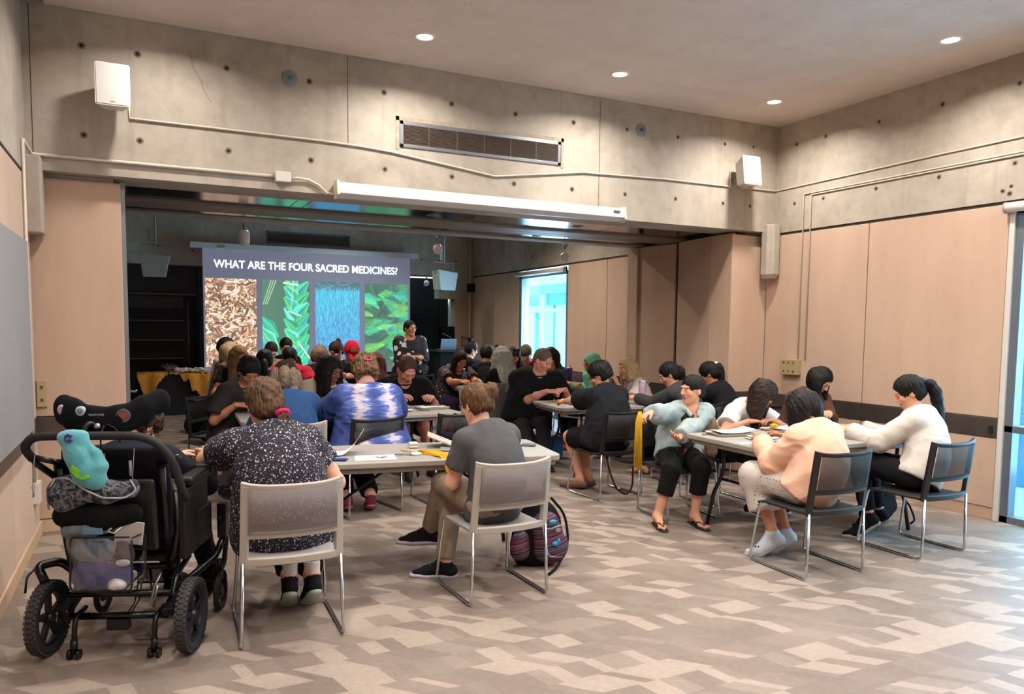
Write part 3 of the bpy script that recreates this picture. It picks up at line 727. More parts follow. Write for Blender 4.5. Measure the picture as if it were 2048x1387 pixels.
def paint_cedar(W, H):
    rs = np.random.RandomState(12); img = np.ones((H, W, 3))*hexc('#1d5a3f'); S = []
    for i in range(60): S.append((rs.rand()*W, rs.rand()*H, rs.rand()*W, rs.rand()*H, 5, 9, hexc('#1f6650')*rs.uniform(.5, 1.2), .2))
    C = [hexc(c) for c in ('#32e07a', '#3be6a8', '#62e85a', '#25cfc0', '#8af06c')]
    def frond(x, y, a, L, c):
        n = int(L/7); px, py = x, y
        for k in range(n):
            a2 = a+.25*k/n; qx, qy = px+7*math.cos(a2), py+7*math.sin(a2); S.append((px, py, qx, qy, 1.2, 1.0, c*.8, .2)); l = (1-k/n)*L*.34+3
            for s in (-1, 1):
                b = a2+s*.75; ex, ey = qx+l*math.cos(b), qy+l*math.sin(b); S.append((qx, qy, ex, ey, .95, .5, c*rs.uniform(.7, 1.1), .3))
                for m in (.4, .7):
                    S.append((qx+l*m*math.cos(b), qy+l*m*math.sin(b), qx+l*m*math.cos(b)+3.4*math.cos(b-s*.6), qy+l*m*math.sin(b)+3.4*math.sin(b-s*.6), 0.9, .5, c, .3))
            px, py = qx, qy
    for i in range(30):
        y = H*rs.rand(); x = W*rs.choice([-.08, 1.05, rs.rand()]); a = rs.uniform(-.5, .7) if x < W*.5 else math.pi-rs.uniform(-.7, .5)
        frond(x, y, a, rs.uniform(50, 110), C[rs.randint(len(C))]*rs.uniform(.55, 1.05))
    strokes(img, S); return img
t = NT('slide_emission'); em = t.node('ShaderNodeEmission'); at = t.node('ShaderNodeVertexColor'); at.layer_name = 'Col'
t.link(at.outputs[0], em.inputs[0]); em.inputs[1].default_value = .95; t.link(em.outputs[0], t.out.inputs[0]); SLIDE = t.m
def picture(name, img, x0, x1, z0, z1, y, parent):
    H, W, _ = img.shape; xs = np.linspace(x0, x1, W); zs = np.linspace(z1, z0, H)
    X, Z = np.meshgrid(xs, zs); v = np.stack([X, np.full_like(X, y), Z], -1).reshape(-1, 3)
    i = np.arange(H*W).reshape(H, W); f = np.stack([i[:-1, :-1], i[1:, :-1], i[1:, 1:], i[:-1, 1:]], -1).reshape(-1, 4)
    me = bpy.data.meshes.new(name); me.vertices.add(len(v)); me.vertices.foreach_set('co', v.ravel()); me.loops.add(f.size); me.polygons.add(len(f))
    me.loops.foreach_set('vertex_index', f.ravel()); me.polygons.foreach_set('loop_start', np.arange(0, f.size, 4)); me.update(); me.validate()
    ca = me.color_attributes.new('Col', 'FLOAT_COLOR', 'POINT'); c = np.ones((H*W, 4)); c[:, :3] = np.clip(img*.86+.06, 0, 1.2).reshape(-1, 3); ca.data.foreach_set('color', c.ravel())  # base grey mixed into the slide colours as a light haze
    me.materials.append(SLIDE); o = bpy.data.objects.new(name, me); COL.objects.link(o); o.parent = parent; return o
ps = thing('projection_screen', 'lit projection screen showing a title and four plant pictures', 'projection screen', (0, 0, 0))
YS = 15.4
b = MB(); b.bb((.83, YS-.02, 3.07), (5.28, YS+.10, 3.18)); b.obj('housing', mat('far_screen_housing', '#c9ccd0', .5), ps, bevel=.01)
MB().box((1.37, YS-.024, 3.12), (.13, .004, .05)).obj('tape', mat('green_tape', '#8f9a4a', .7), ps)
b = MB(); b.bb((1.045, YS, .70), (5.10, YS+.006, 3.07)); b.obj('screen_sheet', mat('slide_grey', '#5f636f', .7, emit='#6e7284', estr=.46), ps)
W_, H_ = 200, 360
for (x0, x1), fn, nm_ in zip(((1.075, 2.0), (2.105, 3.01), (3.12, 4.02), (4.13, 5.05)), (paint_chips, paint_braid, paint_sage, paint_cedar), ('slide_wood_chips', 'slide_braid', 'slide_grass', 'slide_cedar')):
    picture(nm_, fn(W_, H_), x0, x1, .85, 2.52, YS-.004, ps)
TXT = mat('slide_white', '#ffffff', .5, emit='#d8f4ff', estr=1.0)
tx = text_mesh('slide_title', 'WHAT ARE THE FOUR SACRED MEDICINES?', .205, TXT, ps, 0.0005, (3.035, YS-.004, 2.785), (R(90), 0, 0), bold=.0045)
sx = 3.585/tx.dimensions.x; tx.scale = (sx, 1, 1)
# ------------------------------------------------------------------ chairs
def mesh_fab(name, col, hole):
    t = NT(name); t.b.inputs['Base Color'].default_value = lin(col); t.b.inputs['Roughness'].default_value = .7
    tr = t.node('ShaderNodeBsdfTransparent'); m = t.node('ShaderNodeMixShader'); m.inputs[0].default_value = hole
    t.link(t.b.outputs[0], m.inputs[1]); t.link(tr.outputs[0], m.inputs[2]); t.link(m.outputs[0], t.out.inputs[0])
    n = t.noise(t.coord(), 700, 1); t.bump(n.outputs[0], .4, .001); return t.m
CH = {'grey': (mat('chair_grey_plastic', '#a39c92', .45, var=.03), mesh_fab('grey_chair_mesh', '#857c7a', .42), mat('grey_seat', '#8f8986', .7, bump=.3, bscale=500)),
      'black': (mat('chair_black_plastic', '#17181a', .38), mesh_fab('black_chair_mesh', '#1c1a1a', .40), mat('black_seat', '#151414', .7, bump=.3, bscale=500))}
CHROME = mat('chrome', '#c9cbcd', .15, 1.)
def chair_proto(kind):
    pl, me, st = CH[kind]; root = thing('stacking_chair', 'x', 'chair')
    yb = lambda z: -.255-.055*max(0, (z-.45))/.4
    def slab(b, x0, x1, z0, z1, th, n=18, off=0.):
        w = .5
        def fn(u, v):
            x = x0+(x1-x0)*u; z = z0+(z1-z0)*v
            return (x*(1.-.03*(z-.45)/.4), yb(z)-.045*(1-(x/.26)**2)+off, z+(.020*(x/.26)**4 if z > .8 else 0))
        b.grid(fn, n, 1, th, smooth=False)
    b = MB()
    slab(b, -.262, .262, .825, .852, .026); slab(b, -.262, .262, .575, .607, .022); slab(b, -.262, .262, .432, .470, .028)
    for s in (-1, 1):
        a, c = sorted((s*.262, s*.222))
        def fn(u, v):
            z = .432+(.852-.432)*v; x = a+(c-a)*u; return (x*(1.-.03*(z-.45)/.4), yb(z)-.045*(1-(x/.26)**2), z)
        b.grid(fn, 2, 8, .03, smooth=False)
    b.obj('back_frame', pl, root, bevel=.004)
    b = MB(); slab(b, -.225, .225, .603, .83, .004, 16, -.010); b.obj('back_mesh', me, root, smooth=True)
    b = MB()
    def seatf(u, v):
        x = (u-.5)*.48; y = -.25+.49*v; r = abs(u-.5)*2
        return (x*(1-.10*max(0, v-.8)*5*r*.5), y-.0, .452-.012*(1-r*r)*math.sin(math.pi*min(1, v*1.05))-.02*max(0, v-.86)*7)
    b.grid(seatf, 14, 14, .018); b.obj('seat', st if kind == 'grey' else st, root, bevel=.003)
    for s in (-1, 1):
        MB().tube([(s*.245, -.262, .45), (s*.258, -.268, .012), (s*.258, .27, .012), (s*.232, .205, .436), (s*.20, .16, .436)], .0095, 8, bend=.035).obj('sled_leg', CHROME, root)
        MB().bb((s*.258-.008, -.20, .001), (s*.258+.008, .20, .006)).obj('glide', DARK, root)
    b = MB(); b.tube([(-.21, .16, .434), (.21, .16, .434)], .008, 8); b.obj('cross_bar', CHROME, root)
    return root
_ch = {}
def chair(kind, x, y, face, lab):
    """face: heading of the sitter in degrees clockwise from +Y"""
    g = 'grey mesh-back chairs' if kind == 'grey' else 'black mesh-back chairs'
    if kind not in _ch: o = _ch[kind] = chair_proto(kind)
    else: o = copytree(_ch[kind])
    o.location = (x, y, 0); o.rotation_euler = (0, 0, -R(face)); o['label'] = lab; o['group'] = g
    return o
# ------------------------------------------------------------------ folding tables
TOP = mat('table_top_plastic', '#958f86', .45, var=.05, vscale=5, bump=.1, bscale=300); LEGB = mat('table_leg_black', '#0e0f11', .4)
_tb = {}
def table(x, y, rz, lab, L=1.83, W=.76):
    key = (L, W)
    if key in _tb: root = copytree(_tb[key])
    else:
        root = _tb[key] = thing('folding_table', 'x', 'table', group='grey folding tables')
        b = MB(); b.prism(rrect(L, W, .055, 6), .705, .742); b.obj('tabletop', TOP, root, bevel=.008, seg=3)
        b = MB(); b.prism(rrect(L-.05, W-.05, .04, 4), .672, .706); b.obj('apron', mat('table_apron', '#7d776e', .5), root, bevel=.006)
        for s in (-1, 1):
            xt = s*(L/2-.30); xm = s*(L/2-.24); xb = s*(L/2-.20)
            for q in (-1, 1):
                MB().tube([(xt, q*(W/2-.13), .68), (xt, q*(W/2-.13), .42), (xm, q*(W/2-.09), .26), (xb, q*(W/2-.07), .008)], .0155, 8, bend=.05).obj('leg', LEGB, root)
            MB().tube([(xt, -W/2+.13, .66), (xt, W/2-.13, .66)], .012, 8).obj('cross_bar', LEGB, root)
            MB().tube([(xt+s*.01, -W/2+.125, .38), (xt+s*.01, W/2-.125, .38)], .012, 8).obj('cross_bar', LEGB, root)
            MB().tube([(xt, 0, .39), (s*.16, 0, .675)], .010, 8).obj('brace', LEGB, root)
    root.location = (x, y, 0); root.scale = (1, 1, 1.058); root.rotation_euler = (0, 0, R(rz)); root['label'] = lab
    return root
table(1.72, 4.98, -8.5, 'grey folding table nearest the camera with yellow leather strips on it')
table(4.98, 4.53, -1, 'grey folding table at the right where the pink jacket and white hoodie sit', 1.85, .93)
table(5.02, 7.42, -6, 'grey folding table between the broad man in black and the black-shirted sitter', 1.85, .88)
table(2.03, 7.48, 3, 'grey folding table the tie-dye shirt sits at, tray of papers at its right end', 1.76, .80)
table(.96, 7.65, 88, 'grey folding table whose left corner shows beside the dark grey T-shirt', 1.20, .34)
table(5.0, 10.13, -6, 'grey folding table with a water bottle at its left corner', 1.83, .66)
table(1.75, 9.95, 3, 'grey folding table in front of the red T-shirt, mostly hidden by people', 1.83, .6)
table(6.05, 12.35, -4, 'grey folding table far back beside the white pole', 1.2, .76)
table(6.02, 9.72, 0, 'grey folding table at the right wall by the green headscarf', 1.2, .56)
table(1.9, 12.1, 0, 'grey folding table in front of the slide of wood chips, hidden by people')

chair('grey', .682, 4.20, 2, 'grey mesh-back chair under the woman in the floral blouse')
chair('grey', 1.955, 4.29, -2, 'grey mesh-back chair under the woman in the grey T-shirt')
chair('black', 4.16, 3.79, 2, 'black mesh-back chair under the pink jacket')
chair('black', 5.265, 3.79, -2, 'black mesh-back chair under the white hoodie with long ponytail')
chair('black', 1.745, 6.62, -12, 'black mesh-back chair under the blue tie-dye shirt')
chair('grey', 1.08, 6.52, -4, 'grey mesh-back chair under the blue hoodie and cap')
chair('black', 2.60, 6.72, -6, 'empty black mesh-back chair with a black bag hung on its back')
chair('black', 4.13, 6.33, -5, 'black mesh-back chair under the black-shirted sitter with glasses')
chair('black', 4.26, 5.33, 187, 'black mesh-back chair under the pale denim shirt')
chair('black', 4.98, 5.62, 180, 'black mesh-back chair behind the right table under the white T-shirt')
chair('black', 6.02, 5.60, 190, 'black mesh-back chair behind the right table under the brown shirt')
chair('black', 5.36, 6.60, -12, 'black mesh-back chair under the charcoal sweater with ponytail')
chair('black', 5.93, 6.62, -12, 'black mesh-back chair under the black T-shirt with ponytail')
chair('grey', 4.0, 8.85, 155, 'grey mesh-back chair under the broad man in the black T-shirt')
chair('grey', 5.42, 8.95, 160, 'grey mesh-back chair just behind the table of the black-shirted sitter')
chair('grey', 5.95, 8.55, -100, 'grey mesh-back chair under the blonde woman in white')
t = thing('tall_back_chair', 'tall grey padded-back chair under the long-grey-haired woman', 'chair', (4.20, 9.16, 0), R(6))
def tb(u, v): x = (u-.5)*.44*(1-.06*v); z = .40+.53*v; return (x, -.24-.05*v-.03*(1-(2*u-1)**2), z)
b = MB(); b.grid(tb, 14, 10, .03); b.obj('back_panel', mat('tall_back_grey', '#77736f', .7, bump=.3, bscale=400), t, bevel=.012)
b = MB(); b.bb((-.22, -.24, .42), (.22, .22, .47)); b.obj('seat', CH['grey'][2], t, bevel=.02)
for s_ in (-1, 1): MB().tube([(s_*.215, -.285, .92), (s_*.235, -.25, .42), (s_*.24, -.26, .012), (s_*.24, .24, .012), (s_*.22, .18, .43)], .010, 8, bend=.03).obj('sled_leg', CHROME, t)
chair('black', .78, 8.75, 130, 'black mesh-back chair under the dark grey T-shirt with necklace')
chair('grey', 1.85, 8.9, 178, 'grey mesh-back chair under the cream hoodie')
chair('grey', 2.75, 8.75, 182, 'grey mesh-back chair under the balding man in black')
chair('black', 4.20, 11.45, 160, 'black mesh-back chair under the navy dotted blouse')
# ------------------------------------------------------------------ signed-distance bodies (smooth unions meshed by surface nets)
def V3(*a): return np.array(a if len(a) == 3 else a[0], float)
def nrm(v): v = np.asarray(v, float); return v/(np.linalg.norm(v)+1e-12)
_rng = np.random.RandomState(77); _LAT = _rng.rand(24, 24, 24)
def vnoise(p):
    p = np.asarray(p, float); i = np.floor(p).astype(int); f = p-i; f = f*f*(3-2*f); i0 = i % 24; i1 = (i+1) % 24; r = 0
    for a in (0, 1):
        for b in (0, 1):
            for c in (0, 1):
                w = (f[:, 0] if a else 1-f[:, 0])*(f[:, 1] if b else 1-f[:, 1])*(f[:, 2] if c else 1-f[:, 2])
                r = r+w*_LAT[(i1 if a else i0)[:, 0], (i1 if b else i0)[:, 1], (i1 if c else i0)[:, 2]]
    return r*2-1
class Sdf:
    def __init__(s): s.P = []
    def cone(s, a, b, ra, rb, k=.02, op='u', flat=None, cap=None):
        """round cone a-b; flat=(axis, factor) squashes across axis; cap='b' cuts flat at b, 'ab' at both"""
        s.P.append(('c', V3(a), V3(b), ra, rb, k, op, flat, cap)); return s
    def chain(s, pts, rs, k=.02, **kw):
        for i in range(len(pts)-1): s.cone(pts[i], pts[i+1], rs[i], rs[i+1], k, **kw)
        return s
    def ell(s, c, r, F=None, k=.02, op='u'):
        s.P.append(('e', V3(c), V3(r), np.eye(3) if F is None else F, 0, k, op, None, None)); return s
    def plane(s, o, n, k=.005):
        """keep the side where (p-o).n < 0"""
        s.P.append(('p', V3(o), nrm(n), 0, 0, k, 'i', None, None)); return s
    def bounds(s):
        lo = np.full(3, 1e9); hi = -lo
        for q in s.P:
            if q[6] != 'u': continue
            if q[0] == 'c':
                r = max(q[3], q[4]); l = np.minimum(q[1], q[2])-r; h = np.maximum(q[1], q[2])+r
            else: r = q[2].max(); l = q[1]-r; h = q[1]+r
            lo = np.minimum(lo, l); hi = np.maximum(hi, h)
        return lo, hi
    def field(s, lo, hi, h):
        n = np.ceil((hi-lo)/h).astype(int)+1; D = np.full(n, .08, np.float32)
        ax = [lo[i]+np.arange(n[i])*h for i in range(3)]
        for typ, A, B, ra, rb, k, op, flat, cap in s.P:
            if typ == 'p':
                X, Y, Z = np.meshgrid(*ax, indexing='ij', sparse=True)
                d = (X-A[0])*B[0]+(Y-A[1])*B[1]+(Z-A[2])*B[2]
                hh = np.maximum(k-np.abs(D-d), 0)/k; D = (np.maximum(D, d)+hh*hh*k*.25).astype(np.float32); continue
            if typ == 'c': r = max(ra, rb); l = np.minimum(A, B)-r; u = np.maximum(A, B)+r
            else: r = B.max(); l = A-r; u = A+r
            pad = k+2*h+.004; i0 = np.maximum(0, np.floor((l-pad-lo)/h).astype(int)); i1 = np.minimum(n, np.ceil((u+pad-lo)/h).astype(int)+1)
            if (i0 >= i1).any(): continue
            sl = tuple(slice(a, b) for a, b in zip(i0, i1)); X, Y, Z = [ax[j][i0[j]:i1[j]].reshape([-1 if m == j else 1 for m in range(3)]) for j in range(3)]
            if typ == 'c':
                px, py, pz = X-A[0], Y-A[1], Z-A[2]; ba = B-A
                if flat is not None:
                    fa = nrm(flat[0]); ff = 1/flat[1]-1; dn = px*fa[0]+py*fa[1]+pz*fa[2]
                    px = px+dn*fa[0]*ff; py = py+dn*fa[1]*ff; pz = pz+dn*fa[2]*ff
                    bd = ba @ fa; ba = ba+fa*bd*ff
                L2 = ba @ ba+1e-9; dt = px*ba[0]+py*ba[1]+pz*ba[2]
                t = np.clip(dt/L2, 0, 1)
                d = np.sqrt((px-t*ba[0])**2+(py-t*ba[1])**2+(pz-t*ba[2])**2)-(ra+(rb-ra)*t)
                if cap:
                    L = math.sqrt(L2); d = np.maximum(d, dt/L-L)
                    if 'a' in cap: d = np.maximum(d, -dt/L)
            else:
                F = ra; px, py, pz = X-A[0], Y-A[1], Z-A[2]
                q = [px*F[0, j]+py*F[1, j]+pz*F[2, j] for j in range(3)]
                k0 = np.sqrt(sum((q[j]/B[j])**2 for j in range(3))); k1 = np.sqrt(sum((q[j]/B[j]**2)**2 for j in range(3)))+1e-9
                d = k0*(k0-1)/k1
            d = d.astype(np.float32); E = D[sl]
            if op == 'u': hh = np.maximum(k-np.abs(E-d), 0)/k; D[sl] = np.minimum(E, d)-hh*hh*k*.25
            else: d = -d; hh = np.maximum(k-np.abs(E-d), 0)/k; D[sl] = np.maximum(E, d)+hh*hh*k*.25
        return D
    def mesh(s, h, box=None, holes=()):
        """box: clip to box (lo,hi). holes: boxes whose faces are dropped"""
        if box is None: lo, hi = s.bounds(); lo = lo-3*h; hi = hi+3*h
        else: lo, hi = V3(box[0])-2*h, V3(box[1])+2*h
        D = s.field(lo, hi, h); n = D.shape; I = D < 0
        c = np.zeros([m-1 for m in n], np.uint8); S = [slice(0, -1), slice(1, None)]
        for a in (0, 1):
            for b in (0, 1):
                for d in (0, 1): c += I[S[a], S[b], S[d]]
        act = np.argwhere((c > 0) & (c < 8))
        if len(act) == 0: return np.zeros((0, 3)), np.zeros((0, 4), int)
        acc = np.zeros((len(act), 3)); cnt = np.zeros(len(act)); co = [(a, b, d) for a in (0, 1) for b in (0, 1) for d in (0, 1)]
        val = {q: D[act[:, 0]+q[0], act[:, 1]+q[1], act[:, 2]+q[2]] for q in co}
        for q in co:
            for j in range(3):
                if q[j]: continue
                w = list(q); w[j] = 1; w = tuple(w); d0, d1 = val[q], val[w]; m = (d0 < 0) != (d1 < 0)
                t = np.where(m, d0/np.where(m, d0-d1, 1), 0); p = np.tile(np.array(q, float), (len(act), 1)); p[:, j] += t
                acc += p*m[:, None]; cnt += m
        V = lo+(act+acc/cnt[:, None])*h
        idx = np.full(c.shape, -1, np.int64); idx[tuple(act.T)] = np.arange(len(act)); F = []
        for j in range(3):
            a, b = [(1, 2), (2, 0), (0, 1)][j]
            s0 = [slice(None)]*3; s1 = [slice(None)]*3; s0[j] = slice(0, -1); s1[j] = slice(1, None)
            s0[a] = s1[a] = slice(1, -1); s0[b] = s1[b] = slice(1, -1)
            A, B = I[tuple(s0)], I[tuple(s1)]; e = np.argwhere(A != B); off = np.zeros(3, int); off[a] = off[b] = 1; e = e+off
            if len(e) == 0: continue
            fl = A[tuple((e-off).T)]
            def g(da, db):
                q = e.copy(); q[:, a] += da; q[:, b] += db; return idx[tuple(q.T)]
            Q = np.stack([g(-1, -1), g(0, -1), g(0, 0), g(-1, 0)], 1); Q[~fl] = Q[~fl][:, ::-1]; F.append(Q)
        F = np.concatenate(F); F = F[(F >= 0).all(1)]; C = V[F].mean(1); keep = np.ones(len(F), bool)
        if box is not None: keep &= ((C > V3(box[0])) & (C < V3(box[1]))).all(1)
        for l, u in holes: keep &= ~((C > V3(l)+1.2*h*0) & (C < V3(u)-0)).all(1)
        F = F[keep]; used = np.unique(F); mp = np.full(len(V), -1); mp[used] = np.arange(len(used))
        return V[used], mp[F]
def vnormals(V, F):
    a, b, c, d = V[F[:, 0]], V[F[:, 1]], V[F[:, 2]], V[F[:, 3]]; fn = np.cross(c-a, d-b); N = np.zeros_like(V)
    for j in range(4): np.add.at(N, F[:, j], fn)
    return N/(np.linalg.norm(N, axis=1, keepdims=True)+1e-12)
def displace(V, F, fn):
    return V+vnormals(V, F)*fn(V)[:, None]
def npobj(name, V, F, mats, parent=None, org=(0, 0, 0), mi=None):
    V = np.asarray(V)-np.asarray(org, float); me = bpy.data.meshes.new(name); me.vertices.add(len(V)); me.vertices.foreach_set('co', V.astype(np.float32).ravel())
    me.loops.add(F.size); me.polygons.add(len(F)); me.loops.foreach_set('vertex_index', F.astype(np.int32).ravel()); me.polygons.foreach_set('loop_start', np.arange(0, F.size, 4, dtype=np.int32))
    for m in (mats if isinstance(mats, (list, tuple)) else [mats]): me.materials.append(m)
    if mi is not None: me.polygons.foreach_set('material_index', mi.astype(np.int32))
    me.polygons.foreach_set('use_smooth', np.ones(len(F), bool)); me.update(calc_edges=True)
    o = bpy.data.objects.new(name, me); COL.objects.link(o)
    if parent is not None: o.parent = parent
    return o
# ------------------------------------------------------------------ people
def skinmat(name, col, red='#c0604a'):
    if name in _M: return _M[name]
    t = NT(name); v = t.coord(); n = t.noise(v, 14, 4)
    c = t.mix(t.ramp(n.outputs[0], [(.35, .0), (.75, .28)]), col, red)
    t.base(c); t.b.inputs['Roughness'].default_value = .5; t.b.inputs['Specular IOR Level'].default_value = .35
    t.b.inputs['Subsurface Weight'].default_value = .12; t.b.inputs['Subsurface Radius'].default_value = (.012, .004, .002)
    t.b.inputs['Subsurface Scale'].default_value = 1.
    n2 = t.noise(v, 260, 2); t.bump(n2.outputs[0], .12, .001); _M[name] = t.m; return t.m
def hairmat(name, dark, light, rough=.55):
    if name in _M: return _M[name]
    t = NT(name); v = t.coord(scale=(1, 1, .12)); n = t.noise(v, 130, 3, .7); n2 = t.noise(t.coord(), 11, 3)
    c = t.ramp(n.outputs[0], [(.32, dark), (.70, light)]); c = t.mix(t.ramp(n2.outputs[0], [(.35, 0), (.75, .35)]), c, dark)
    t.base(c); t.b.inputs['Roughness'].default_value = rough; t.b.inputs['Specular IOR Level'].default_value = .2
    t.bump(n.outputs[0], .55, .004); _M[name] = t.m; return t.m
def cloth(name, col, var=.10, rough=.85, vs=10, sheen=.015, bscale=600):
    if name in _M: return _M[name]
    m = mat(name, col, rough, var=var, vscale=vs, sheen=sheen, spec=.15); folds(m, bscale); return m
def folds(m, bscale=600):
    """woven grain plus soft creases, as bump"""
    t = m.node_tree; n, l = t.nodes, t.links; tc = n.new('ShaderNodeTexCoord')
    a = n.new('ShaderNodeTexNoise'); a.inputs['Scale'].default_value = 13; a.inputs['Detail'].default_value = 3; a.inputs['Distortion'].default_value = 1.6; a.noise_type = 'RIDGED_MULTIFRACTAL'
    g = n.new('ShaderNodeTexNoise'); g.inputs['Scale'].default_value = bscale
    b1 = n.new('ShaderNodeBump'); b1.inputs['Strength'].default_value = .55; b1.inputs['Distance'].default_value = .006
    b2 = n.new('ShaderNodeBump'); b2.inputs['Strength'].default_value = .3; b2.inputs['Distance'].default_value = .001
    for q in (a, g): l.new(tc.outputs['Object'], q.inputs['Vector'])
    l.new(a.outputs[0], b1.inputs['Height']); l.new(g.outputs[0], b2.inputs['Height']); l.new(b1.outputs[0], b2.inputs['Normal']); l.new(b2.outputs[0], n['Principled BSDF'].inputs['Normal'])
SK = {'fair': skinmat('skin_fair', '#d9a78c'), 'light': skinmat('skin_light', '#cf9a7c'), 'pink': skinmat('skin_pink', '#d79c86', '#c25c4a'),
      'tan': skinmat('skin_tan', '#b37d5c'), 'brown': skinmat('skin_brown', '#8a5a40', '#7a4030')}
LIPS = mat('lips', '#a9544c', .4); LASH = mat('lash_dark', '#1c1310', .6); SCL = mat('eye_white', '#e8e2dc', .25); IRIS = mat('iris', '#2b1a12', .2)
BROWD = mat('brow_dark', '#2b1d16', .8); BROWL = mat('brow_light', '#8a6549', .8)
def ik(a, b, l1, l2, pole):
    a, b = V3(a), V3(b); d = b-a; L = np.linalg.norm(d)
    if L > (l1+l2)*.999: b = a+d/L*(l1+l2)*.999; d = b-a; L = np.linalg.norm(d)
    x = (l1*l1-l2*l2+L*L)/(2*L); h = math.sqrt(max(0, l1*l1-x*x)); n = d/L; p = V3(pole); p = nrm(p-n*(p @ n)); return a+n*x+p*h, b
def rot(v, ax, a):
    ax = nrm(ax); v = V3(v); return v*math.cos(a)+np.cross(ax, v)*math.sin(a)+ax*(ax @ v)*(1-math.cos(a))
def hand(S, W, d, pn, side, s, curl=.5, thumb=.6, spread=1.):
    """W wrist, d direction, pn palm normal (towards the palm side), side=+1 when the thumb lies on cross(pn,d)"""
    d = nrm(d); pn = V3(pn); pn = nrm(pn-d*(d @ pn)); th = nrm(np.cross(pn, d))*side
    kn = []
    for i, (o, L) in enumerate(((.030, .086), (.010, .090), (-.011, .086), (-.030, .078))):
        K = W+d*L*s+th*o*s*spread; kn.append(K); S.cone(W+d*.012*s+th*o*.55*s, K, .0145*s, .0112*s, .013)
    for (K, o, l) in zip(kn, (.030, .010, -.011, -.030), (.92, 1., .94, .74)):
        dd = nrm(d+th*o*1.6*spread); p = K; r = .0098*s
        for m, (ln, c) in enumerate(((.043, .55), (.027, .9), (.021, .7))):
            dd = rot(dd, np.cross(dd, pn), curl*c); q = p+dd*ln*l*s; S.cone(p, q, r, r*.9, .004); r *= .92; p = q
    b = W+d*.022*s+th*.022*s+pn*.004*s; dd = nrm(d*.72+th*.62+pn*.35*thumb); p = b+dd*.040*s; S.cone(b, p, .0155*s, .012*s, .012)
    dd = nrm(dd*.8+d*.4+pn*.45*thumb-th*.15*thumb); q = p+dd*.032*s; S.cone(p, q, .0115*s, .0102*s, .005)
    dd = nrm(dd+pn*.3*thumb-th*.25*thumb); S.cone(q, q+dd*.024*s, .0102*s, .0085*s, .004)
    return W+d*.07*s
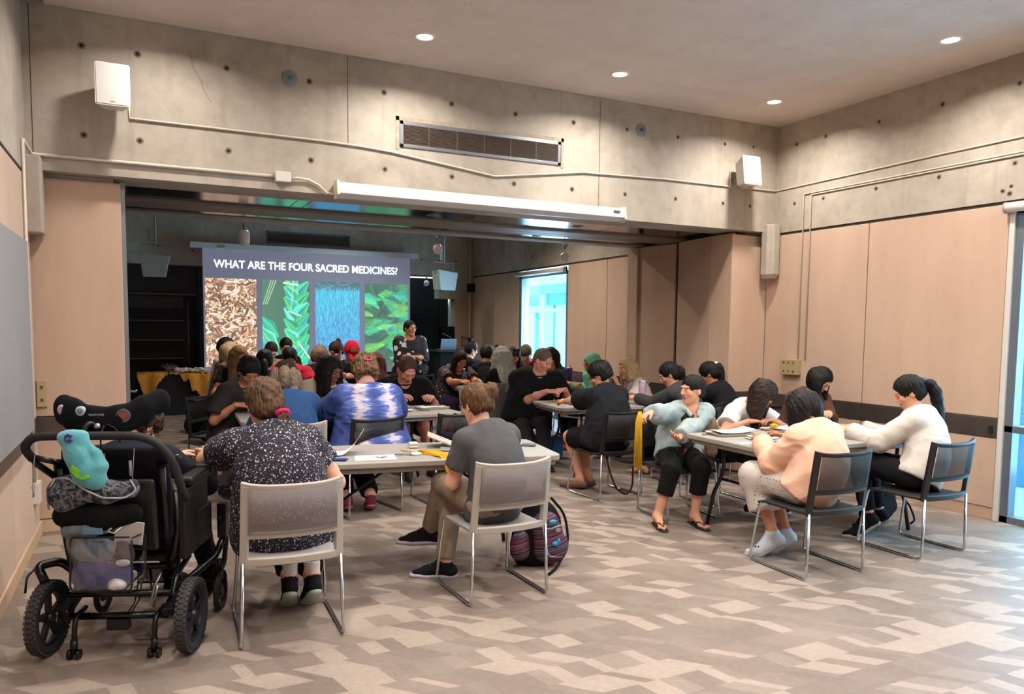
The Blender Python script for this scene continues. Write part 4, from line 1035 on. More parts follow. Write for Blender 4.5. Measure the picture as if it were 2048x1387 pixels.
def person(label, head, hip, face, hface=None, pitch=15, tilt=0, S=1., g=1., fem=True, skin='light', hair=None, top=('tee', None), bottom=('pants', None), shoes=None,
           hands=None, feet=None, hipz=.56, lod=1, twist=0, eyes='down', brow=None, neckline=.0, glasses=None, hcurl=(.6, .6), hd=(None, None), pn=(None, None), elbow=None,
           sleeve=.62, loose=0., wr=1., cap=None, footdir=None, bust=None, heelup=(0, 0), standing=False, hood=False, jaw=1., hs=1., extra=None, shoulder=1., lift=(0, 0)):
    a = R(face); f = V3(math.sin(a), math.cos(a), 0); r = V3(math.cos(a), -math.sin(a), 0); up = V3(0, 0, 1)
    ha = R(face if hface is None else hface); p_ = R(pitch); hf0 = V3(math.sin(ha), math.cos(ha), 0); hr = V3(math.cos(ha), -math.sin(ha), 0)
    hf = rot(hf0, hr, -p_); hu = rot(up, hr, -p_)
    if tilt: hr, hu = rot(hr, hf, R(tilt)), rot(hu, hf, R(tilt))
    C = V3(head); P0 = V3(hip[0], hip[1], hipz); hS = hs*(.5+.5*S)
    lean = nrm(C-P0); nd = nrm(hu*.35+lean*.65+up*.2); N = C-nd*.165*S-hf*.008
    ch = N-P0; Ls = .50*S; c = np.linalg.norm(ch); cd_ = nrm(ch); back = nrm(-f-cd_*(-f @ cd_)); bul = min(.10, math.sqrt(max(0, Ls*Ls-c*c))*.40+.012)
    ctrl = (P0+N)/2+back*2*bul
    def sp(t): return P0*(1-t)**2+ctrl*2*t*(1-t)+N*t*t
    def tg(t): return nrm((ctrl-P0)*(1-t)+(N-ctrl)*t)
    rt = rot(r, up, -R(twist))
    gs = g**.55; st = [(0., .168*g, .118*g, .115, 0), (.27, (.137 if fem else .150)*g, .104*g, .105, .008*(g-1)*10), (.52, (.146 if fem else .160)*g**.9, .110*g, .105, .004),
          (.77, (.150 if fem else .172)*g**.6*shoulder, .104*g**.7, .085, .0), (.92, .10*g**.4, .066*g**.5, .05, -.01)]
    def torso(Q, e, el=0., k=.05, t0=-1, straight=False):
        tt = [q[0] for q in st]; n_ = 10 if lod < 2 else 6
        for t in np.linspace(-.13 if straight else 0, .92, n_+(2 if straight else 0)):
            rx, ry, rz, of = (float(np.interp(t, tt, [q[j] for q in st])) for j in (1, 2, 3, 4)); rz = rz*.8+.012
            if straight: rx = max(rx, (st[0][1]*(1-t)+st[3][1]*t)*.96); ry = max(ry, (st[0][2]*(1-t)+st[3][2]*t)*.98)
            w = r*(1-t)+rt*t; u_ = tg(t); w = nrm(w-u_*(w @ u_)); f_ = np.cross(u_, w); lo_ = el*(1-t)
            Q.ell(sp(t)+f_*of*S, ((rx*S+e+lo_), (ry*S+e+lo_), rz*S+e*.6), np.stack([w, f_, u_], 1), k)
        if fem if bust is None else bust:
            u_ = tg(.66); f_ = np.cross(u_, rt)
            for s in (-1, 1): Q.ell(sp(.64)+f_*.062*g*S+rt*s*.068*gs*S, (.060*gs*S+e*.8,)*3, None, .05)
        if g > 1.12:
            u_ = tg(.3); f_ = np.cross(u_, r); Q.ell(sp(.26)+f_*.05*g*S, (.135*g*S+e+el*.6, .10*g*S+e+el*.6, .12*S+e), np.stack([r, f_, u_], 1), .06)
    u9 = tg(.9); Sh = [sp(.90)+rt*s*(.165 if fem else .19)*S*g**.28*shoulder-u9*.015*S-f*.0 for s in (-1, 1)]
    ua, fa = .285*S, .250*S; Wt = []; El = []
    for i, s in enumerate((-1, 1)):
        T = hands[i] if hands and hands[i] is not None else P0+f*.33*S+r*s*.10+up*.14
        pole = elbow[i] if elbow and elbow[i] is not None else (-f*.35+rt*s*.55-up*.9)
        E, W = ik(Sh[i], T, ua, fa, pole); El.append(E); Wt.append(W)
    th_, sh_ = .43*S, .415*S; Kn = []; An = []; Hp = [P0+r*s*.088*S-up*.01 for s in (-1, 1)]
    for i, s in enumerate((-1, 1)):
        F_ = feet[i] if feet and feet[i] is not None else tuple((P0+f*.46*S+r*s*.11)[:2])
        A = V3(F_[0], F_[1], .088+heelup[i]+lift[i]); K, A = ik(Hp[i], A, th_, sh_, (f*1.+up*.9) if not standing else f+r*s*.1); Kn.append(K); An.append(A)
    FD = [nrm(V3(math.sin(R(footdir[i])), math.cos(R(footdir[i])), 0)) if footdir else nrm(f+r*s*.15) for i, s in enumerate((-1, 1))]
    B = Sdf(); torso(B, 0)
    B.cone(N-nd*.05*S, C-hu*.045*S-hf*.014, .062*S*gs, .054*S*g**.4, .03)
    for i, s in enumerate((-1, 1)):
        B.cone(N-u9*.02*S+rt*s*.035, Sh[i], .046*S*gs, .050*S*gs, .05)
        B.cone(Sh[i], El[i], .052*S*gs, .040*S*gs, .03).cone(El[i], El[i]*.55+Wt[i]*.45, .041*S*gs, .038*S*gs, .02).cone(El[i]*.55+Wt[i]*.45, Wt[i], .038*S*gs, .0255*S*g**.25, .02)
        B.cone(Hp[i], Kn[i], .092*S*gs, .060*S*gs, .04)
        B.cone(Kn[i], Kn[i]*.7+An[i]*.3, .058*S*gs, .055*S*gs, .03).cone(Kn[i]*.68+An[i]*.32-nrm(Kn[i]-Hp[i])*0.012, An[i], .054*S*gs, .036*S*g**.3, .03)
        d = FD[i]; hu_ = heelup[i]; z0 = An[i]; hl_ = z0-up*.05*S-d*.035*S; bl = V3(z0[0], z0[1], .026+lift[i])+d*(.115*S-.0)*(1 if hu_ < .05 else .8); to = bl+d*.062*S-up*.006
        B.cone(z0, hl_, .036*S, .030*S, .03).cone(z0-up*.01, bl, .036*S, .026*S, .03, flat=(up, .9)).cone(bl, to, .030*S, .018*S, .02, flat=(up, .75))
        if shoes and shoes[0] in ('flipflop', 'none') or True:
            rr = np.cross(d, up)
            if shoes and shoes[0] == 'flipflop':
                for m in range(5):
                    o = (.5-m/4)*.062*S; q = bl+d*(.052-.008*m)*S+rr*(-s)*(-o)+up*.002; B.cone(q-d*.01, q+d*(.018 if m else .022), .0095 if m else .013, .008 if m else .011, .003)
    # head
    hsz = hS
    H = lambda x, y, z: C+hr*x*hsz+hf*y*hsz+hu*z*hsz
    FH = np.stack([hr, hf, hu], 1); e_ = lambda *q: tuple(v*hsz for v in q)
    B.ell(H(0, -.012, .030), e_(.076, .094, .088), FH, .02).ell(H(0, .022, -.030), e_(.060*jaw, .066, .082), FH, .03).cone(H(0, .058, -.098), H(0, .05, -.085), .022*hsz*jaw, .03*hsz, .03)
    for s in (-1, 1):
        B.cone(H(s*.050*jaw, .0, -.050), H(s*.020, .05, -.098), .018*hsz, .016*hsz, .025).ell(H(s*.040, .062, -.022), e_(.022, .018, .022), FH, .02)
        B.ell(H(s*.032, .094, .012), e_(.017, .012, .011), FH, .014, 's')
        B.cone(H(s*.014, .088, .030), H(s*.046, .074, .032), .0085*hsz, .007*hsz, .012)
        B.ell(H(s*.032, .074, .008), e_(.0155, .0125, .0125), FH, .003)
        B.ell(H(s*.0775, -.008, -.008), e_(.008, .019, .030), rotF(FH, s), .004)
        B.ell(H(s*.088, -.002, -.004), e_(.006, .010, .016), FH, .003, 's')
    B.cone(H(0, .084, .018), H(0, .103, -.022), .0082*hsz, .0120*hsz, .012)
    for s in (-1, 1): B.cone(H(s*.009, .098, -.027), H(s*.013, .086, -.027), .0078*hsz, .007*hsz, .006)
    B.ell(H(0, .086, -.052), e_(.024, .010, .0065), FH, .006).ell(H(0, .085, -.064), e_(.020, .010, .007), FH, .006).ell(H(0, .099, -.0575), e_(.026, .008, .0018), FH, .004, 's')
    HS = []
    for i, s in enumerate((-1, 1)):
        d = V3(hd[i]) if hd[i] is not None else (Wt[i]-El[i])*(V3(1, 1, .25) if Wt[i][2] < 1. else 1); pp = V3(pn[i]) if pn[i] is not None else (-up*.8+rt*(-s)*.5)
        HS.append((Wt[i], nrm(d)))
        # the thumb points inward when the palm faces down
        th0 = np.cross(nrm(pp-nrm(d)*(nrm(d) @ pp)), nrm(d)); side = 1 if th0 @ (rt*(-s)+up*.3+nrm(d)*0) >= 0 else -1
        hand(B, Wt[i], d, pp, side, S*(.95 if fem else 1.04), hcurl[i])
    hm, hh, hg = {0: (.011, .0030, .0036), 1: (.014, .0042, .0046), 2: (.018, .0065, .0075)}[lod]
    boxes = [(C-.135*hsz-V3(0, 0, .0), C+.14*hsz)]
    for W, d in HS: m = W+d*.085*S; boxes.append((m-.105*S, m+.105*S))
    V, F = B.mesh(hm, holes=boxes); Vs, Fs = [V], [F]; o = len(V); grow = hm*.55
    for i, bx in enumerate(boxes):
        v, q = B.mesh(hh if i == 0 else hg, box=(bx[0]-grow, bx[1]+grow)); Vs.append(v); Fs.append(q+o); o += len(v)
    V = np.concatenate(Vs); F = np.concatenate(Fs)
    c = V[F].mean(1); q = (c-C) @ FH/hsz; x, y, z = np.abs(q[:, 0]), q[:, 1], q[:, 2]; mi = np.zeros(len(F), int)
    fr = y > .062
    mi[fr & (z < -.0455) & (z > -.070) & (x < .024) & ((x/.025)**2+((z+.0575)/.0125)**2 < 1)] = 1
    bc = 2
    mi[fr*1 & (y > .055) & (z > .029) & (z < .038+.0*x) & (x > .014) & (x < .050)] = 5
    ey = (y > .06) & (((x-.032)/.0145)**2+((z-.008)/.0062)**2 < 1)
    if eyes == 'open': mi[ey] = 3; mi[ey & (((x-.032)**2+(z-.008)**2) < .0056**2)] = 4; mi[(y > .06) & (((x-.032)/.0165)**2+((z-.010)/.0085)**2 < 1) & (z > .0125)] = 2
    else: mi[(y > .06) & (((x-.032)/.0155)**2+((z-.0035)/.005)**2 < 1)] = 2
    org = (hip[0], hip[1], 0)
    bm_ = brow or BROWD
    root = npobj('person', V, F, [SK[skin], LIPS, LASH, SCL, IRIS, bm_], None, org, mi); root.location = org
    tag(root, label, 'person')
    J = dict(C=C, H=H, FH=FH, hr=hr, hf=hf, hu=hu, N=N, P0=P0, f=f, r=r, rt=rt, up=up, Sh=Sh, El=El, Wt=Wt, Hp=Hp, Kn=Kn, An=An, FD=FD, sp=sp, tg=tg, S=S, gs=gs, hsz=hsz, root=root, org=org, nd=nd, torso=torso, u9=u9, g=g, HS=HS)
    ch_ = {0: .0085, 1: .011, 2: .015}[lod]
    def put(name, Q, h, m, fn=None):
        v, q_ = Q.mesh(h)
        if len(v) == 0: return None
        if fn is not None: v = displace(v, q_, fn)
        return npobj(name, v, q_, m, root, org)
    J['put'] = put
    seed = (hash(label) if False else sum(map(ord, label))) % 97
    def wrinkle(amp, fq=9.):
        def fn(v):
            w = v*fq+seed; n1 = vnoise(w+1.2*vnoise(w*.7)[:, None]); n2 = vnoise(v*fq*2.3+seed*2)
            return amp*(.9*(1-2*np.abs(n1))+.35*n2)*.6
        return fn
    # top
    kind, m = top[0], top[1]
    if kind:
        T = Sdf(); e = .013+loose*.3; torso(T, e, loose, straight=True)
        if kind != 'none': T.plane(sp(-.10 if kind in ('hoodie', 'jacket') else -.20), -tg(0), .006)
        for i, s in enumerate((-1, 1)):
            T.cone(N-u9*.03*S+rt*s*.035, Sh[i], .046*S*gs+e*.8, .052*S*gs+e, .05)
            if kind in ('tee', 'blouse'):
                q = Sh[i]+(El[i]-Sh[i])*sleeve; ex = e+.006+loose*.35
                if sleeve > .95: q = El[i]+(Wt[i]-El[i])*(sleeve-1); T.cone(Sh[i], El[i], .053*S*gs+ex, .044*S*gs+ex, .03).cone(El[i], q, .044*S*gs+ex, .040*S*gs+ex, .02, cap='b')
                else: T.cone(Sh[i], q, .054*S*gs+ex, .049*S*gs+ex+.006, .03, cap='b')
            elif kind in ('long', 'hoodie', 'jacket'):
                ex = e+(.004 if kind == 'long' else .012)+loose*.3; q = El[i]+(Wt[i]-El[i])*(.93 if sleeve == .62 else sleeve)
                T.cone(Sh[i], El[i], .053*S*gs+ex, .042*S*gs+ex, .03).cone(El[i], q, .043*S*gs+ex, .030*S+ex, .025, cap='b')
                if kind != 'long':
                    bx_ = nrm(Wt[i]-El[i]); T.cone(q-bx_*.03, q, .030*S+ex*.75, .028*S+ex*.6, .006, cap='b')
        n0 = N+f*(.012+neckline*.35)
        T.cone(n0-nd*(.012+neckline), n0+nd*.12, .050*S*gs+.006+neckline, .062*S*gs+.012+neckline, .010, 's')
        if kind in ('hoodie', 'jacket') or hood:
            rr = .028
            pts = [N+nd*(-.015)+f*.085-rt*.02, N+f*.05-rt*.072+nd*.0, N-rt*.085-f*.02+nd*.01, N-f*.085-rt*.04+nd*.0, N-f*.098-nd*.02, N-f*.085+rt*.04, N+rt*.085-f*.02+nd*.01, N+f*.05+rt*.072, N-nd*.015+f*.085+rt*.02]
            T.chain(pts, [rr*.6, rr*.8, rr, rr*1.15, rr*1.2, rr*1.15, rr, rr*.8, rr*.6], .02)
            if kind == 'hoodie' or hood: T.ell(N-f*.105-u9*.075*S, (.112*S, .048, .095*S), np.stack([rt, np.cross(u9, rt), u9], 1), .025)
        elif neckline < .02 and kind != 'none':
            pts = [n0+rt*math.sin(w)*(.064*S*gs)+f*math.cos(w)*.058*S*gs-nd*(.004-.018*(math.cos(w) < 0)*-math.cos(w)+.012*max(0, math.cos(w))) for w in np.linspace(0, 2*math.pi, 13)]
            T.chain(pts, [.0065]*13, .004)
        if extra and 'top' in extra: extra['top'](T, J)
        put('shirt' if kind in ('tee', 'blouse', 'long') else ('hoodie' if kind == 'hoodie' else 'jacket'), T, ch_, m, wrinkle(.007*wr*(1+loose*6), 8.))
    kind, m = bottom
    if kind:
        Q = Sdf(); e = .012
        Q.ell(P0-up*.012, (.172*g*S+e*.6, .125*g*S+e*.6, .098*S), np.stack([r, f, up], 1), .04)
        for i in (0, 1):
            K, A, Hh = Kn[i], An[i], Hp[i]; ga = S*gs
            if kind == 'skirt':
                Q.cone(Hh, K+f*.02, .098*ga+e, .080*ga+e, .06)
                Q.cone(K, K*.42+A*.58, .078*ga+e, .10*ga+e, .06, cap='b'); continue
            if kind == 'shorts': q = Hh+(K-Hh)*.86; Q.cone(Hh, q, .094*ga+e, .072*ga+e+.014, .03, cap='b'); continue
            Q.cone(Hh, K, .093*ga+e, .062*ga+e, .035)
            t = .93 if kind == 'pants' else (.55 if kind == 'capri' else .80); q = K+(A-K)*t
            Q.cone(K, q, .060*ga+e, (.046 if kind != 'capri' else .060)*ga+e*.9, .03, cap='b')
        if kind == 'skirt':
            for w in (.25, .5, .75): Q.cone(Hp[0]*(1-w)+Hp[1]*w, Kn[0]*(1-w)+Kn[1]*w, .09*S, .07*S, .05).cone(Kn[0]*(1-w)+Kn[1]*w, (Kn[0]*.42+An[0]*.58)*(1-w)+(Kn[1]*.42+An[1]*.58)*w, .07*S, .08*S, .05, cap='b')
        put({'skirt': 'skirt', 'shorts': 'shorts'}.get(kind, 'trousers'), Q, ch_, m, wrinkle(.006*wr, 9.))
    if shoes:
        for i, s in enumerate((-1, 1)):
            d = FD[i]; z0 = An[i]; rr = np.cross(d, up); hu_ = heelup[i]; hl_ = z0-up*.058*S-d*.04*S; bl = V3(z0[0], z0[1], .022+lift[i])+d*.115*S*(1 if hu_ < .05 else .8); to = bl+d*.068*S
            Q = Sdf(); k_ = shoes[0]
            if k_ == 'flipflop':
                Q.cone(V3(hl_[0], hl_[1], .012)-d*.015, bl-up*.012, .036, .042, .02, flat=(up, .26)).cone(bl-up*.012, to+d*.012-up*.012, .044, .034, .02, flat=(up, .26))
                q = put('sandal', Q, .005, shoes[1]); st_ = MB()
                for w in (-1, 1): st_.tube([Vector(to-d*.012+up*.012-rr*.0), Vector(bl-d*.012+rr*w*.020+up*.034), Vector(bl-d*.055+rr*w*.040+up*.004)], .006, 6, bend=.02)
                so_ = st_.obj('strap', shoes[2] if len(shoes) > 2 else shoes[1], q); so_.data.transform(Matrix.Translation(-Vector(org))); continue
            cx_ = .007 if k_ == 'clog' else 0
            Q.cone(hl_-d*.002, bl+up*.010, .036*S+cx_, .038*S+cx_, .03, flat=(up, .85)).cone(bl+up*.010, to+up*.004, .040*S, .026*S, .02, flat=(up, .8))
            if k_ != 'loafer': Q.cone(z0-up*.01, hl_+up*.01, .043*S, .040*S, .03); Q.cone(z0+up*.0, bl+up*.012, .038*S, .033*S, .03); Q.plane(z0+up*.030, up, .004)
            else: Q.cone(z0-up*.02, bl+up*.01, .030*S, .030*S, .03); Q.plane(z0-up*.005+d*0, up+d*.3, .004)
            sh = put('shoe' if k_ != 'clog' else 'clog', Q, .006 if lod < 2 else .009, shoes[1])
            U = Sdf(); n_ = nrm(np.cross(to-hl_, rr)); n_ = n_ if n_[2] > 0 else -n_
            U.cone(hl_-n_*.026-d*.010, bl-n_*.014, .038*S, .045*S, .02, flat=(n_, .50)).cone(bl-n_*.014, to+d*.012-n_*.010, .046*S, .033*S, .02, flat=(n_, .52))
            v, q_ = U.mesh(.006 if lod < 2 else .009); npobj('sole', v, q_, shoes[2], sh, org)
            if k_ == 'clog' and s: 
                hb = MB()
                for qx in range(3): hb.sphere(Vector(bl+d*(.05-.02*qx)+rr*s*(.018+.006*qx)+up*.050), (.0075, .0075, .006), 8, 6)
                so_ = hb.obj('vent_hole', DARK, sh); so_.data.transform(Matrix.Translation(-Vector(org)))
            if k_ == 'sneaker' and lod == 0:
                lb = MB()
                for m_ in range(4):
                    q = bl*(1-m_*.2)+z0*(m_*.2)+up*(.036+.010*m_)*S-up*.004*m_; lb.tube([Vector(q-rr*.022), Vector(q+up*.008), Vector(q+rr*.022)], .0032, 5)
                lo_ = lb.obj('lace', mat('lace_grey', '#5f5d60', .8), sh); lo_.data.transform(Matrix.Translation(-Vector(org)))
            if len(shoes) > 3:
                U = Sdf(); U.cone(z0-up*.01, z0+up*.075+(Kn[i]-z0)*.02, .042*S, .046*S, .02, cap='b'); put('sock', U, .007, shoes[3])
    if glasses:
        gm = glasses if not isinstance(glasses, bool) else mat('glasses_frame', '#2a2420', .3); b = MB()
        for s in (-1, 1):
            ring = [Vector(H(s*.032+.021*math.cos(w), .098, .006+.015*math.sin(w))) for w in np.linspace(0, 2*math.pi, 17)[:-1]]; b.tube(ring, .0016*hsz, 6, closed=True)
            b.tube([Vector(H(s*.053, .096, .010)), Vector(H(s*.078, .05, .010)), Vector(H(s*.081, -.005, .008)), Vector(H(s*.079, -.02, -.012))], .0018*hsz, 6)
        b.tube([Vector(H(-.011, .100, .010)), Vector(H(0, .105, .014)), Vector(H(.011, .100, .010))], .0016*hsz, 6)
        go = b.obj('eyeglasses', gm, root); go.data.transform(Matrix.Translation(-Vector(org)))
    if hair: make_hair(J, hair, lod)
    if hair and False: pass
    if cap: make_cap(J, cap, lod)
    if extra and 'post' in extra: extra['post'](J)
    return root, J
def rotF(F, s):
    F = F.copy(); a = R(18)*s; c, n = math.cos(a), math.sin(a); x, y = F[:, 0].copy(), F[:, 1].copy(); F[:, 0] = x*c+y*n; F[:, 1] = -x*n+y*c; return F
def make_hair(J, spec, lod):
    m = spec['m']; H, FH, z = J['H'], J['FH'], J['hsz']; Q = Sdf(); st = spec.get('s', 'short'); e_ = lambda *q: tuple(v*z for v in q); th = spec.get('t', .012); low = spec.get('low', -.045)
    Q.ell(H(0, -.014, .034), e_(.077+th, .094+th, .088+th), FH, .02).ell(H(0, -.04, -.02), e_(.071+th*.8, .062+th, .060+th), FH, .03)
    fz = spec.get('front', .068)   # hairline height
    Q.ell(H(0, .118, fz-.092), e_(.080, .085, .095), FH, .014, 's')
    if st in ('short', 'buzz'):
        for s in (-1, 1): Q.ell(H(s*.088, .035, -.030), e_(.030, .050, .050), FH, .010, 's')
        Q.ell(H(0, .03, -.085), e_(.12, .07, .055), FH, .01, 's'); Q.plane(H(0, -.06, low), -J['hu']*1.-J['hf']*.25, .01)
    elif st in ('up', 'tail', 'bun'):
        for s in (-1, 1): Q.ell(H(s*.085, .02, -.055), e_(.03, .055, .05), FH, .012, 's')
        Q.plane(H(0, -.07, spec.get('low', -.075)), -J['hu']-J['hf']*.35, .012)
    gr = spec.get('gravity', (0, 0, -1)); gr = V3(gr)
    if st == 'bun':
        c = spec.get('at', (0, -.135, .03)); R_ = spec.get('r', .042); Q.ell(H(*c), (R_*1.1, R_*.85, R_), FH, .015)
        for k in range(7): w = k*.9; Q.cone(H(c[0]+R_*.7*math.cos(w), c[1]-.01, c[2]+R_*.7*math.sin(w)), H(c[0]+R_*.75*math.cos(w+.9), c[1]-.012, c[2]+R_*.75*math.sin(w+.9)), R_*.32, R_*.3, .006)
    if st == 'tail':
        a = H(*spec.get('at', (0, -.115, .035))); pts = [a]; L = spec.get('len', .35); d = nrm(-J['hf']*.8+J['hu']*.15); n = 8
        for k in range(n): d = nrm(d*.75+gr*.75); pts.append(pts[-1]+d*L/n)
        R_ = spec.get('r', .028); Q.chain(pts, [R_*.7, R_*1.05, R_*1.2, R_*1.2, R_*1.15, R_*1.1, R_, R_*.8, R_*.45], .012)
        J['tie'] = a-J['hf']*.012
    if st in ('long', 'bob'):
        L = spec.get('len', .30); n = 6
        angs = spec.get('angs', (-100, -130, -155, 180, 155, 130, 100)); wd = spec.get('w', .030)
        for ai in angs:
            a = R(ai); x, y = math.sin(a)*.080, math.cos(a)*.094-.014; p = H(x, y, .03); d = nrm(-J['hu']*.6+gr*.5+(J['hr']*math.sin(a)+J['hf']*math.cos(a))*.12)
            pts = [p]; l = L*(.92+.16*math.sin(ai*1.7))
            for k in range(n):
                d = nrm(d+gr*.30); q = pts[-1]+d*l/n
                # stay outside the neck and back
                ax = J['sp'](.8); fl = q-J['N']; hz = fl @ J['u9']
                if hz < .02:
                    w = fl-J['u9']*hz; mn = .085*J['gs'] if hz > -.03 else .115*J['gs']; bk = w @ J['f']
                    if bk < 0 and bk > -mn: q = q-J['f']*(mn+bk)
                    if bk >= 0 and bk < mn*.8: q = q+J['f']*(mn*.8-bk)*.8
                pts.append(q)
            Q.chain(pts, [wd*1.05, wd*1.15, wd*1.15, wd*1.1, wd, wd*.85, wd*.5], .022)
    for c, r_ in spec.get('blobs', ()): Q.ell(H(*c), e_(*r_), FH, .02)
    h = {0: .005, 1: .0065, 2: .009}[lod]; amp = spec.get('amp', .0045)
    C = J['C']
    def fn(v):
        q = (v-C) @ FH; w = np.stack([np.arctan2(q[:, 0], q[:, 1])*9, q[:, 2]*9+q[:, 1]*9, np.hypot(q[:, 0], q[:, 1])*26], 1)
        if st == 'buzz': return .0015*vnoise(v*160)
        return amp*(vnoise(w*1.6)+.5*vnoise(w*3.3+9)+spec.get('mess', 0)*vnoise(v*45))
    o = J['put']('hair', Q, h, m, fn)
    if spec.get('tie') is not None and 'tie' in J:
        T = MB(); T.sphere(Vector(J['tie']), .026, 12, 8); q = T.obj('hair_tie', spec['tie'], o); q.data.transform(Matrix.Translation(-Vector(J['org'])))
    return o
def make_cap(J, m, lod):
    H, FH, z = J['H'], J['FH'], J['hsz']; Q = Sdf(); e_ = lambda *q: tuple(v*z for v in q); m, kind = (m if isinstance(m, tuple) else (m, 'fwd'))
    Q.ell(H(0, -.012, .040), e_(.093, .110, .104), FH, .02); Q.plane(H(0, -.01, .022), -J['hu']+J['hf']*-.10, .004)
    cp = J['put']('cap', Q, .006, m)
    Q = Sdf(); Q.cone(H(0, .085, .030), H(0, .150, .018), .066*z, .055*z, .01, flat=(nrm(J['hu']+J['hf']*.2), .08)); v, f_ = Q.mesh(.005); npobj('brim', v, f_, m, cp, J['org']); return cp
HB = hairmat('hair_black', '#090807', '#1d1815'); HDB = hairmat('hair_dark_brown', '#140d0a', '#382519'); HBR = hairmat('hair_brown', '#3d2619', '#8a5f3f'); HLB = hairmat('hair_light_brown', '#5d4028', '#b58a5c')
HGR = hairmat('hair_grey', '#6d6a64', '#c0b9ad'); HBL = hairmat('hair_blonde', '#8a7353', '#d2b98f'); HAU = hairmat('hair_auburn', '#35130b', '#8a3a22'); HGB = hairmat('hair_grey_brown', '#4f4034', '#8f7d68')
HCR = hairmat('hair_crop', '#4b3a2e', '#857060')
def floral():
    t = NT('floral_cloth'); v = t.coord()
    a = t.vor(v, 62); b_ = t.vor(v, 105); c = t.vor(v, 38)
    m1 = t.ramp(a.outputs['Distance'], [(.22, 1), (.28, 0)]); m2 = t.ramp(b_.outputs['Distance'], [(.20, 1), (.26, 0)]); m3 = t.ramp(c.outputs['Distance'], [(.14, 1), (.20, 0)])
    sel = t.ramp(a.outputs['Color'], [(.0, '#c4bfc9'), (.33, '#d0cbd4'), (.5, '#a06a76'), (.64, '#55608c'), (.78, '#16151f')], 'CONSTANT')
    col = t.mix(m1, '#14131d', sel); col = t.mix(m2, col, t.ramp(b_.outputs['Color'], [(0, '#c9b9c4'), (.4, '#8e4e58'), (.6, '#3b4570'), (.8, '#e7e0e4')], 'CONSTANT')); col = t.mix(m3, col, '#bdb8c4')
    t.base(col); t.b.inputs['Roughness'].default_value = .85; folds(t.m); return t.m
def tiedye():
    t = NT('tie_dye_cloth'); v = t.coord(); sp = t.node('ShaderNodeSeparateXYZ'); t.link(v, sp.inputs[0])
    n = t.noise(t.coord(scale=(2.2, 2.2, 11)), 3.2, 4, .6, .6).outputs[0]; n2 = t.noise(t.coord(scale=(1, 1, 1)), 6, 4).outputs[0]
    ax = t.math('ABSOLUTE', t.math('SUBTRACT', sp.outputs[0], .0)); d = t.math('ABSOLUTE', t.math('SUBTRACT', ax, .135))
    w = t.math('ADD', t.math('MULTIPLY', d, 8.), t.math('MULTIPLY', t.math('SUBTRACT', .5, n), 2.6))
    c = t.ramp(w, [(.05, '#cbbab8'), (.25, '#b7b0bf'), (.42, '#6a78ae'), (.7, '#3a4f93'), (1., '#2c3c78')])
    c = t.mix(t.ramp(n2, [(.4, 0), (.7, .35)]), c, '#5468a8'); t.base(c); t.b.inputs['Roughness'].default_value = .85; folds(t.m); return t.m
def spots(name, bg, scale, thr, cols, dist=0.):
    t = NT(name); v = t.coord()
    if dist: 
        n = t.noise(v, 18, 2); vm = t.node('ShaderNodeVectorMath'); vm.operation = 'MULTIPLY_ADD'; t.link(n.outputs[1], vm.inputs[0]); vm.inputs[1].default_value = (dist,)*3; t.link(v, vm.inputs[2]); v = vm.outputs[0]
    a = t.vor(v, scale); m1 = t.ramp(a.outputs['Distance'], [(thr, 1), (thr+.04, 0)])
    col = t.mix(m1, bg, t.ramp(a.outputs['Color'], [(i/len(cols), c) for i, c in enumerate(cols)], 'CONSTANT')); t.base(col); t.b.inputs['Roughness'].default_value = .8; folds(t.m); return t.m
C = lambda n, c, **k: cloth(n, c, **k)
for q_ in (): pass
BT = C('tee_black', '#131315'); GT = C('tee_grey', '#4e4d4f', var=.14); PB = C('pants_black', '#121114'); JN = C('jeans_dark', '#23242c')
SB = C('shoe_black', '#17161a'); SW = mat('sole_white', '#cfcbc6', .6); SD = mat('sole_dark', '#1c1b1b', .7)
WT = C('tee_white', '#c9c2be', var=.04)
def seat(label, head, face, lean=.20, S=1.06, hs=1.10, lod=1, hands=None, hip=None, **k):
    a = R(face); f = (math.sin(a), math.cos(a)); hp = hip or (head[0]-f[0]*lean, head[1]-f[1]*lean)
    if hands is None:
        r = (math.cos(a), -math.sin(a)); hands = tuple((hp[0]+f[0]*.44+r[0]*s*.09, hp[1]+f[1]*.44+r[1]*s*.09, .86) for s in (-1, 1))
    return person(label, head, hp, face, S=S, hs=hs, lod=lod, hands=hands, **k)
# ---- near left
def scrunchie(J):
    b = MB(); c = J['H'](.046, -.132, -.070); ring = []
    q0 = J['hr']; q1 = J['hu']
    for w in np.linspace(0, 2*math.pi, 13)[:-1]: ring.append(Vector(c+q0*.030*math.cos(w)+J['hf']*(-.012*math.sin(w))+q1*.014*math.sin(w)))
    b.tube(ring, .0125, 8, closed=True); o = b.obj('scrunchie', C('pink_scrunchie', '#c92a5e'), J['root']); o.data.transform(Matrix.Translation(-Vector(J['org'])))
person('woman in a dark floral blouse, low bun with pink scrunchie, seen from behind', (.615, 4.47, 1.20), (.69, 4.28), -3, -8, 16, S=1.06, hs=1.12, g=1.38, skin='fair', lod=0, shoulder=.98,
       hair=dict(m=hairmat('hair_brown_mess', '#2c1d15', '#6e4f37'), s='bun', at=(.045, -.128, -.100), r=.030, low=-.10, mess=.8, amp=.007, blobs=(((0, -.07, -.03), (.075, .05, .06)),)), top=('blouse', floral()), sleeve=.55, loose=.02, bottom=('pants', PB),
       shoes=('sneaker', SB, mat('sole_mint', '#a9b3a8', .6), C('sock_white', '#d8cfca')), hands=((.46, 4.82, .84), (.98, 4.62, .84)), elbow=((-1.6, -.3, -.2), None),
       feet=((.735, 4.42), (.86, 4.40)), heelup=(.11, .11), footdir=(8, -2), extra=dict(post=scrunchie))
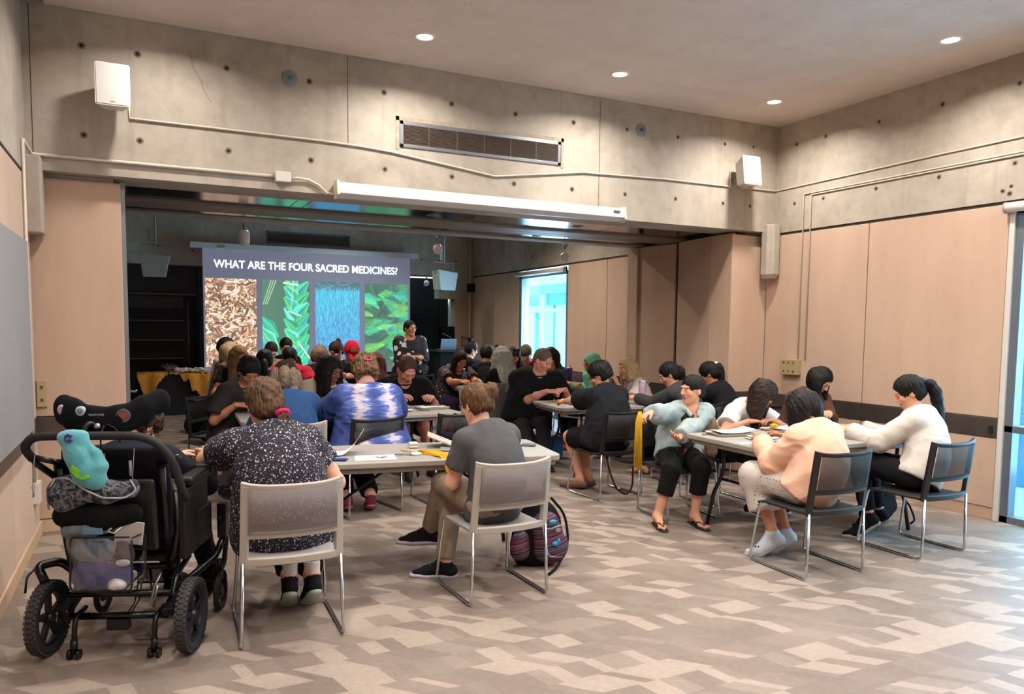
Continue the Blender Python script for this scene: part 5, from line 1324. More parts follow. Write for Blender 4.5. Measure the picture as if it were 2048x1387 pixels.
person('woman in a grey T-shirt, light brown bun, seated beside the striped backpack', (1.915, 4.44, 1.155), (1.975, 4.27), -16, -20, 16, S=1.03, hs=1.06, g=1.08, skin='fair', lod=0,
       hair=dict(m=hairmat('hair_bun_brown', '#2f1d13', '#74502f'), s='bun', at=(.040, -.100, .062), r=.050, low=-.055, mess=.6), top=('tee', GT), bottom=('pants', C('khaki', '#8d7c69', var=.08)), shoes=('sneaker', SB, mat('sole_lilac', '#a9a0b6', .6)),
       hands=((1.84, 4.60, .70), (1.98, 4.62, .69)), elbow=((-.5, -.3, -1), None), feet=((1.76, 4.88), (1.77, 4.62)), lift=(.16, 0), footdir=(-75, -70), glasses=True)
# ---- right table
def strap(J):
    b = MB(); rt, f, u = J['rt'], J['f'], J['u9']; p = [J['sp'](t)+rt*x+f*y for t, x, y in ((.93, .11, -.02), (.90, .10, .075), (.72, .06, .148), (.5, .0, .162), (.3, -.09, .155), (.15, -.15, .07))]
    b.tube([Vector(q) for q in p], .016, 6); b.obj('bag_strap', BT, J['root']).data.transform(Matrix.Translation(-Vector(J['org'])))
def graphic(J):
    strap(J); Q = Sdf(); J['torso'](Q, .019, .018, straight=True)
    J['put']('undershirt', Q, .009, spots('graphic_tee', '#1a1512', 18, .35, ('#2c4a1e', '#8a3f16', '#1a1512', '#c98f2a', '#456b2c'), .05))
DEN = C('denim_pale', '#94a09e', var=.12, vs=14)
person('person in a pale denim shirt turned to the side, holding up yellow leather strips', (4.37, 5.31, 1.115), (4.27, 5.36), 198, 272, 2, S=1.0, hs=1.06, fem=True, g=.95, skin='light', eyes='open', lod=0,
       hair=dict(m=HB, s='short', t=.010, low=-.055, front=.060), top=('jacket', DEN), sleeve=.86, loose=.024, wr=2., bottom=('capri', PB), shoes=('flipflop', mat('flipflop', '#1d1513', .6), mat('flipflop_strap', '#4a2a1e', .5)),
       hands=((3.86, 4.99, .66), (3.66, 5.03, .97)), hd=((-.8, -.5, .1), (-.9, -.25, -.15)), pn=((.3, -.2, .9), (.1, -.2, -.95)), hcurl=(.45, .9), elbow=((.3, .3, -1.), (.1, .5, -.6)), feet=((4.17, 4.99), (3.86, 5.09)), footdir=(190, 200), extra=dict(post=graphic, top=lambda T, J: T.cone(J['sp'](.97)+J['f']*.10, J['sp'](.25)+J['f']*.165, .055, .085, .008, 's').chain([J['N']+J['rt']*x+J['f']*y+J['nd']*z for x, y, z in ((-.035, .10, -.05), (-.062, .05, 0), (-.06, -.03, .02), (0, -.07, .03), (.06, -.03, .02), (.062, .05, 0), (.035, .10, -.05))], [.016, .018, .015, .014, .015, .018, .016], .006)))
person('long-haired person in a white T-shirt bent low over the right table', (4.99, 5.10, 1.075), (4.96, 5.58), 172, 150, 62, tilt=-8, S=1.02, hs=1.06, g=.95, skin='tan', lod=0, hair=dict(m=HDB, s='long', len=.36, angs=(-60, -85, -110, -140, 180, 140, 110, 85, 60), w=.032),
       top=('tee', WT), loose=.015, bottom=('pants', PB), shoes=('sneaker', SB, SW), hands=((5.05, 5.05, .845), (4.80, 5.06, .845)), elbow=((1, 0, -.5), (-1, 0, -.5)))
person('person in a brown long-sleeved top with chin-length black hair, head bowed', (6.15, 5.50, 1.15), (6.04, 5.72), 200, 165, 40, tilt=-6, S=1.02, hs=1.06, skin='light', lod=1, hair=dict(m=HB, s='bob', len=.20, angs=(-70, -95, -125, -155, 180, 155, 125, 95, 70), w=.030),
       top=('long', C('brown_top', '#5a3d33')), bottom=('pants', PB), shoes=('sneaker', SB, SW), hands=((5.98, 5.22, .855), (5.80, 5.26, .855)))
def printskirt():
    t = NT('print_skirt'); a = t.vor(t.coord(scale=(1, 1, 1.)), 34, rnd=.25); m = t.ramp(a.outputs['Distance'], [(.16, 1), (.2, 0)]); t.base(t.mix(m, '#b9aea4', '#4c4547')); return t.m
person('person in a peach hooded jacket and printed skirt, bowed over the table, seen from behind', (4.29, 3.98, 1.085), (4.20, 3.80), -6, -4, 42, tilt=-4, S=1.02, hs=1.07, g=1.08, skin='tan', lod=0,
       hair=dict(m=hairmat('hair_black_soft', '#0c0908', '#241b17'), s='long', len=.24, angs=(-75, -100, -130, 160, 105, 80), w=.032), top=('hoodie', C('peach_jacket', '#dcae94', var=.07, vs=5)), loose=.025, wr=1.5, bottom=('skirt', printskirt()), shoes=('clog', mat('clog_white', '#b6bec8', .5), mat('clog_sole', '#8f969e', .6)),
       hands=((4.13, 4.22, .84), (4.40, 4.24, .84)), elbow=((-.35, -.3, -1), (.35, -.3, -1)), feet=((4.12, 4.06), (4.25, 4.07)), heelup=(.09, .09), footdir=(-58, -66))
person('person in a white hoodie with a long black ponytail, seen from behind', (5.50, 4.03, 1.165), (5.36, 3.80), -22, -42, 26, S=1.04, hs=1.07, g=1.0, skin='light', lod=0,
       hair=dict(m=HB, s='tail', at=(.0, -.115, .045), len=.52, r=.036, tie=C('tie_grey', '#5d6470'), low=-.07), top=('hoodie', C('white_hoodie', '#bfb7ad', var=.05)), loose=.02, wr=1.3, bottom=('pants', PB), shoes=('sneaker', SB, mat('sole_cream', '#a99b8e', .6)),
       hands=((5.14, 4.28, .85), (5.36, 4.36, .85)), elbow=((-.6, -.1, -.8), (.7, -.3, -.8)), feet=((5.20, 4.12), (5.42, 4.20)), footdir=(-60, -30), heelup=(.11, .10))
# ---- second right table
person('broad man in a black T-shirt with cropped hair, working over the table corner', (4.43, 8.22, 1.245), (4.32, 8.42), 185, 152, 24, fem=False, g=1.42, S=1.12, hs=1.18, skin='pink', brow=BROWL, lod=0, jaw=1.14,
       hair=dict(m=HCR, s='buzz', t=.003, front=.082, low=-.03), top=('tee', BT), bottom=('pants', C('pants_charcoal', '#232225')), shoes=('sneaker', SB, SD), hands=((4.62, 7.98, .90), (4.36, 7.98, .89)), hd=((-.9, -.2, 0), (.9, -.3, .0)), pn=((-.2, .2, -.9), (.2, .3, -.9)),
       sleeve=.88, loose=.035, feet=((4.20, 7.75), (4.0, 7.62)), footdir=(180, 190), twist=12, hcurl=(.9, .9))
person('person in a black shirt and shorts with glasses, seen from behind at the left', (4.20, 6.56, 1.17), (4.13, 6.33), -12, -48, 24, fem=True, bust=False, g=1.18, S=1.04, hs=1.09, skin='light', lod=0, glasses=True,
       hair=dict(m=HB, s='short', t=.020, low=-.055, blobs=(((-.02, -.085, .075), (.04, .04, .035)),), mess=.5), top=('tee', C('shirt_black_shiny', '#15161a')), sleeve=.86, loose=.03, wr=1.8, bottom=('shorts', PB), shoes=('loafer', mat('loafer_tan', '#7a5c46', .6), mat('loafer_sole', '#4a3428', .7)),
       hands=((4.02, 6.98, .87), (4.25, 7.0, .87)), feet=((4.02, 6.62), (4.14, 6.66)), heelup=(.03, .03), footdir=(-30, -55))
person('blonde woman in a white T-shirt facing left at the right table edge', (5.60, 8.10, 1.14), (5.80, 8.14), -80, -82, 8, S=1.04, hs=1.10, g=1.02, skin='pink', brow=BROWL, lod=1, hair=dict(m=HBL, s='bob', len=.24, angs=(-75, -105, -135, -160, 180, 155, 130, 100, 75), w=.03),
       top=('tee', C('tee_white_print', '#d0c2be', var=.05)), bottom=('pants', JN), hands=((5.38, 7.98, .94), (5.42, 8.26, .88)), hd=((-.35, 0, .8), None), eyes='open', sleeve=.7)
person('person in a charcoal sweater with low black ponytail behind the denim shirt', (5.33, 6.88, 1.14), (5.42, 6.66), -28, -52, 28, S=1.02, hs=1.08, skin='light', lod=1, hair=dict(m=HB, s='tail', at=(.02, -.11, .02), len=.18, r=.034, mess=.6), top=('long', C('sweater_charcoal', '#3b3a3c')), bottom=('pants', PB), hands=((5.10, 7.18, .86), (5.35, 7.2, .86)), loose=.02)
person('person in a black T-shirt with high ponytail and white hair tie', (5.86, 6.83, 1.14), (5.86, 6.56), -24, -40, 32, S=1.02, hs=1.08, skin='tan', lod=1, hair=dict(m=HB, s='tail', at=(.0, -.105, .060), len=.30, r=.032, tie=C('tie_white', '#cfcac6')), top=('tee', BT), bottom=('pants', PB), hands=((5.66, 7.1, .86), (5.88, 7.14, .86)), loose=.02)
# ---- second left table
def clip(J):
    b = MB(); H = J['H']
    for s in (-1, 1): b.tube([Vector(H(s*.012, -.128, .075)), Vector(H(s*.030, -.135, .060)), Vector(H(s*.020, -.140, .040)), Vector(H(0, -.138, .046))], .006, 6, bend=.01)
    b.tube([Vector(H(-.004, -.132, .06)), Vector(H(-.008, -.138, -.015))], .005, 6); b.obj('hair_claw', mat('claw_pink', '#cf4a7e', .35), J['root']).data.transform(Matrix.Translation(-Vector(J['org'])))
person('woman in a blue and white tie-dye shirt with pink hair claw, seen from behind', (1.80, 6.73, 1.235), (1.80, 6.50), 0, 0, 26, S=1.08, hs=1.12, g=1.62, skin='pink', lod=0, hair=dict(m=hairmat('hair_streaked', '#35251a', '#8f6d45'), s='up', t=.022, low=-.060, mess=1.2, amp=.009, blobs=(((0, -.085, .075), (.06, .035, .05)), ((.05, -.07, .06), (.03, .04, .06)), ((-.05, -.06, .07), (.035, .04, .05)))),
       top=('blouse', tiedye()), sleeve=.95, loose=.05, wr=1.6, bottom=('pants', PB), shoes=('sneaker', C('shoe_rose', '#6e2a3a'), mat('sole_rose', '#a2525f', .6)), hands=((1.62, 7.08, .86), (2.0, 7.1, .86)), elbow=((-1, -.1, -.7), (1, -.1, -.7)), feet=((1.60, 6.62), (1.80, 6.55)), heelup=(.05, .06), footdir=(-10, 10), extra=dict(post=clip))
person('person in a blue hoodie and dark cap with greying hair, seen from behind', (1.11, 6.75, 1.19), (1.15, 6.52), 6, 16, 22, S=1.04, hs=1.10, g=1.15, skin='fair', lod=0, hair=dict(m=HGB, s='long', len=.20, angs=(-95, -130, 180, 130, 95), w=.034, mess=.7), top=('hoodie', C('hoodie_blue', '#28446c', var=.1)), bottom=('pants', PB), shoes=('sneaker', SB, SD),
       hands=((1.0, 7.1, .86), (1.3, 7.1, .86)), loose=.02, cap=(C('cap_brown', '#221c17'), 'fwd'))
def necklace(J):
    b = MB(); rt, f, N, u = J['rt'], J['f'], J['N'], J['u9']
    b.tube([Vector(N+rt*s*x+f*y-u*z) for s, x, y, z in ((-1, .06, .03, .0), (-1, .045, .085, .06), (-1, .015, .128, .15), (1, .0, .14, .22), (1, .015, .128, .15), (1, .045, .085, .06), (1, .06, .03, .0))], .0018, 5); b.obj('necklace', mat('silver', '#b9b4ab', .3, 1.), J['root']).data.transform(Matrix.Translation(-Vector(J['org'])))
person('short-haired person in a dark grey T-shirt with thin necklace, looking down', (.945, 7.90, 1.185), (.78, 8.08), 150, 168, 34, S=1.05, hs=1.14, g=1.12, bust=True, skin='tan', lod=0, hair=dict(m=HB, s='short', t=.016, low=-.045, front=.056), top=('tee', C('tee_dark_grey', '#2f2a2c')), neckline=.012, loose=.02, sleeve=.78, bottom=('pants', C('pants_grey_green', '#4c4a44')), shoes=('sneaker', SB, SD),
       hands=((1.02, 7.86, .875), (.80, 7.76, .87)), hd=((-.3, -.9, 0), (.95, -.2, 0)), extra=dict(post=necklace), feet=((.85, 7.72), (.68, 7.72)), footdir=(160, 170))
def scarfJ(J):
    Q = Sdf(); rt, f, N, u = J['rt'], J['f'], J['N'], J['u9']; Q.chain([N+rt*.05+f*.05, N+rt*.03+f*.12-u*.12, N+rt*.05+f*.15-u*.28], [.05, .055, .05], .03); J['put']('undershirt', Q, .011, C('inner_grey', '#8d8781'))
person('long black-haired woman in a cream hoodie, looking down past the tie-dye shirt', (1.82, 8.20, 1.165), (1.70, 8.42), 170, 146, 20, S=1.05, hs=1.16, g=1.15, skin='brown', lod=0, hair=dict(m=HB, s='long', len=.46, angs=(-62, -80, -105, -135, 180, 135, 105, 80, 62), w=.036, t=.020), top=('hoodie', C('hoodie_cream', '#b7a896', var=.06)), loose=.03, bottom=('pants', PB),
       hands=((1.98, 8.02, .87), (1.68, 8.02, .87)), eyes='down')
person('balding man in a black T-shirt with brown hair, looking down at his papers', (2.66, 8.15, 1.165), (2.70, 8.42), 186, 172, 42, fem=False, g=1.22, S=1.10, hs=1.18, skin='pink', brow=BROWL, lod=0, hair=dict(m=hairmat('hair_receding', '#35241a', '#6a4c36'), s='short', t=.006, front=.094, low=-.03), top=('tee', BT), loose=.03, sleeve=.85, bottom=('shorts', C('shorts_black', '#18181b')), shoes=('sneaker', mat('boot_brown', '#3b2b22', .7), SD),
       hands=((2.90, 7.98, .86), (2.50, 8.0, .87)), feet=((2.86, 7.85), (2.58, 7.82)), footdir=(175, 195))
# ---- presenter
def pres_post(J): pass
person('standing presenter in a black blouse with white flowers, in front of the screen', (4.17, 12.6, 1.615), (4.19, 12.66), 192, 158, 0, fem=True, g=1.42, S=1.03, hs=1.10, skin='tan', lod=1, hipz=.93, standing=True, glasses=mat('glasses_gold', '#8a6a50', .3), eyes='open',
       hair=dict(m=HB, s='up', t=.008, low=-.05, front=.07), top=('blouse', spots('flower_blouse', '#0c0b0e', 8.5, .36, ('#c9c2c4', '#0c0b0e', '#b5aeb2', '#d2cbcc', '#b9b2b5'), .11)), sleeve=.98, loose=.035, neckline=.03, bottom=('pants', PB), shoes=('sneaker', SB, SD),
       hands=((4.20, 12.32, 1.13), (4.10, 12.33, 1.13)), feet=((4.30, 12.62), (4.08, 12.62)), footdir=(185, 200), hd=((-.9, -.3, .1), (.9, -.3, .1)))
# ---- far groups
seat('long-haired blonde-brown woman with glasses and black T-shirt', (1.115, 10.3, 1.235), 166, .2, hface=160, pitch=18, skin='pink', glasses=mat('glasses_brown', '#7a5040', .3), brow=BROWL, hair=dict(m=hairmat('hair_ash_blonde', '#5b4028', '#b08a5a'), s='long', len=.48, angs=(-55, -75, -100, -130, 180, 130, 100, 75, 55), w=.03), top=('tee', BT), sleeve=.5, bottom=('pants', PB), hands=((1.2, 9.98, .9), (.90, 9.95, .86)))
seat('person in a brown patterned top with blonde hair, turned away at the far left', (1.10, 11.2, 1.262), 70, .18, hface=70, pitch=20, g=1.2, hair=dict(m=HBL, s='bob', len=.2), top=('long', spots('brown_pattern', '#6b4d3e', 30, .3, ('#8d6a55', '#503528', '#9a7a60', '#7a4a38'), .03)), bottom=('pants', PB), lod=2)
seat('person in a white shirt with black hair at the far left of the slide', (1.12, 12.0, 1.30), 80, .16, hface=80, pitch=20, skin='brown', hair=dict(m=HB, s='up', t=.02), top=('long', C('shirt_white_far', '#c9c6cc')), bottom=('pants', PB), lod=2)
seat('person with black hair in a grey tie, back turned, between glasses and red T-shirt', (1.335, 9.6, 1.205), 5, .2, hface=10, pitch=20, hair=dict(m=HB, s='tail', at=(0, -.11, -.03), len=.2, r=.03, tie=C('tie_grey', '#5d6470')), top=('tee', BT), bottom=('pants', PB))
seat('man with cropped dark hair and tan shirt, head down before the braid slide', (1.85, 12.6, 1.235), 178, .2, hface=172, pitch=38, fem=False, skin='pink', hair=dict(m=HDB, s='short', t=.010, low=-.02), top=('tee', C('tan_shirt', '#a07c5a')), bottom=('pants', PB), lod=2)
def redprint(J):
    Q = Sdf(); rt, f = J['rt'], J['f']
    for x in (-.04, .02, .07): Q.cone(J['sp'](.5)+f*.150+rt*x, J['sp'](.62)+f*.152+rt*(x+.03), .02, .016, .02)
    J['put']('shirt_print', Q, .009, C('print_white', '#b8a09a'))
seat('man in a red T-shirt with black hair, leaning over the far left table', (1.80, 10.6, 1.20), 192, .24, hface=186, pitch=40, fem=False, g=1.15, skin='tan', hair=dict(m=HB, s='short', t=.012, front=.08, low=-.03), top=('tee', C('tee_red', '#a81c30')), loose=.03, bottom=('pants', PB), hands=((1.98, 10.22, .87), (1.68, 10.2, .87)), extra=dict(post=redprint))
seat('black-haired person just behind the man in red', (2.20, 13.3, 1.285), 180, .15, hface=180, pitch=20, hair=dict(m=HB, s='short', t=.016), top=('tee', BT), bottom=('pants', PB), lod=2)
seat('person with tousled grey-brown hair behind the cream hoodie', (2.335, 11.2, 1.225), 10, .2, hface=20, pitch=15, hair=dict(m=HGB, s='bob', len=.16, mess=1.), top=('tee', JN), bottom=('pants', PB), lod=2)
seat('person with dark red hair in a top bun, in profile before the grass slide', (2.71, 11.8, 1.258), 235, .15, hface=245, pitch=30, skin='pink', hair=dict(m=hairmat('hair_dark_red', '#1f0d0b', '#4a1d18'), s='bun', at=(-.0, -.10, .10), r=.04), top=('tee', C('tank_black', '#151316')), sleeve=.3, bottom=('pants', PB), lod=2)
def redcap_post(J):
    b = MB(); H = J['H']; hu, hf = J['hu'], J['hf']
    c = H(0, .100, .098); n = nrm(hf*.80+hu*.60); x = J['hr']; y = np.cross(n, x)
    for k, (w, h, o) in enumerate(((.040, .033, .0), (.034, .027, .0015), (.020, .014, .003))):
        b.mi(k); q = [Vector(c+n*(o)+x*sx*w+y*sy*h) for sx, sy in ((-1, -1), (1, -1), (1, 1), (-1, 1))]; b._add(q+[v-Vector(n)*.02 for v in q], [(0, 1, 2, 3), (0, 4, 5, 1), (1, 5, 6, 2), (2, 6, 7, 3), (3, 7, 4, 0)])
    b.obj('cap_patch', [mat('patch_gold', '#b98a3c', .6), mat('patch_brown', '#5a2c1c', .6), mat('patch_tan', '#a8773a', .6)], J['root']).data.transform(Matrix.Translation(-Vector(J['org'])))
seat('person in a red cap with square patch and black T-shirt, head bowed', (2.80, 11.2, 1.255), 185, .22, hface=180, pitch=30, fem=False, g=1.15, S=1.1, hs=1.2, skin='pink', hair=dict(m=HDB, s='short', t=.004), top=('tee', BT), loose=.03, bottom=('pants', PB), hands=((2.85, 10.9, .93), (2.60, 10.9, .93)), cap=C('cap_red', '#b3182a'), extra=dict(post=redcap_post))
seat('person with long auburn hair and bare shoulder, beside the red cap', (2.72, 9.6, 1.16), 30, .18, hface=20, pitch=18, skin='fair', hair=dict(m=HAU, s='long', len=.40, angs=(-80, -110, -145, 180, 145, 110, 80), w=.034), top=('tee', C('tank_rust', '#5c352c')), sleeve=.12, bottom=('pants', PB))
seat('woman in a navy blouse with coloured dots behind the water bottle', (4.26, 10.5, 1.155), 180, .2, hface=172, pitch=30, g=1.2, skin='tan', hair=dict(m=HB, s='long', len=.28, angs=(-85, -110, 180, 110, 85), w=.03), top=('blouse', spots('dotted_blouse', '#14131c', 22, .19, ('#c9c2c8', '#a33a3e', '#d9cfc9', '#5a6aa0', '#c08a3a'))), sleeve=.7, loose=.03, bottom=('pants', C('pants_purple', '#2d1a38')), hands=((4.40, 10.1, .87), (4.12, 10.1, .87)), hip=(4.20, 10.75), feet=((4.36, 10.25), (4.12, 10.22)), footdir=(180, 180))
def hband(J):
    b = MB(); H = J['H']; b.tube([Vector(H(.098*math.cos(w), .022, .030+.100*math.sin(w))) for w in np.linspace(.1, math.pi-.1, 12)], .006, 6); b.obj('headband', mat('headband_tan', '#a58b6a', .5), J['root']).data.transform(Matrix.Translation(-Vector(J['org'])))
seat('woman with headband in profile facing right, arm reaching over the far table', (5.33, 12.6, 1.245), 95, .15, hface=85, pitch=18, skin='fair', hair=dict(m=HB, s='up', t=.014), top=('tee', BT), bottom=('pants', PB), hands=((5.85, 12.7, .95), (5.82, 12.45, .93)), extra=dict(post=hband))
def shades(J):
    b = MB(); H = J['H']
    for s in (-1, 1): b.sphere(Vector(H(s*.036, .02, .138)), (.030, .012, .018), 12, 8)
    b.tube([Vector(H(-.07, .0, .12)), Vector(H(0, .03, .14)), Vector(H(.07, .0, .12))], .004, 6); b.obj('sunglasses', mat('shades_black', '#0a0a0b', .2), J['root']).data.transform(Matrix.Translation(-Vector(J['org'])))
seat('woman with long grey hair down her back and sunglasses on top', (4.33, 9.2, 1.245), -2, .16, hface=0, pitch=12, g=1.1, S=1.08, hs=1.14, hair=dict(m=HGR, s='long', len=.52, angs=(-80, -100, -120, -140, -160, 180, 160, 140, 120, 100, 80), w=.038), top=('tee', BT), bottom=('pants', PB), lod=0, extra=dict(post=shades))
seat('person with black hair tied in white, partly hidden left of the long grey hair', (4.87, 10.9, 1.235), 20, .15, hface=35, pitch=20, hair=dict(m=HB, s='up', t=.014), top=('tee', BT), bottom=('pants', PB), lod=2, extra=dict(post=hband))
seat('brown-haired woman with raised sunglasses looking down, near the far window', (5.54, 11.3, 1.18), 188, .2, hface=184, pitch=38, skin='light', hair=dict(m=HDB, s='long', len=.26, angs=(-95, 180, 95), w=.032, mess=.5), top=('tee', BT), neckline=.02, bottom=('pants', PB), extra=dict(post=shades))
seat('man in a grey cap and red jersey beside the far window', (5.925, 11.6, 1.205), 212, .2, hface=225, pitch=40, fem=False, g=1.15, skin='pink', hair=dict(m=HGB, s='short', t=.005), top=('tee', C('jersey_red', '#a31b2b')), bottom=('pants', PB), cap=C('cap_grey', '#4c463d'))
seat('person in a slate jacket slipping off one shoulder behind the broad man', (5.30, 9.6, 1.225), 250, .15, hface=240, pitch=25, skin='tan', hair=dict(m=HDB, s='long', len=.28), top=('tee', C('slate_jacket', '#3c444e')), sleeve=.9, bottom=('pants', PB), lod=1)
# headscarf
def hijab(J):
    Q = Sdf(); H, FH = J['H'], J['FH']; hz = J['hsz']
    Q.ell(H(0, -.014, .030), (.092*hz, .112*hz, .104*hz), FH, .02).ell(H(0, -.03, -.06), (.085*hz, .085*hz, .09*hz), FH, .04)
    Q.chain([H(0, -.02, -.08), J['N']+J['f']*.02, J['sp'](.75)+J['f']*.03, J['sp'](.45)+J['f']*.04], [.085, .13, .17, .17], .06); Q.ell(H(0, .115, -.010), (.058*hz, .06*hz, .082*hz), FH, .012, 's')
    J['put']('headscarf', Q, .009, C('scarf_green', '#79b695', var=.12), lambda v: .006*vnoise(v*14)+.003*vnoise(v*34))
seat('person in a green headscarf in profile near the right wall', (5.63, 9.0, 1.16), -88, .12, hface=-88, pitch=12, skin='tan', glasses=True, top=('long', C('scarf_green', '#79b695', var=.12)), bottom=('pants', PB), extra=dict(post=hijab), hands=((5.36, 9.1, .88), (5.36, 8.9, .88)))
# wheelchair user
person('person with dark hair and navy jacket seated in the wheelchair, head bowed', (-.02, 4.74, 1.075), (-.0, 4.50), 22, 42, 46, tilt=6, S=1.0, hs=1.04, fem=False, g=1.0, skin='fair', lod=0, hipz=.60, glasses=True, hair=dict(m=hairmat('hair_curly', '#1b120d', '#4a3322'), s='short', t=.020, mess=1.2, amp=.008, low=-.05),
       top=('long', C('jacket_navy', '#1b1d29')), hood=False, bottom=('pants', C('trousers_dark', '#14141a')), shoes=('sneaker', SB, SD), hands=((.14, 4.92, .86), (.34, 4.84, .87)), feet=((.14, 5.06), (.36, 4.98)), footdir=(22, 22))
# ------------------------------------------------------------------ wheelchair (local: x right, y forward)
WO = (-.13, 4.19, 0); WR_ = -R(21)
wc = thing('wheelchair', 'black tilt wheelchair with four wheels and padded headrest at the lower left', 'wheelchair', WO, WR_)
FRM_ = mat('wc_frame_black', '#08090a', .3, .2); RUB = mat('tyre_rubber', '#17171a', .8, bump=.2, bscale=80); PAD = C('wc_pad_black', '#08080a', var=.15); VIN = mat('wc_vinyl', '#09090b', .5, bump=.2, bscale=200)
TREAD = mat('tyre_tread', '#3c3836', .85)
def wheel(parent, x, y, z, r, w, name, spokes, knob):
    b = MB(); b.lathe([(r-.050*w/.065, -w*.32), (r-.02, -w*.48), (r-.006, -w*.36), (r, -w*.15), (r, w*.15), (r-.006, w*.36), (r-.02, w*.48), (r-.050*w/.065, w*.32), (r-.050*w/.065, -w*.32)], (x, y, z), (1, 0, 0), 56)
    t_ = b.obj(name, RUB, parent)
    if knob:
        b = MB()
        for k in range(44):
            a = 2*math.pi*k/44; rot_ = Matrix.Rotation(-a, 3, 'X')
            for o, s in ((-.34, .5), (.34, .5), (-.12, 0), (.12, 0)):
                aa = a+s*2*math.pi/44; rt_ = Matrix.Rotation(aa, 3, 'X'); c = Vector((x+o*w, y, z))+rt_ @ Vector((0, 0, r-.001-abs(o)*.010)); b.box(c, (w*.19, .017, .007), rt_)
        b.obj('tread', TREAD, t_)
    b = MB(); b.lathe([(r-.052*w/.065, -w*.22), (r-.052*w/.065, w*.22), (r-.066*w/.065, w*.25), (r-.066*w/.065, -w*.25), (r-.052*w/.065, -w*.22)], (x, y, z), (1, 0, 0), 40)
    b.cyl((x-w*.45, y, z), (x+w*.45, y, z), .024, n=16)
    for k in range(spokes):
        a = 2*math.pi*k/spokes; rt_ = Matrix.Rotation(a, 3, 'X'); m = (r-.06)*.52
        b.box(Vector((x, y, z))+rt_ @ Vector((0, 0, m)), (w*.3, .034 if spokes < 6 else .02, r-.07), rt_)
    b.obj('hub', mat('wc_hub', '#1b1c1f', .4, .2), t_); return t_
for s in (-1, 1):
    wheel(wc, s*.345, 0, .184, .184, .062, 'rear_wheel', 5, True)
    wheel(wc, s*.325, .56, .108, .108, .034, 'caster_wheel', 5, False)
    b = MB(); b.tube([(s*.325-.030, .56, .108), (s*.325-.030, .55, .235), (s*.325+.030, .55, .235), (s*.325+.030, .56, .108)], .008, 8, bend=.02); b.cyl((s*.325, .55, .235), (s*.325, .55, .30), .017); b.obj('caster_fork', FRM_, wc)
    b = MB(); b.tube([(s*.235, -.06, .22), (s*.25, .15, .29), (s*.32, .50, .33), (s*.335, .60, .42)], .020, 8, bend=.05); b.tube([(s*.24, .0, .20), (s*.24, .1, .36), (s*.24, .30, .40)], .016, 8, bend=.04); b.box((s*.25, .02, .245), (.05, .16, .05), Matrix.Rotation(R(20), 3, 'X')); b.obj('side_frame', FRM_, wc, bevel=.004)
    b = MB(); b.tube([(s*.19, .05, .215), (s*.19, -.06, .20), (s*.19, -.075, .12), (s*.19, -.08, .055)], .013, 8, bend=.05); b.cyl((s*.19-.028, -.08, .026), (s*.19-.012, -.08, .026), .025, n=14); b.cyl((s*.19+.012, -.08, .026), (s*.19+.028, -.08, .026), .025, n=14); b.cyl((s*.19-.02, -.08, .03), (s*.19+.02, -.08, .03), .008); b.cyl((s*.19, -.08, .03), (s*.19, -.08, .10), .017); b.obj('anti_tip_wheel', FRM_, wc)
    b = MB(); b.tube([(s*.225, .05, .42), (s*.235, -.02, .70), (s*.24, -.06, .95)], .018, 8); b.tube([(s*.245, .03, .45), (s*.25, .10, .60), (s*.25, .08, .80)], .015, 8); b.obj('back_post', FRM_, wc)
    b = MB(); b.box((s*.27, .34, .83), (.085, .36, .05)); b.box((s*.27, .50, .845), (.10, .12, .06)); b.obj('arm_pad', VIN, wc, bevel=.018, seg=3)
    b = MB(); b.box((s*.275, .28, .62), (.035, .38, .36)); b.box((s*.285, .40, .55), (.03, .22, .20)); b.tube([(s*.275, .12, .80), (s*.275, .12, .45)], .014, 8); b.obj('side_guard', VIN, wc, bevel=.015)
    b = MB(); b.tube([(s*.33, .55, .55), (s*.335, .66, .40), (s*.28, .80, .20), (s*.2, .86, .12)], .016, 8, bend=.04); b.box((s*.15, .90, .11), (.17, .22, .015), Matrix.Rotation(R(12), 3, 'X')); b.box((s*.335, .60, .52), (.05, .07, .20)); b.obj('leg_rest', FRM_, wc, bevel=.004)
    b = MB(); b.tube([(s*.22, -.06, .97), (s*.29, -.08, .99), (s*.34, -.10, 1.01)], .014, 8); b.obj('handle_bracket', FRM_, wc)
# brake lever boxes, cables
b = MB(); b.tube([(-.345, -.02, .37), (-.40, .02, .44), (-.33, .1, .44), (-.24, .12, .36)], .022, 8, bend=.03); b.tube([(-.42, -.06, .33), (-.43, -.02, .40), (-.40, .03, .44)], .006, 6, bend=.02); b.obj('brake_arm', FRM_, wc)
b = MB(); b.tube([(-.24, -.01, .19), (.24, -.01, .19)], .018, 10); b.tube([(-.25, .0, .30), (.25, .0, .30)], .017, 10); b.tube([(-.23, .12, .40), (.23, .12, .40)], .017, 10); b.tube([(0, 0, .30), (.10, .12, .40)], .008, 6); b.tube([(.16, 0, .30), (.10, .12, .40)], .008, 6); b.box((.0, -.02, .155), (.10, .05, .055)); b.obj('cross_tube', FRM_, wc)
b = MB(); b.tube([(.02, 0, .18), (.06, .02, .24), (.07, .05, .34), (.05, .1, .42)], .004, 6); b.tube([(.04, 0, .18), (.085, .02, .26), (.09, .05, .36)], .004, 6); b.obj('brake_cable', DARK, wc)
b = MB(); b.tube([(.22, -.05, .42), (.20, -.09, .36), (.18, -.09, .27), (.195, -.09, .26), (.215, -.09, .37)], .006, 6); b.obj('release_lever', mat('steel_lever', '#7d7d80', .3, .8), wc)
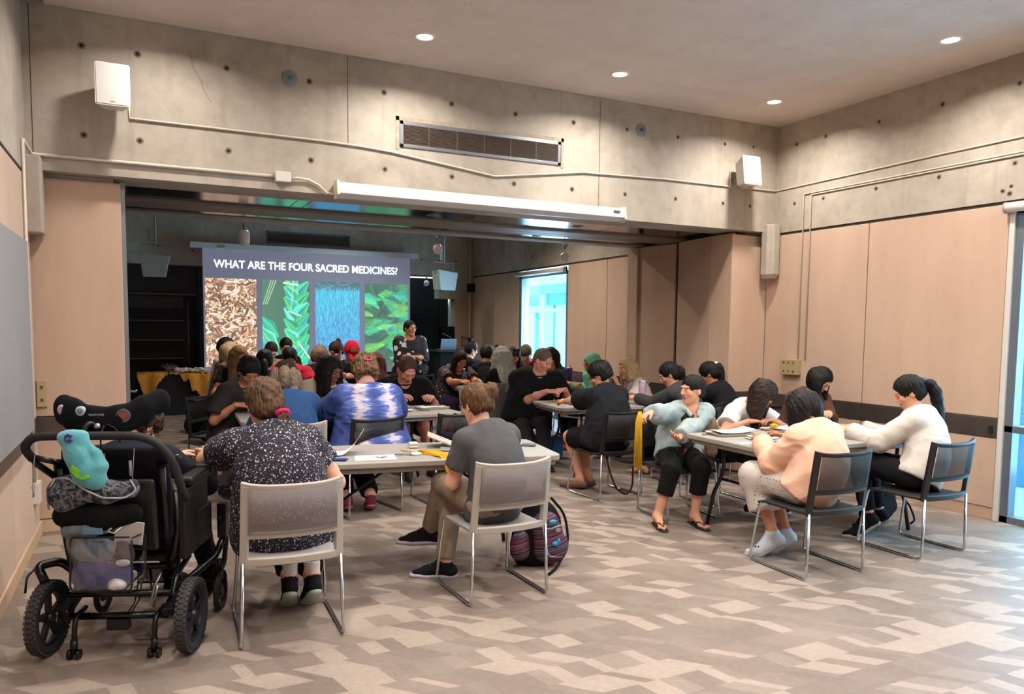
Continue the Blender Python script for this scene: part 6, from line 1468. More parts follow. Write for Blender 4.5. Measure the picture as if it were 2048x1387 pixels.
# seat and back shell
b = MB(); b.box((0, .26, .54), (.46, .44, .09)); b.obj('seat_cushion', PAD, wc, bevel=.03, seg=3)
b = MB(); b.box((0, .26, .47), (.48, .46, .04)); b.obj('seat_pan', FRM_, wc, bevel=.01)
def bk(u, v):
    x = (u-.5)*.50; z = .56+.48*v; return (x*(1+.05*math.sin(v*3)), -.015-.07*v+.05*(abs(u-.5)*2)**2.2, z)
b = MB(); b.grid(bk, 16, 12, .055); b.obj('back_cushion', PAD, wc, bevel=.02, seg=3)
b = MB(); b.box((0, -.085, .72), (.44, .03, .36), Matrix.Rotation(R(6), 3, 'X')); b.obj('back_shell', VIN, wc, bevel=.02)
b = MB(); b.tube([(-.34, -.10, 1.00), (-.36, -.14, 1.06), (-.31, -.16, 1.115), (-.15, -.165, 1.12), (.18, -.165, 1.12), (.26, -.15, 1.08), (.315, -.11, .98), (.33, -.06, .84), (.33, .0, .78)], .021, 10, bend=.05); b.obj('push_handle', mat('foam_grip', '#111113', .7, bump=.3, bscale=300), wc)
b = MB(); b.tube([(-.36, -.13, 1.05), (-.33, -.08, .97), (-.25, -.03, .88)], .016, 8); b.tube([(-.26, -.03, .98), (-.26, -.0, .80), (-.27, .04, .64), (-.24, .04, .45)], .024, 8); b.obj('handle_tube', FRM_, wc)
# headrest
hr = Sdf(); 
pts = [(-.225, -.02, 1.235), (-.17, -.05, 1.225), (-.06, -.075, 1.200), (.05, -.075, 1.205), (.15, -.045, 1.235), (.215, .0, 1.262)]
hr.chain([V3(p) for p in pts], [.052, .050, .046, .047, .050, .050], .03, flat=(V3(0, 1, 0), .60))
hr.chain([V3(p)+V3(0, -.005, -.045) for p in pts[:5]], [.040, .045, .046, .047, .040], .03, flat=(V3(0, 1, 0), .60))
hr.chain([V3(p)+V3(0, .0, .030) for p in (pts[0], pts[1])], [.035, .028], .03, flat=(V3(0, 1, 0), .60)); hr.chain([V3(p)+V3(0, .0, .030) for p in (pts[4], pts[5])], [.030, .036], .03, flat=(V3(0, 1, 0), .60))
v, q = hr.mesh(.006); hd_ = npobj('headrest', v, q, C('headrest_black', '#0b0c10', var=.1), wc)
def badge(name, x, z, r, cols, y=-.112):
    b = MB(); b.lathe([(0, .006), (r*.8, .005), (r, .0), (r, -.006)], (x, y, z), (0, -1, 0), 26); o = b.obj(name, mat(*cols[0]), hd_); return o
bd1 = badge('round_badge', -.213, 1.232, .026, (('badge_lilac', '#b79fbd', .4),), -.066); bd2 = badge('round_badge', -.118, 1.228, .025, (('badge_silver', '#a9b0b8', .35),), -.094)
b = MB(); b.tube([(-.222, -.074, 1.240), (-.212, -.074, 1.247), (-.205, -.074, 1.238), (-.212, -.074, 1.226), (-.202, -.074, 1.220)], .0016, 5); b.obj('badge_drawing', mat('badge_purple', '#6b4a86', .5), bd1)
b = MB(); b.lathe([(.004, .0), (.012, .0), (.013, -.001)], (-.118, -.101, 1.230), (0, -1, 0), 14); b.obj('badge_drawing', mat('badge_blue', '#5c7690', .5), bd2)
b = MB(); yb_ = -.108; b.lathe([(.029, 0), (.033, 0), (.033, -.004)], (.083, yb_-.001, 1.208), (0, -1, 0), 30)
b.lathe([(0, -.001), (.033, -.001)], (.083, yb_, 1.208), (0, -1, 0), 30); bp_ = b.obj('round_patch', mat('patch_grey', '#5b5357', .7), hd_)
hp = [(.083+.022*math.sin(t)**3*1., 1.209+.0013*(13*math.cos(t)-5*math.cos(2*t)-2*math.cos(3*t)-math.cos(4*t))*1.05) for t in np.linspace(0, 2*math.pi, 30)[:-1]]
b = MB(); b._add([(x, yb_-.0025, z) for x, z in hp], [tuple(range(len(hp)))]); b.obj('heart', mat('heart_red', '#8e3d38', .7), bp_)
text_mesh('headrest_lettering', 'WHITMYER', .014, mat('lettering_grey', '#a9aab0', .5), hd_, .0004, (-.040, -.109, 1.212), (R(90), 0, R(3)))
b = MB(); b.tube([(-.075, -.16, 1.08), (-.075, -.155, 1.15), (-.065, -.14, 1.175), (-.04, -.12, 1.17)], .014, 8, bend=.02); b.obj('headrest_stem', FRM_, wc)
b = MB(); b.sphere((-.030, -.125, 1.160), (.018, .014, .018), 14, 10); b.obj('swivel_knob', CHROME, wc)
b = MB(); b.tube([(.01, -.12, 1.17), (.06, -.13, 1.15), (.075, -.13, 1.08)], .004, 6, bend=.02); b.tube([(.0, -.12, 1.165), (-.01, -.14, 1.12), (-.005, -.15, 1.04)], .004, 6); b.obj('headrest_cord', DARK, wc)
b = MB()
for p in ((-.01, -.16, 1.04), (.012, -.16, 1.035)): b.tube([p, (p[0]+.004, p[1]-.01, p[2]-.03), (p[0]-.006, p[1]-.012, p[2]-.055)], .006, 6)
b.obj('clamp', mat('steel_lever', '#7d7d80', .3, .8), wc)
for x, y, z0, z1 in ((.155, -.17, 1.06, .84), (-.30, -.16, 1.03, .84)):
    b = MB(); b.tube([(x, y, z0), (x-.008, y-.01, (z0*.4+z1*.6)), (x-.006, y-.01, z1+.05)], .0018, 5); b.tube([(x-.006, y-.012, z1+.05), (x+.002, y-.012, z1+.035), (x-.006, y-.012, z1+.02), (x-.012, y-.012, z1+.035)], .0022, 5, closed=True); b.cyl((x-.006, y-.012, z1+.02), (x-.006, y-.012, z1-.01), .004)
    b.obj('lanyard', mat('lanyard_grey', '#8f8f92', .4, .5), wc)
# things hung on the wheelchair: world placement through its frame
WM = Matrix.Translation(Vector(WO)) @ Matrix.Rotation(WR_, 4, 'Z')
def hung(name, lab, cat, z=0.): 
    o = thing(name, lab, cat, WO, WR_); return o
g = hung('plush_mitt', 'turquoise plush mitten with purple letter and green patch hanging on the wheelchair handle', 'plush mitten')
Q = Sdf(); Q.chain([V3(-.115, -.205, 1.105), V3(-.085, -.215, 1.03), V3(-.045, -.215, .955), V3(-.005, -.21, .92)], [.045, .052, .060, .052], .03, flat=(V3(0, 1, 0), .60)); Q.chain([V3(-.15, -.19, 1.115), V3(-.075, -.195, 1.118)], [.028, .034], .03); Q.chain([V3(-.05, -.20, 1.09), V3(-.005, -.20, 1.04), V3(.015, -.205, .98)], [.016, .02, .034], .02)
v, q = Q.mesh(.006); v = displace(v, q, lambda p: .0025*vnoise(p*22)+.0010*vnoise(p*160)); npobj('plush_body', v, q, C('plush_turquoise', '#529aa2', var=.08, sheen=.6), g)
b = MB(); hp = [(.046*math.cos(t), .034*math.sin(t)) for t in np.linspace(math.pi, 2*math.pi, 14)]
c_, s_ = math.cos(-.62), math.sin(-.62); hp = [(x*c_-z*s_-.052, x*s_+z*c_+.968) for x, z in hp]; n_ = len(hp)
b._add([(x, -.256, z) for x, z in hp]+[(x, -.225, z) for x, z in hp], [tuple(range(n_)), tuple(reversed(range(n_, 2*n_)))]+[(i, (i+1) % n_, n_+(i+1) % n_, n_+i) for i in range(n_)])
b.obj('green_patch', C('patch_green', '#74c41e'), g)
b = MB(); b.tube([(-.094, -.238, 1.128), (-.108, -.236, 1.136), (-.123, -.234, 1.129), (-.124, -.236, 1.112), (-.108, -.240, 1.102), (-.092, -.242, 1.112), (-.106, -.243, 1.116)], .0055, 6); b.obj('purple_letter', mat('purple_letter', '#4b2a8c', .6), g)
def camo():
    t = NT('camo_mesh'); v = t.coord(); n = t.noise(v, 26, 3, .6, 1.2).outputs[0]; c = t.ramp(n, [(0, '#14161d'), (.42, '#232733'), (.48, '#5d6370'), (.56, '#8d8f93'), (.62, '#2b3040')], 'CONSTANT')
    w = t.vor(t.coord(), 160, 'DISTANCE_TO_EDGE'); c = t.mix(t.ramp(w.outputs[0], [(.05, .5), (.12, 0)]), c, '#0d0e12'); t.base(c); t.b.inputs['Roughness'].default_value = .7; return t.m
g = hung('camouflage_bag', 'grey camouflage mesh bag slung across the back of the wheelchair', 'bag'); CM_ = camo()
Q = Sdf(); Q.chain([V3(-.205, -.14, .855), V3(-.10, -.175, .875), V3(.02, -.18, .865), V3(.13, -.165, .87)], [.050, .068, .062, .045], .04, flat=(V3(0, 1, 0), .6)).ell(V3(-.17, -.16, .83), (.075, .045, .085), None, .04)
Q.cone(V3(-.02, -.16, .96), V3(.10, -.16, .93), .045, .03, .02, 's', flat=(V3(0, 1, 0), 1.))
v, q = Q.mesh(.007); v = displace(v, q, lambda p: .006*vnoise(p*22)); npobj('bag_body', v, q, CM_, g)
b = MB(); b.tube([(-.19, -.20, .925), (-.12, -.225, .93), (-.05, -.225, .875), (.03, -.225, .835), (.12, -.205, .83), (.165, -.18, .86), (.14, -.19, .915)], .005, 6, bend=.02); b.tube([(-.205, -.18, .92), (-.245, -.17, .84), (-.235, -.18, .77)], .005, 6); b.obj('piping', mat('piping_grey', '#9a9da3', .5), g)
b = MB(); b.tube([(-.0, -.19, .99), (.03, -.20, .93), (.06, -.21, .89)], .010, 6); b.tube([(.13, -.16, 1.0), (.14, -.18, .93)], .007, 6); b.obj('shoulder_strap', mat('strap_grey', '#6e737c', .7), g)
g = hung('black_pouch', 'black soft bag hanging under the camouflage bag on the wheelchair', 'bag')
Q = Sdf(); Q.chain([V3(-.18, -.15, .735), V3(0, -.17, .73), V3(.13, -.15, .74)], [.055, .062, .05], .04, flat=(V3(0, 1, 0), .7)); v, q = Q.mesh(.009); npobj('bag_body', v, q, PAD, g)
b = MB(); b.tube([(.06, -.215, .69), (.045, -.22, .675), (.07, -.215, .665), (.10, -.20, .69)], .003, 5); b.obj('white_cord', WHITEP, g)
g = hung('clear_bag', 'clear plastic zip bag with blue and grey clothes hanging low on the wheelchair', 'bag')
t = NT('clear_vinyl'); gl = t.node('ShaderNodeBsdfGlossy'); gl.inputs['Roughness'].default_value = .12; tr = t.node('ShaderNodeBsdfTransparent'); tr.inputs[0].default_value = (.82, .88, .92, 1); mx = t.node('ShaderNodeMixShader'); mx.inputs[0].default_value = .16
t.link(tr.outputs[0], mx.inputs[1]); t.link(gl.outputs[0], mx.inputs[2]); t.link(mx.outputs[0], t.out.inputs[0]); CLR = t.m
def bagp(u, v): 
    x = -.135+.28*u; z = .385+.26*v; return (x+.01*math.sin(v*5), -.215-.03*math.sin(math.pi*u)*math.sin(math.pi*v)-.003*math.sin(u*20+v*9), z)
b = MB(); b.grid(bagp, 16, 14, 0)
def bagq(u, v): x, y, z = bagp(u, v); return (x+.035*u, -.13, z+.02)
b.grid(bagq, 8, 8, 0); b.obj('clear_sheet', CLR, g)
b = MB(); b.tube([(-.125, -.215, .64), (-.135, -.215, .39), (.145, -.215, .385), (.15, -.215, .63)], .0055, 6, bend=.03); b.tube([(-.12, -.215, .645), (.14, -.215, .645)], .005, 6); b.tube([(.15, -.215, .64), (.185, -.15, .65), (.18, -.14, .42), (.15, -.2, .395)], .004, 6, bend=.02); b.obj('edge_piping', DARK, g)
for nm_, cc, rr_, m_ in (('blue_cloth', (-.04, -.190, .455), (.105, .026, .078), C('cloth_blue', '#15306e', var=.2)), ('blue_cloth', (.06, -.188, .45), (.085, .024, .062), C('cloth_blue', '#15306e', var=.2)), ('grey_cloth', (-.02, -.190, .575), (.115, .024, .060), C('cloth_grey', '#6d7884', var=.15)), ('dark_cloth', (.09, -.185, .55), (.055, .024, .07), C('cloth_navy', '#2a2c3c')), ('white_tissue', (.075, -.205, .415), (.045, .028, .030), C('tissue_white', '#c4bfc0')), ('white_sheet', (.10, -.205, .52), (.035, .01, .018), C('tissue_white', '#c4bfc0'))):
    Q = Sdf(); Q.ell(V3(cc), rr_, None, .01); v, q = Q.mesh(.007); v = displace(v, q, lambda p: .006*vnoise(p*16)+.004*vnoise(p*45)); npobj(nm_, v, q, m_, g)
g = hung('clear_bag', 'crumpled clear plastic bag with folded papers above the blue clothes bag', 'bag')
Q = Sdf(); Q.chain([V3(-.16, -.175, .665), V3(-.05, -.19, .67), V3(.03, -.19, .675)], [.030, .030, .022], .02, flat=(V3(0, 1, 0), .5)); v, q = Q.mesh(.007); v = displace(v, q, lambda p: .008*vnoise(p*30)); npobj('crumpled_sheet', v, q, mat('wrap_grey', '#5e6a72', .25), g)
b = MB(); b.box((.12, -.165, .655), (.13, .01, .11), Matrix.Rotation(R(8), 3, 'Y')); b.obj('papers', mat('paper_grey', '#a59d9b', .7), g, bevel=.003)
b = MB(); b.box((-.03, -.205, .675), (.09, .012, .035)); b.obj('blue_box', mat('box_blue', '#55788f', .4), g, bevel=.003)
# ------------------------------------------------------------------ things on the tables and on the floor
ZT = .7852
PAPER = mat('paper', '#dcd6d2', .7); PLATE = mat('paper_plate', '#d6d0c6', .6); LEA = C('leather_yellow', '#c98f1f', var=.12); LEB = C('leather_tan', '#96693c', var=.15); TRAY = mat('tray_cream', '#bdb5a6', .5)
def sheet(lab, x, y, rz, w=.216, h=.28, curl=0., z=ZT, m=PAPER, nm='paper_sheet', marks=0):
    o = thing(nm, lab, 'paper', (x, y, z+.0012), R(rz)); b = MB()
    def fn(u, v): return ((u-.5)*w, (v-.5)*h, curl*max(0, u-.45)**2*3.3+curl*.5*max(0, .25-u)**2*4+.0008)
    b.grid(fn, 14, 4, .0009); b.obj('sheet', m, o)
    if marks and curl == 0:
        b = MB(); rs_ = random.Random(marks)
        if marks > 1:
            for k in range(8): b.tube([(w*.18+rs_.uniform(-.02, .02), rs_.uniform(-.05, .0), .0022), (w*.18+rs_.uniform(-.04, .04), rs_.uniform(-.05, .05), .0022), (w*.18+rs_.uniform(-.04, .04), rs_.uniform(-.05, .05), .0022)], .0011, 4)
        for k in range(3): b.box((-w*.08, .03-k*.012, .0022), (w*.3, .002, .0003))
        b.obj('ink_drawing', mat('ink', '#4a3f46', .7), o)
    return o
def tray(lab, x, y, rz, w=.36, d=.25, z=ZT):
    o = thing('tray', lab, 'tray', (x, y, z+.001), R(rz)); b = MB(); P0 = rrect(w*.9, d*.88, .03, 4); P1 = rrect(w, d, .045, 4); P2 = rrect(w-.012, d-.012, .04, 4); P3 = rrect(w*.9-.01, d*.88-.01, .03, 4); n = len(P0)
    vs = [(a, c, 0) for a, c in P0]+[(a, c, .020) for a, c in P1]+[(a, c, .020) for a, c in P2]+[(a, c, .004) for a, c in P3]
    fs = [tuple(reversed(range(n)))]+[(k*n+i, k*n+(i+1) % n, (k+1)*n+(i+1) % n, (k+1)*n+i) for k in range(3) for i in range(n)]+[tuple(3*n+i for i in range(n))]; b._add(vs, fs); b.obj('tray_body', TRAY, o); return o
def plate_(lab, x, y, r=.115, z=ZT, m=PLATE):
    o = MB().lathe([(0, .001), (r*.66, .001), (r*.72, .006), (r, .016), (r, .018), (r*.7, .009), (r*.64, .004), (0, .004)], n=36).obj('paper_plate', m); o.location = (x, y, z+.0005); return tag(o, lab, 'plate')
def strips(name, lab, paths, m, w=.0045, grp=None):
    b = MB()
    for p in paths: b.tube(p, w, 5, bend=.03, bn=3)
    return tag(b.obj(name, m), lab, 'leather strip' if len(paths) == 1 else 'leather strips', grp)
def phone(lab, x, y, rz, m=None, z=ZT, scr='#11131a'):
    o = thing('phone', lab, 'phone', (x, y, z+.001), R(rz)); b = MB(); b.prism(rrect(.075, .15, .012, 4), 0, .009); b.obj('phone_body', mat('phone_black', '#121316', .3), o, bevel=.002)
    b = MB(); b.prism(rrect(.068, .142, .009, 3), .009, .0096); b.obj('display', m or mat('phone_screen_'+scr, scr, .15), o); return o
def scissors(lab, x, y, rz, z=ZT, hm=None):
    o = thing('scissors', lab, 'scissors', (x, y, z+.001), R(rz)); hm = hm or mat('handle_white', '#ccc8c2', .4)
    b = MB(); b.box((-.045, .004, .006), (.11, .012, .0025), rotz(R(4))); b.box((-.045, -.004, .009), (.11, .012, .0025), rotz(R(-4))); b.obj('blade', mat('steel_blade', '#7f8286', .25, .9), o)
    for s in (-1, 1): b = MB(); b.tube([(.045+.028*math.cos(t), s*.022+.016*math.sin(t), .009) for t in np.linspace(0, 2*math.pi, 17)[:-1]], .006, 6, closed=True); b.tube([(.005, -s*.004, .008), (.022, s*.014, .009)], .006, 6); b.obj('handle', hm, o)
    return o
def pen(lab, x, y, rz, col, z=ZT, nm='pen', L=.14):
    a = R(rz); o = MB().tube([(x-math.cos(a)*L/2, y-math.sin(a)*L/2, z+.005), (x+math.cos(a)*L/2, y+math.sin(a)*L/2, z+.005)], .0042, 8).obj(nm, mat('pen_'+col, col, .4)); return tag(o, lab, 'pen')
# --- nearest table
sheet('curled white sheet of paper left on the nearest table', 1.19, 5.07, -20, .30, .21, .16)
sheet('flat white sheet with a small ink drawing on the nearest table', 1.36, 4.83, -12, .27, .20, marks=5)
phone('phone with blue lit screen beside the floral blouse', 1.10, 4.83, 62, mat('phone_lit', '#102040', .2, emit='#2a63c8', estr=.35))
pen('blue marker under the curled sheet', 1.13, 4.95, 40, '#1d5a94')
o = thing('earbud_case', 'small white earbud case on the nearest table', 'case', (1.72, 5.12, ZT+.001), R(-8)); b = MB(); b.box((0, 0, .011), (.066, .055, .021)); b.obj('case_body', WHITEP, o, bevel=.009, seg=3); b = MB(); b.box((0, 0, .0325), (.066, .055, .020)); b.obj('case_lid', WHITEP, o, bevel=.008, seg=3)
scissors('scissors with white handles on the nearest table', 1.60, 4.84, -12)
E_ = (1.755, 4.615)
strips('leather_strip', 'single yellow leather strip drooping over the edge of the nearest table', [[(1.60, 5.02, ZT+.006), (1.68, 4.88, ZT+.006), (1.765, 4.655, ZT+.008), (1.775, 4.615, ZT-.03), (1.775, 4.612, .62), (1.775, 4.612, .50)]], LEA)
rs = random.Random(3); PP = []
for i in range(12):
    o_ = i*.0065; PP.append([(1.69+rs.uniform(0, .02), 4.90+rs.uniform(-.01, .03), ZT+.006+i*.001), (1.74+o_*.5, 4.80+rs.uniform(-.01, .02), ZT+.010+i*.0012), (1.755+o_, 4.655, ZT+.012+.001*i), (1.76+o_*1.2, 4.595+.002*i, ZT-.03), (1.77+o_*1.1, 4.585+.003*i, .70), (1.81+o_*.6, 4.60+.004*i, .655)])
strips('leather_strips', 'bundle of yellow leather strips spilling off the nearest table onto a knee', PP, LEA, .0055)
o = MB().tube([(1.79, 4.93, ZT+.005), (2.02, 4.80, ZT+.005)], .005, 6).obj('purple_pencil', mat('pencil_purple', '#4a1f5c', .5)); tag(o, 'thin purple pencil beside the bundle of yellow strips', 'pencil')
o = thing('open_folder', 'open folder propped up on the nearest table beside the grey T-shirt', 'folder', (1.97, 5.10, ZT+.001), R(-20)); b = MB(); b.box((-.03, 0, .045), (.24, .22, .012), Matrix.Rotation(R(22), 3, 'Y')); b.obj('cover', mat('folder_tan', '#a79a8c', .5), o, bevel=.003); b = MB(); b.box((.06, .02, .004), (.22, .26, .005)); b.obj('inner_pages', PAPER, o)
sheet('white paper half hidden behind the grey T-shirt', 2.10, 5.02, 15, z=ZT+.009)
plate_('white paper plate at the right end of the nearest table', 2.40, 4.97, .10)
o = thing('wallet', 'grey wallet at the right corner of the nearest table', 'wallet', (2.53, 4.90, ZT+.001), R(-30)); b = MB(); b.box((0, 0, .008), (.11, .08, .014)); b.obj('wallet_body', mat('wallet_grey', '#5b5a57', .5), o, bevel=.005)
# --- second left table
tray('cream tray of papers at the right end of the tie-dye table', 2.74, 7.55, 3, .34, .26); sheet('white sheet lying in the tray of the tie-dye table', 2.72, 7.56, 8, .26, .21, z=ZT+.022)
o = thing('spoon', 'metal spoon lying on the sheet in the tray', 'spoon', (2.75, 7.54, ZT+.026), R(-30)); b = MB(); b.sphere((-.07, 0, .006), (.028, .018, .006), 12, 8); b.tube([(-.045, 0, .006), (.09, 0, .008)], .004, 6); b.obj('spoon_body', mat('steel_blade', '#7f8286', .25, .9), o)
tray('cream tray in front of the balding man', 2.40, 7.72, -3, .30, .2); sheet('white sheet in front of the balding man', 2.40, 7.73, 5, .24, .17, z=ZT+.022, marks=2)
plate_('small white bowl between tie-dye shirt and tray', 2.40, 7.38, .075); pen('green pen by the tray of the tie-dye table', 2.58, 7.36, -15, '#1c6a44')
o = thing('travel_cup', 'white travel cup standing behind the tie-dye shirt', 'cup', (2.28, 7.80, ZT+.001)); b = MB(); b.lathe([(0, 0), (.030, 0), (.036, .15), (.036, .155)]); b.obj('cup_body', WHITEP, o); b = MB(); b.lathe([(.038, .150), (.038, .165), (.03, .172), (0, .172)]); b.obj('lid', mat('lid_grey', '#bdbab6', .4), o)
sheet('white sheet in front of the cream hoodie', 1.66, 7.75, -10, .26, .2, .05); phone('black phone at the left corner of the far left table', .98, 7.45, 80)
sheet('white card under the hand of the dark grey T-shirt', 1.02, 7.70, -30, .14, .1)
o = thing('yarn_ball', 'small ball of yellow thread beside the blue hoodie', 'thread', (1.45, 7.45, ZT+.001)); b = MB(); b.sphere((0, 0, .026), (.032, .032, .026), 16, 10); b.obj('thread_body', LEA, o)
o = thing('tape_roll', 'white tape roll near the ball of yellow thread', 'tape', (1.53, 7.38, ZT+.001)); b = MB(); b.lathe([(.022, 0), (.040, 0), (.040, .028), (.022, .028), (.022, 0)]); b.obj('tape_body', WHITEP, o)
pen('orange pen lying near the tape roll', 1.44, 7.28, 60, '#b5532e'); o = tag(MB().sphere((1.60, 7.25, ZT+.012), (.06, .03, .011), 14, 8).obj('sage_bundle', C('sage_green', '#3a4a32', var=.3)), 'small dark green bundle near the tie-dye elbow', 'bundle')
# --- second right table
plate_('white paper plate before the broad man in black', 4.55, 7.72, .115)
o = thing('leather_piece', 'folded tan leather piece beside the white plate of the broad man', 'leather', (4.50, 7.38, ZT+.001), R(10)); b = MB(); b.box((0, 0, .012), (.14, .09, .02)); b.box((.10, -.02, .005), (.22, .04, .008), rotz(R(-6))); b.obj('leather_body', LEB, o, bevel=.006)
tray('cream tray with red scraps at the left of the black-shirted sitter', 4.95, 7.44, -4, .34, .24); tray('cream tray behind the tray with red scraps', 5.02, 7.72, -4, .34, .2)
for k, (x, y, c_) in enumerate(((4.95, 7.46, '#9a3a34'), (5.02, 7.40, '#b8574a'), (5.0, 7.72, '#c2b29c'))):
    Q = Sdf(); Q.ell(V3(x, y, ZT+.022), (.045, .03, .014), None, .01); v, q = Q.mesh(.006); v = displace(v, q, lambda p: .009*vnoise(p*50)); tag(npobj('cloth_scrap', v, q, C('scrap_'+c_, c_)), ('dark red scrap in the front tray', 'coral scrap at the right of the front tray', 'pale crumpled scrap in the rear tray')[k], 'scrap')
strips('leather_strips', 'tan leather strips dangling over the front edge of the broad man table', [[(4.60+.02*i, 7.42, ZT+.006+i*.004), (4.72+.02*i, 7.10, ZT+.012+i*.004), (4.75+.02*i, 7.002, ZT-.03), (4.73+.03*i, 6.994, .66-.05*i)] for i in range(4)], LEB, .004)
strips('leather_strips', 'loose yellow strips lying at the left corner of the broad man table', [[(4.28+.03*i, 7.75-.03*i, ZT+.006+i*.003), (4.38, 7.70+.02*i, ZT+.010+i*.003), (4.45+.02*i, 7.62, ZT+.006+i*.003)] for i in range(5)], LEA, .004)
strips('leather_strips', 'heap of yellow strips at the right end of the broad man table', [[(5.25+.03*i, 7.12+.02*(i % 3), ZT+.006+i*.002), (5.38, 7.16+.015*i, ZT+.014+i*.002), (5.55-.02*i, 7.12, ZT+.008+i*.002)] for i in range(9)], LEA, .005)
strips('leather_strips', 'orange strip held between the hands of the broad man', [[(4.62, 7.93, .93), (4.55, 7.90, .90), (4.56, 7.88, .84), (4.62, 7.84, ZT+.008), (4.75, 7.80, ZT+.008)]], C('leather_orange', '#b56a22'), .005)
strips('leather_strips', 'yellow strips held up by the person in pale denim', [[(3.585+.004*(i % 5), 5.00+.005*(i//5), .985), (3.555+.012*(i % 5), 4.995+.008*(i//5), .90), (3.545+.016*(i % 5), 4.99+.008*(i//5), .59-.010*i)] for i in range(10)], C('leather_gold', '#c99a26', var=.1), .0065)
tray('grey tray with papers before the blonde woman', 5.62, 7.56, -6, .34, .24); sheet('notebook sheet beside the patterned tumbler', 5.80, 7.42, 12, .25, .2, .04, z=ZT+.024)
def tumbler(lab, x, y, z, col, h=.23, straw=True):
    o = thing('tumbler', lab, 'tumbler', (x, y, z+.001)); b = MB(); b.lathe([(0, 0), (.031, 0), (.034, .02), (.042, h-.02), (.042, h)]); b.obj('tumbler_body', col, o); b = MB(); b.lathe([(.044, h-.004), (.044, h+.010), (.03, h+.014), (0, h+.014)]); b.obj('lid', col, o)
    if straw: b = MB(); b.cyl((.01, 0, h), (.016, 0, h+.05), .004, n=8); b.obj('straw', mat('straw_dark', '#3a1d4e', .4), o)
tumbler('tall purple tumbler with straw left of the green headscarf', 5.66, 9.66, ZT, mat('tumbler_purple', '#5b2a86', .3), .27)
tumbler('lilac patterned tumbler in front of the blonde woman', 5.42, 7.52, ZT, spots('tumbler_pattern', '#b7a4b4', 14, .4, ('#6b4a7c', '#c9bcc6', '#8c7a98'), .1), .23, False)
# --- right table
tray('cream tray with stack of white papers at the left of the right table', 4.36, 4.80, -8, .36, .26); sheet('thick white booklet on the cream tray of the right table', 4.40, 4.82, -14, .30, .22, .03, z=ZT+.022)
o = scissors('dark scissors at the far left corner of the right table', 4.20, 4.86, 10, hm=mat('handle_grey', '#5c5d60', .4))
tray('cream tray with yellow scraps before the white T-shirt', 4.98, 4.83, -3, .36, .24); sheet('printed sheet in the tray before the white T-shirt', 5.02, 4.84, 4, .27, .2, z=ZT+.022, marks=1)
Q = Sdf(); Q.ell(V3(4.90, 4.86, ZT+.04), (.035, .028, .022), None, .01); v, q = Q.mesh(.005); v = displace(v, q, lambda p: .010*vnoise(p*60)); tag(npobj('leather_scrap', v, q, LEA), 'crumpled yellow leather scrap in the middle tray', 'leather')
for k, (x, y, a_, lab) in enumerate(((4.44, 4.47, -16, 'bottom booklet of the fanned stack beside the peach jacket'), (4.50, 4.51, -10, 'top booklet of the fanned stack beside the peach jacket'))):
    sheet(lab, x, y, a_, .30, .21, .012, z=ZT+.004+k*.010, m=(mat('booklet_rose', '#b39a92', .7) if k == 0 else PAPER))
sheet('white card at the front left edge of the right table', 4.20, 4.36, -16, .25, .12); pen('green pen on the front edge of the right table', 4.50, 4.30, -10, '#1c6a44')
strips('leather_strips', 'dark thin leather cords hanging off the front of the right table', [[(4.44+.05*i, 4.30, ZT+.006), (4.46+.05*i, 4.085, ZT+.006), (4.46+.05*i, 4.055, ZT-.03), (4.46+.04*i, 4.053, .58+.08*i)] for i in range(2)], C('leather_brown', '#5a3a26'), .004)
sheet('white sheet at the far right of the right table', 5.62, 4.88, 20, .28, .2); o = thing('laptop', 'closed grey laptop under the white sheet at the right table end', 'laptop', (5.66, 4.68, ZT+.001), R(12)); b = MB(); b.box((0, 0, .009), (.30, .20, .016)); b.obj('laptop_body', mat('laptop_grey', '#7d8590', .35, .4), o, bevel=.005)
pen('orange pen by the white hoodie sleeve', 5.12, 4.55, -10, '#b5532e')
# --- far tables
o = thing('water_bottle', 'clear plastic water bottle with blue label before the dotted blouse', 'bottle', (4.17, 10.12, ZT+.001)); b = MB(); b.lathe([(0, 0), (.036, 0), (.038, .02), (.036, .17), (.030, .205), (.014, .235), (.014, .25)]); b.obj('bottle_body', CLR, o); b = MB(); b.lathe([(.0385, .055), (.0385, .14)]); b.obj('bottle_label', mat('label_blue', '#33466e', .4), o); b = MB(); b.cyl((0, 0, .248), (0, 0, .268), .016); b.obj('bottle_cap', WHITEP, o)
strips('leather_strips', 'small heap of orange strips beside the water bottle', [[(4.36+.03*i, 10.0, ZT+.006+i*.003), (4.46, 10.03+.02*i, ZT+.012+i*.003), (4.55, 10.0-.02*i, ZT+.006+i*.003)] for i in range(6)], C('leather_orange', '#b56a22'), .005)
sheet('white sheet on the table beside the long grey hair', 4.98, 10.2, 10); plate_('white plate near the far window table', 6.2, 9.5, .11)
o = thing('thread_spool', 'yellow spool on the table beside the white pole', 'spool', (5.62, 12.3, ZT+.001)); MB().cyl((0, 0, 0), (0, 0, .07), .035).obj('spool_body', LEA, o)
sheet('pile of white paper on the table beside the white pole', 5.75, 12.15, 20, .3, .22, .08); sheet('white sheet before the red cap', 2.70, 11.92-.05, 5); plate_('white paper plate before the man in red', 1.9, 10.05, .12); sheet('white sheet before the glasses-wearing blonde', 1.25, 9.9, 10)
Q = Sdf(); Q.chain([V3(2.05, 9.98, .86), V3(2.22, 9.92, .92), V3(2.36, 9.90, .99)], [.05, .06, .05], .03); v, q = Q.mesh(.010); v = displace(v, q, lambda p: .016*vnoise(p*16)); tag(npobj('pink_scarf', v, q, C('scarf_pink', '#a87a86')), 'crumpled dusty pink cloth between red T-shirt and cream hoodie', 'cloth')
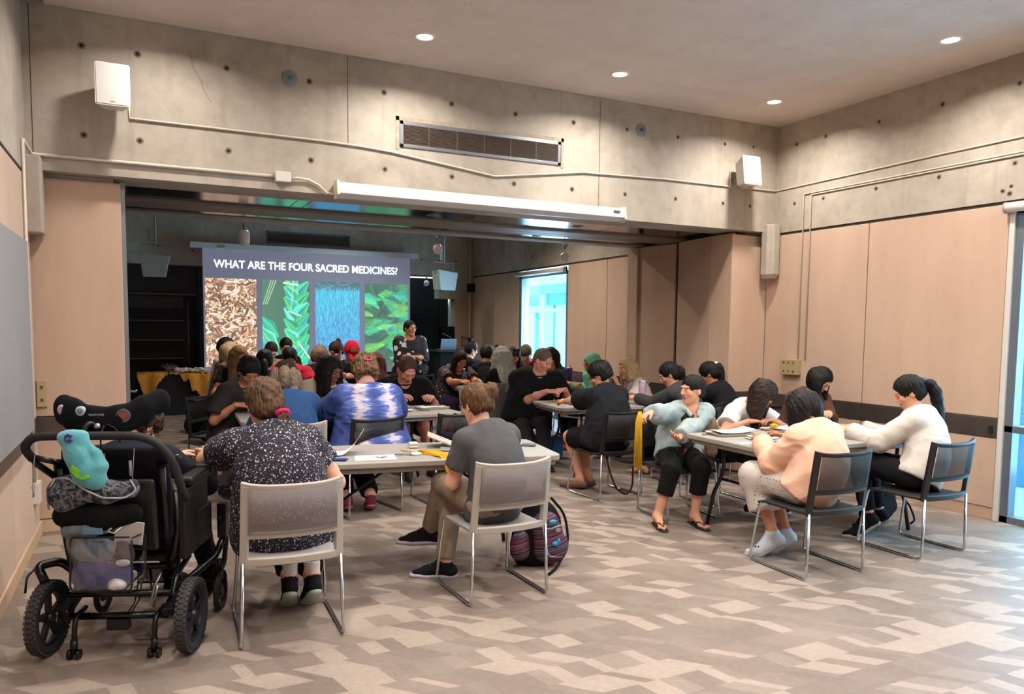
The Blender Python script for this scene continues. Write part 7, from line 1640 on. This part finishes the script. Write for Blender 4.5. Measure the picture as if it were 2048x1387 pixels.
# --- bags
def softbag(name, lab, pts, rs_, m, flat=None, h=.010, amp=.010, fq=14, extra_=None, cat='bag'):
    Q = Sdf(); Q.chain([V3(p) for p in pts], rs_, .05, flat=flat); v, q = Q.mesh(h); v = displace(v, q, lambda p: amp*vnoise(p*fq)); v[:, 2] = np.maximum(v[:, 2], .004)
    o = npobj(name, v, q, m); return tag(o, lab, cat)
def stripes():
    t = NT('striped_backpack'); v = t.coord(scale=(1, 1, 1), rot=(0, R(14), 0)); sp = t.node('ShaderNodeSeparateXYZ'); t.link(v, sp.inputs[0]); w = t.node('ShaderNodeTexNoise'); w.noise_dimensions = '1D'; w.inputs['Scale'].default_value = 75; w.inputs['Detail'].default_value = 2
    n = t.noise(t.coord(), 5, 2).outputs[0]; t.link(t.math('ADD', sp.outputs[2], t.math('MULTIPLY', n, .02)), w.inputs['W'])
    t.base(t.ramp(w.outputs[0], [(0, '#100d14'), (.42, '#15111b'), (.48, '#4a2748'), (.53, '#7a2237'), (.57, '#1a1622'), (.62, '#6f7a90'), (.66, '#2a1c38'), (.72, '#8c3a52')])); t.b.inputs['Roughness'].default_value = .7; return t.m
BPB = C('backpack_black', '#100f14')
bp = softbag('backpack', 'dark striped backpack on the floor beside the grey chair', [(2.46, 4.62, .13), (2.47, 4.63, .27), (2.44, 4.66, .40)], [.185, .165, .10], BPB, (V3(.25, 1, 0), .70), .008, .008)
Q = Sdf(); Q.chain([V3(2.50, 4.485, .15), V3(2.47, 4.51, .30)], [.125, .095], .03, flat=(V3(.25, 1, 0), .5)); v, q = Q.mesh(.007); v = displace(v, q, lambda p: .004*vnoise(p*20)); npobj('front_pocket', v, q, stripes(), bp)
Q = Sdf(); Q.chain([V3(2.30, 4.56, .12), V3(2.31, 4.57, .20)], [.070, .060], .03, flat=(V3(.25, 1, 0), .7)); v, q = Q.mesh(.008); npobj('side_pocket', v, q, stripes(), bp)
b = MB(); b.tube([(2.40, 4.43, .37), (2.415, 4.425, .24), (2.45, 4.425, .10), (2.56, 4.43, .08), (2.60, 4.44, .16), (2.575, 4.45, .27)], .004, 6, bend=.03); b.tube([(2.405, 4.44, .30), (2.47, 4.435, .285), (2.56, 4.45, .30)], .004, 6); b.obj('piping', mat('piping_grey', '#9a9da3', .5), bp)
b = MB(); b.sphere((2.48, 4.425, .335), (.030, .012, .018), 10, 6); b.sphere((2.50, 4.415, .185), (.032, .010, .018), 10, 6); b.sphere((2.52, 4.413, .20), (.014, .01, .02), 8, 6); b.obj('blue_emblem', mat('emblem_blue', '#1f86a8', .5), bp)
b = MB(); b.tube([(2.56, 4.60, .46), (2.66, 4.57, .34), (2.67, 4.53, .14), (2.52, 4.42, .02), (2.40, 4.33, .012)], .009, 6, bend=.08, bn=6); b.obj('shoulder_strap', BPB, bp); b = MB(); b.box((2.52, 4.425, .275), (.03, .01, .02)); b.obj('buckle', mat('buckle', '#8e8a84', .4), bp)
o = softbag('green_bag', 'dark green handbag on the floor behind the dark grey T-shirt', [(.82, 11.35, .14), (1.02, 11.30, .14)], [.14, .14], C('bag_green', '#12301c'), None); b = MB(); b.tube([(.82, 11.3, .27), (.92, 11.3, .42), (1.02, 11.28, .27)], .008, 6, bend=.05); b.obj('handle', C('bag_green', '#12301c'), o)
softbag('black_bag', 'slumped black bag on the floor behind the green bag', [(.74, 12.5, .12), (.84, 12.6, .30)], [.20, .14], BPB)
softbag('black_bag', 'black backpack lying under the chair of the white hoodie', [(5.55, 4.35, .10), (5.72, 4.42, .16), (5.80, 4.45, .28)], [.11, .12, .09], BPB, None); b = MB(); b.tube([(5.80, 4.34, .30), (5.92, 4.28, .16), (5.96, 4.25, .03), (5.86, 4.22, .02)], .009, 6, bend=.04); b.obj('shoulder_strap', BPB, bpy.data.objects['black_bag.001'])
o = softbag('black_handbag', 'black handbag hung on the back of the empty black chair', [(2.46, 6.36, .62), (2.66, 6.34, .62), (2.58, 6.34, .50)], [.09, .09, .10], BPB, (V3(0, 1, 0), .45)); b = MB(); b.tube([(2.46, 6.38, .70), (2.55, 6.41, .88), (2.68, 6.38, .70)], .008, 6, bend=.05); b.obj('handle', BPB, o)
o = softbag('quilted_bag', 'grey quilted bag with long brown strap on the chair of the black-shirted sitter', [(4.00, 6.24, .52), (4.28, 6.22, .52)], [.062, .062], C('bag_quilt', '#3a3531', var=.2), (V3(0, 0, 1), .8), .008, .004); b = MB(); b.tube([(3.99, 6.10, .47), (4.00, 6.05, .30), (4.05, 6.0, .12), (4.16, 5.98, .05), (4.24, 6.0, .12), (4.27, 6.04, .32)], .010, 6, bend=.06, bn=6); b.obj('strap', C('strap_brown', '#2e1d17'), o)
o = softbag('beige_jacket', 'beige jacket draped over a chair beside the white T-shirt', [(4.62, 5.38, .86), (4.66, 5.40, .70), (4.70, 5.42, .55)], [.07, .09, .07], C('jacket_beige', '#b89a78', var=.1), (V3(0, 1, 0), .6), .009, .014, 12, cat='jacket')
softbag('black_backpack', 'black backpack hanging behind the pale denim shirt', [(4.20, 5.74, .72), (4.22, 5.76, .52)], [.11, .13], BPB, (V3(0, 1, 0), .6))
o = softbag('orange_bag', 'round orange bag under the seat of the dotted blouse', [(4.12, 10.55, .12), (4.22, 10.55, .13)], [.12, .12], C('bag_orange', '#b05a1e', var=.2)); 
softbag('black_bag', 'black bag on the floor carrying the teal drinking bottle', [(3.62, 8.05, .16), (3.66, 8.03, .24)], [.15, .14], BPB, None, .012, .004)
o = thing('drink_bottle', 'teal drinking bottle with dark lid beside the light brown bun', 'bottle', (3.64, 8.02, .372)); b = MB(); b.lathe([(0, 0), (.034, 0), (.036, .02), (.040, .14), (.028, .165)]); b.obj('bottle_body', mat('bottle_teal', '#0f7f93', .2, coat=.5), o); b = MB(); b.cyl((0, 0, .16), (0, 0, .19), .030); b.tube([(-.02, 0, .185), (0, 0, .225), (.02, 0, .185)], .004, 6, bend=.02); b.obj('lid', DARK, o)
o = thing('plastic_bin', 'clear blue plastic storage bin under the second right-hand table', 'storage bin', (4.55, 8.6, 0)); b = MB(); b.bb((-.3, -.2, .0), (.3, .2, .26)); b.obj('bin_body', mat('bin_blue', '#3f72b8', .3), o, bevel=.02); b = MB(); b.bb((-.32, -.22, .26), (.32, .22, .29)); b.obj('lid', mat('bin_lid', '#8fa3b5', .4), o, bevel=.01)
# ------------------------------------------------------------------ lights
def area(name, loc, size, power, col, rot=(0, 0, 0), shape='DISK', sy=None, spread=None):
    l = bpy.data.lights.new(name, 'AREA'); l.shape = shape; l.size = size; l.energy = power; l.color = col
    if sy: l.size_y = sy
    if spread: l.spread = spread
    o = bpy.data.objects.new(name, l); COL.objects.link(o); o.location = loc; o.rotation_euler = rot; return o
LAMP = mat('lamp_diffuser', '#ffffff', .5, emit='#fff3e2', estr=14)
TRIM = mat('lamp_trim', '#e9e2da', .5)
nm = {(2.12, 6.03): 'recessed ceiling downlight over the floor vent, at the left of the row along the beam',
      (4.03, 6.05): 'recessed ceiling downlight in the middle of the row along the beam',
      (5.91, 6.02): 'recessed ceiling downlight nearest the corner of beam and right wall',
      (5.91, 4.12): 'recessed ceiling downlight at the upper right near the right wall',
      (4.03, 4.12): 'recessed ceiling downlight cut off by the top edge of the picture'}
nm[(2.12, 6.03)] = 'recessed ceiling downlight above the left half of the long wall vent'
for i, x in enumerate((.22, 2.12, 4.03, 5.91)):
    for j, y in enumerate((6.03, 4.12, 2.2, .3)):
        k = (x, y if j != 0 else {2.12: 6.03, 4.03: 6.05, 5.91: 6.02}.get(x, 6.03))
        if k in nm:
            o = thing('ceiling_downlight', nm[k], 'ceiling light', (k[0], k[1], ZC))
            MB().lathe([(.062, -.002), (.07, -.010), (.088, -.006), (.09, 0)], n=28).obj('trim_ring', TRIM, o)
            MB().lathe([(0, -.004), (.064, -.004)], n=28).obj('diffuser', LAMP, o)
        area('downlight', (k[0], k[1], ZC-.016), .14, 15 if (i, j) == (0, 0) else 24, (1., .945, .89), spread=R(150))
# far room: added unseen fill, its lights being off, plus daylight at the windows
area('window_daylight', (XR+.35, 2.8, 1.5), 2.2, 60, (.45, .75, 1.), (0, R(90), 0), 'RECTANGLE', 2.5)
area('window_daylight', (XR+.35, 12.5, 1.5), 1.8, 95, (.74, .89, 1.), (0, R(90), 0), 'RECTANGLE', 2.4)
for x, y in ((2., 10.6), (5.0, 10.8)): area('far_fill_light', (x, y, 3.95), .14, 46, (1., .86, .74), spread=R(140))
for x, y in ((3.6, 13.8),): area('far_fill_light', (x, y, 3.95), .14, 26, (1., .86, .74), spread=R(130))
w = bpy.data.worlds.new('world'); scene.world = w; w.use_nodes = True
bg = w.node_tree.nodes['Background']; bg.inputs[0].default_value = (.25, .70, 1.0, 1); bg.inputs[1].default_value = 3.2
sun = bpy.data.lights.new('sun', 'SUN'); sun.energy = 16; sun.angle = R(3); sun.color = (.9, .97, 1)
so = bpy.data.objects.new('sun', sun); COL.objects.link(so); so.rotation_euler = (R(25), R(-38), 0)
# ------------------------------------------------------------------ camera
cd = bpy.data.cameras.new('camera'); cam = bpy.data.objects.new('camera', cd); COL.objects.link(cam)
f, yaw, pitch, roll = 1514.7, .45406, .07475, .010845
fw = Vector((math.sin(yaw)*math.cos(pitch), math.cos(yaw)*math.cos(pitch), -math.sin(pitch)))
r0 = Vector((math.cos(yaw), -math.sin(yaw), 0)); u0 = r0.cross(fw)
r1 = r0*math.cos(roll)+u0*math.sin(roll); u1 = -r0*math.sin(roll)+u0*math.cos(roll)
cam.matrix_world = Matrix(((r1.x, u1.x, -fw.x, 0), (r1.y, u1.y, -fw.y, 0), (r1.z, u1.z, -fw.z, 1.65), (0, 0, 0, 1)))
cd.sensor_width = 36; cd.lens = f/2048*36; cd.shift_y = (768-693.5)/2048; cd.clip_end = 200
scene.camera = cam
scene.view_settings.view_transform = 'Standard'; scene.view_settings.look = 'None'
scene.view_settings.gamma = 1; scene.view_settings.use_curve_mapping = False
scene.view_settings.exposure = .7
scene.cycles.max_bounces = 7; scene.cycles.diffuse_bounces = 4; scene.cycles.glossy_bounces = 3
scene.cycles.transparent_max_bounces = 10; scene.cycles.transmission_bounces = 4; scene.cycles.sample_clamp_indirect = 6
scene.cycles.caustics_reflective = False; scene.cycles.caustics_refractive = False
scene.cycles.use_denoising = True
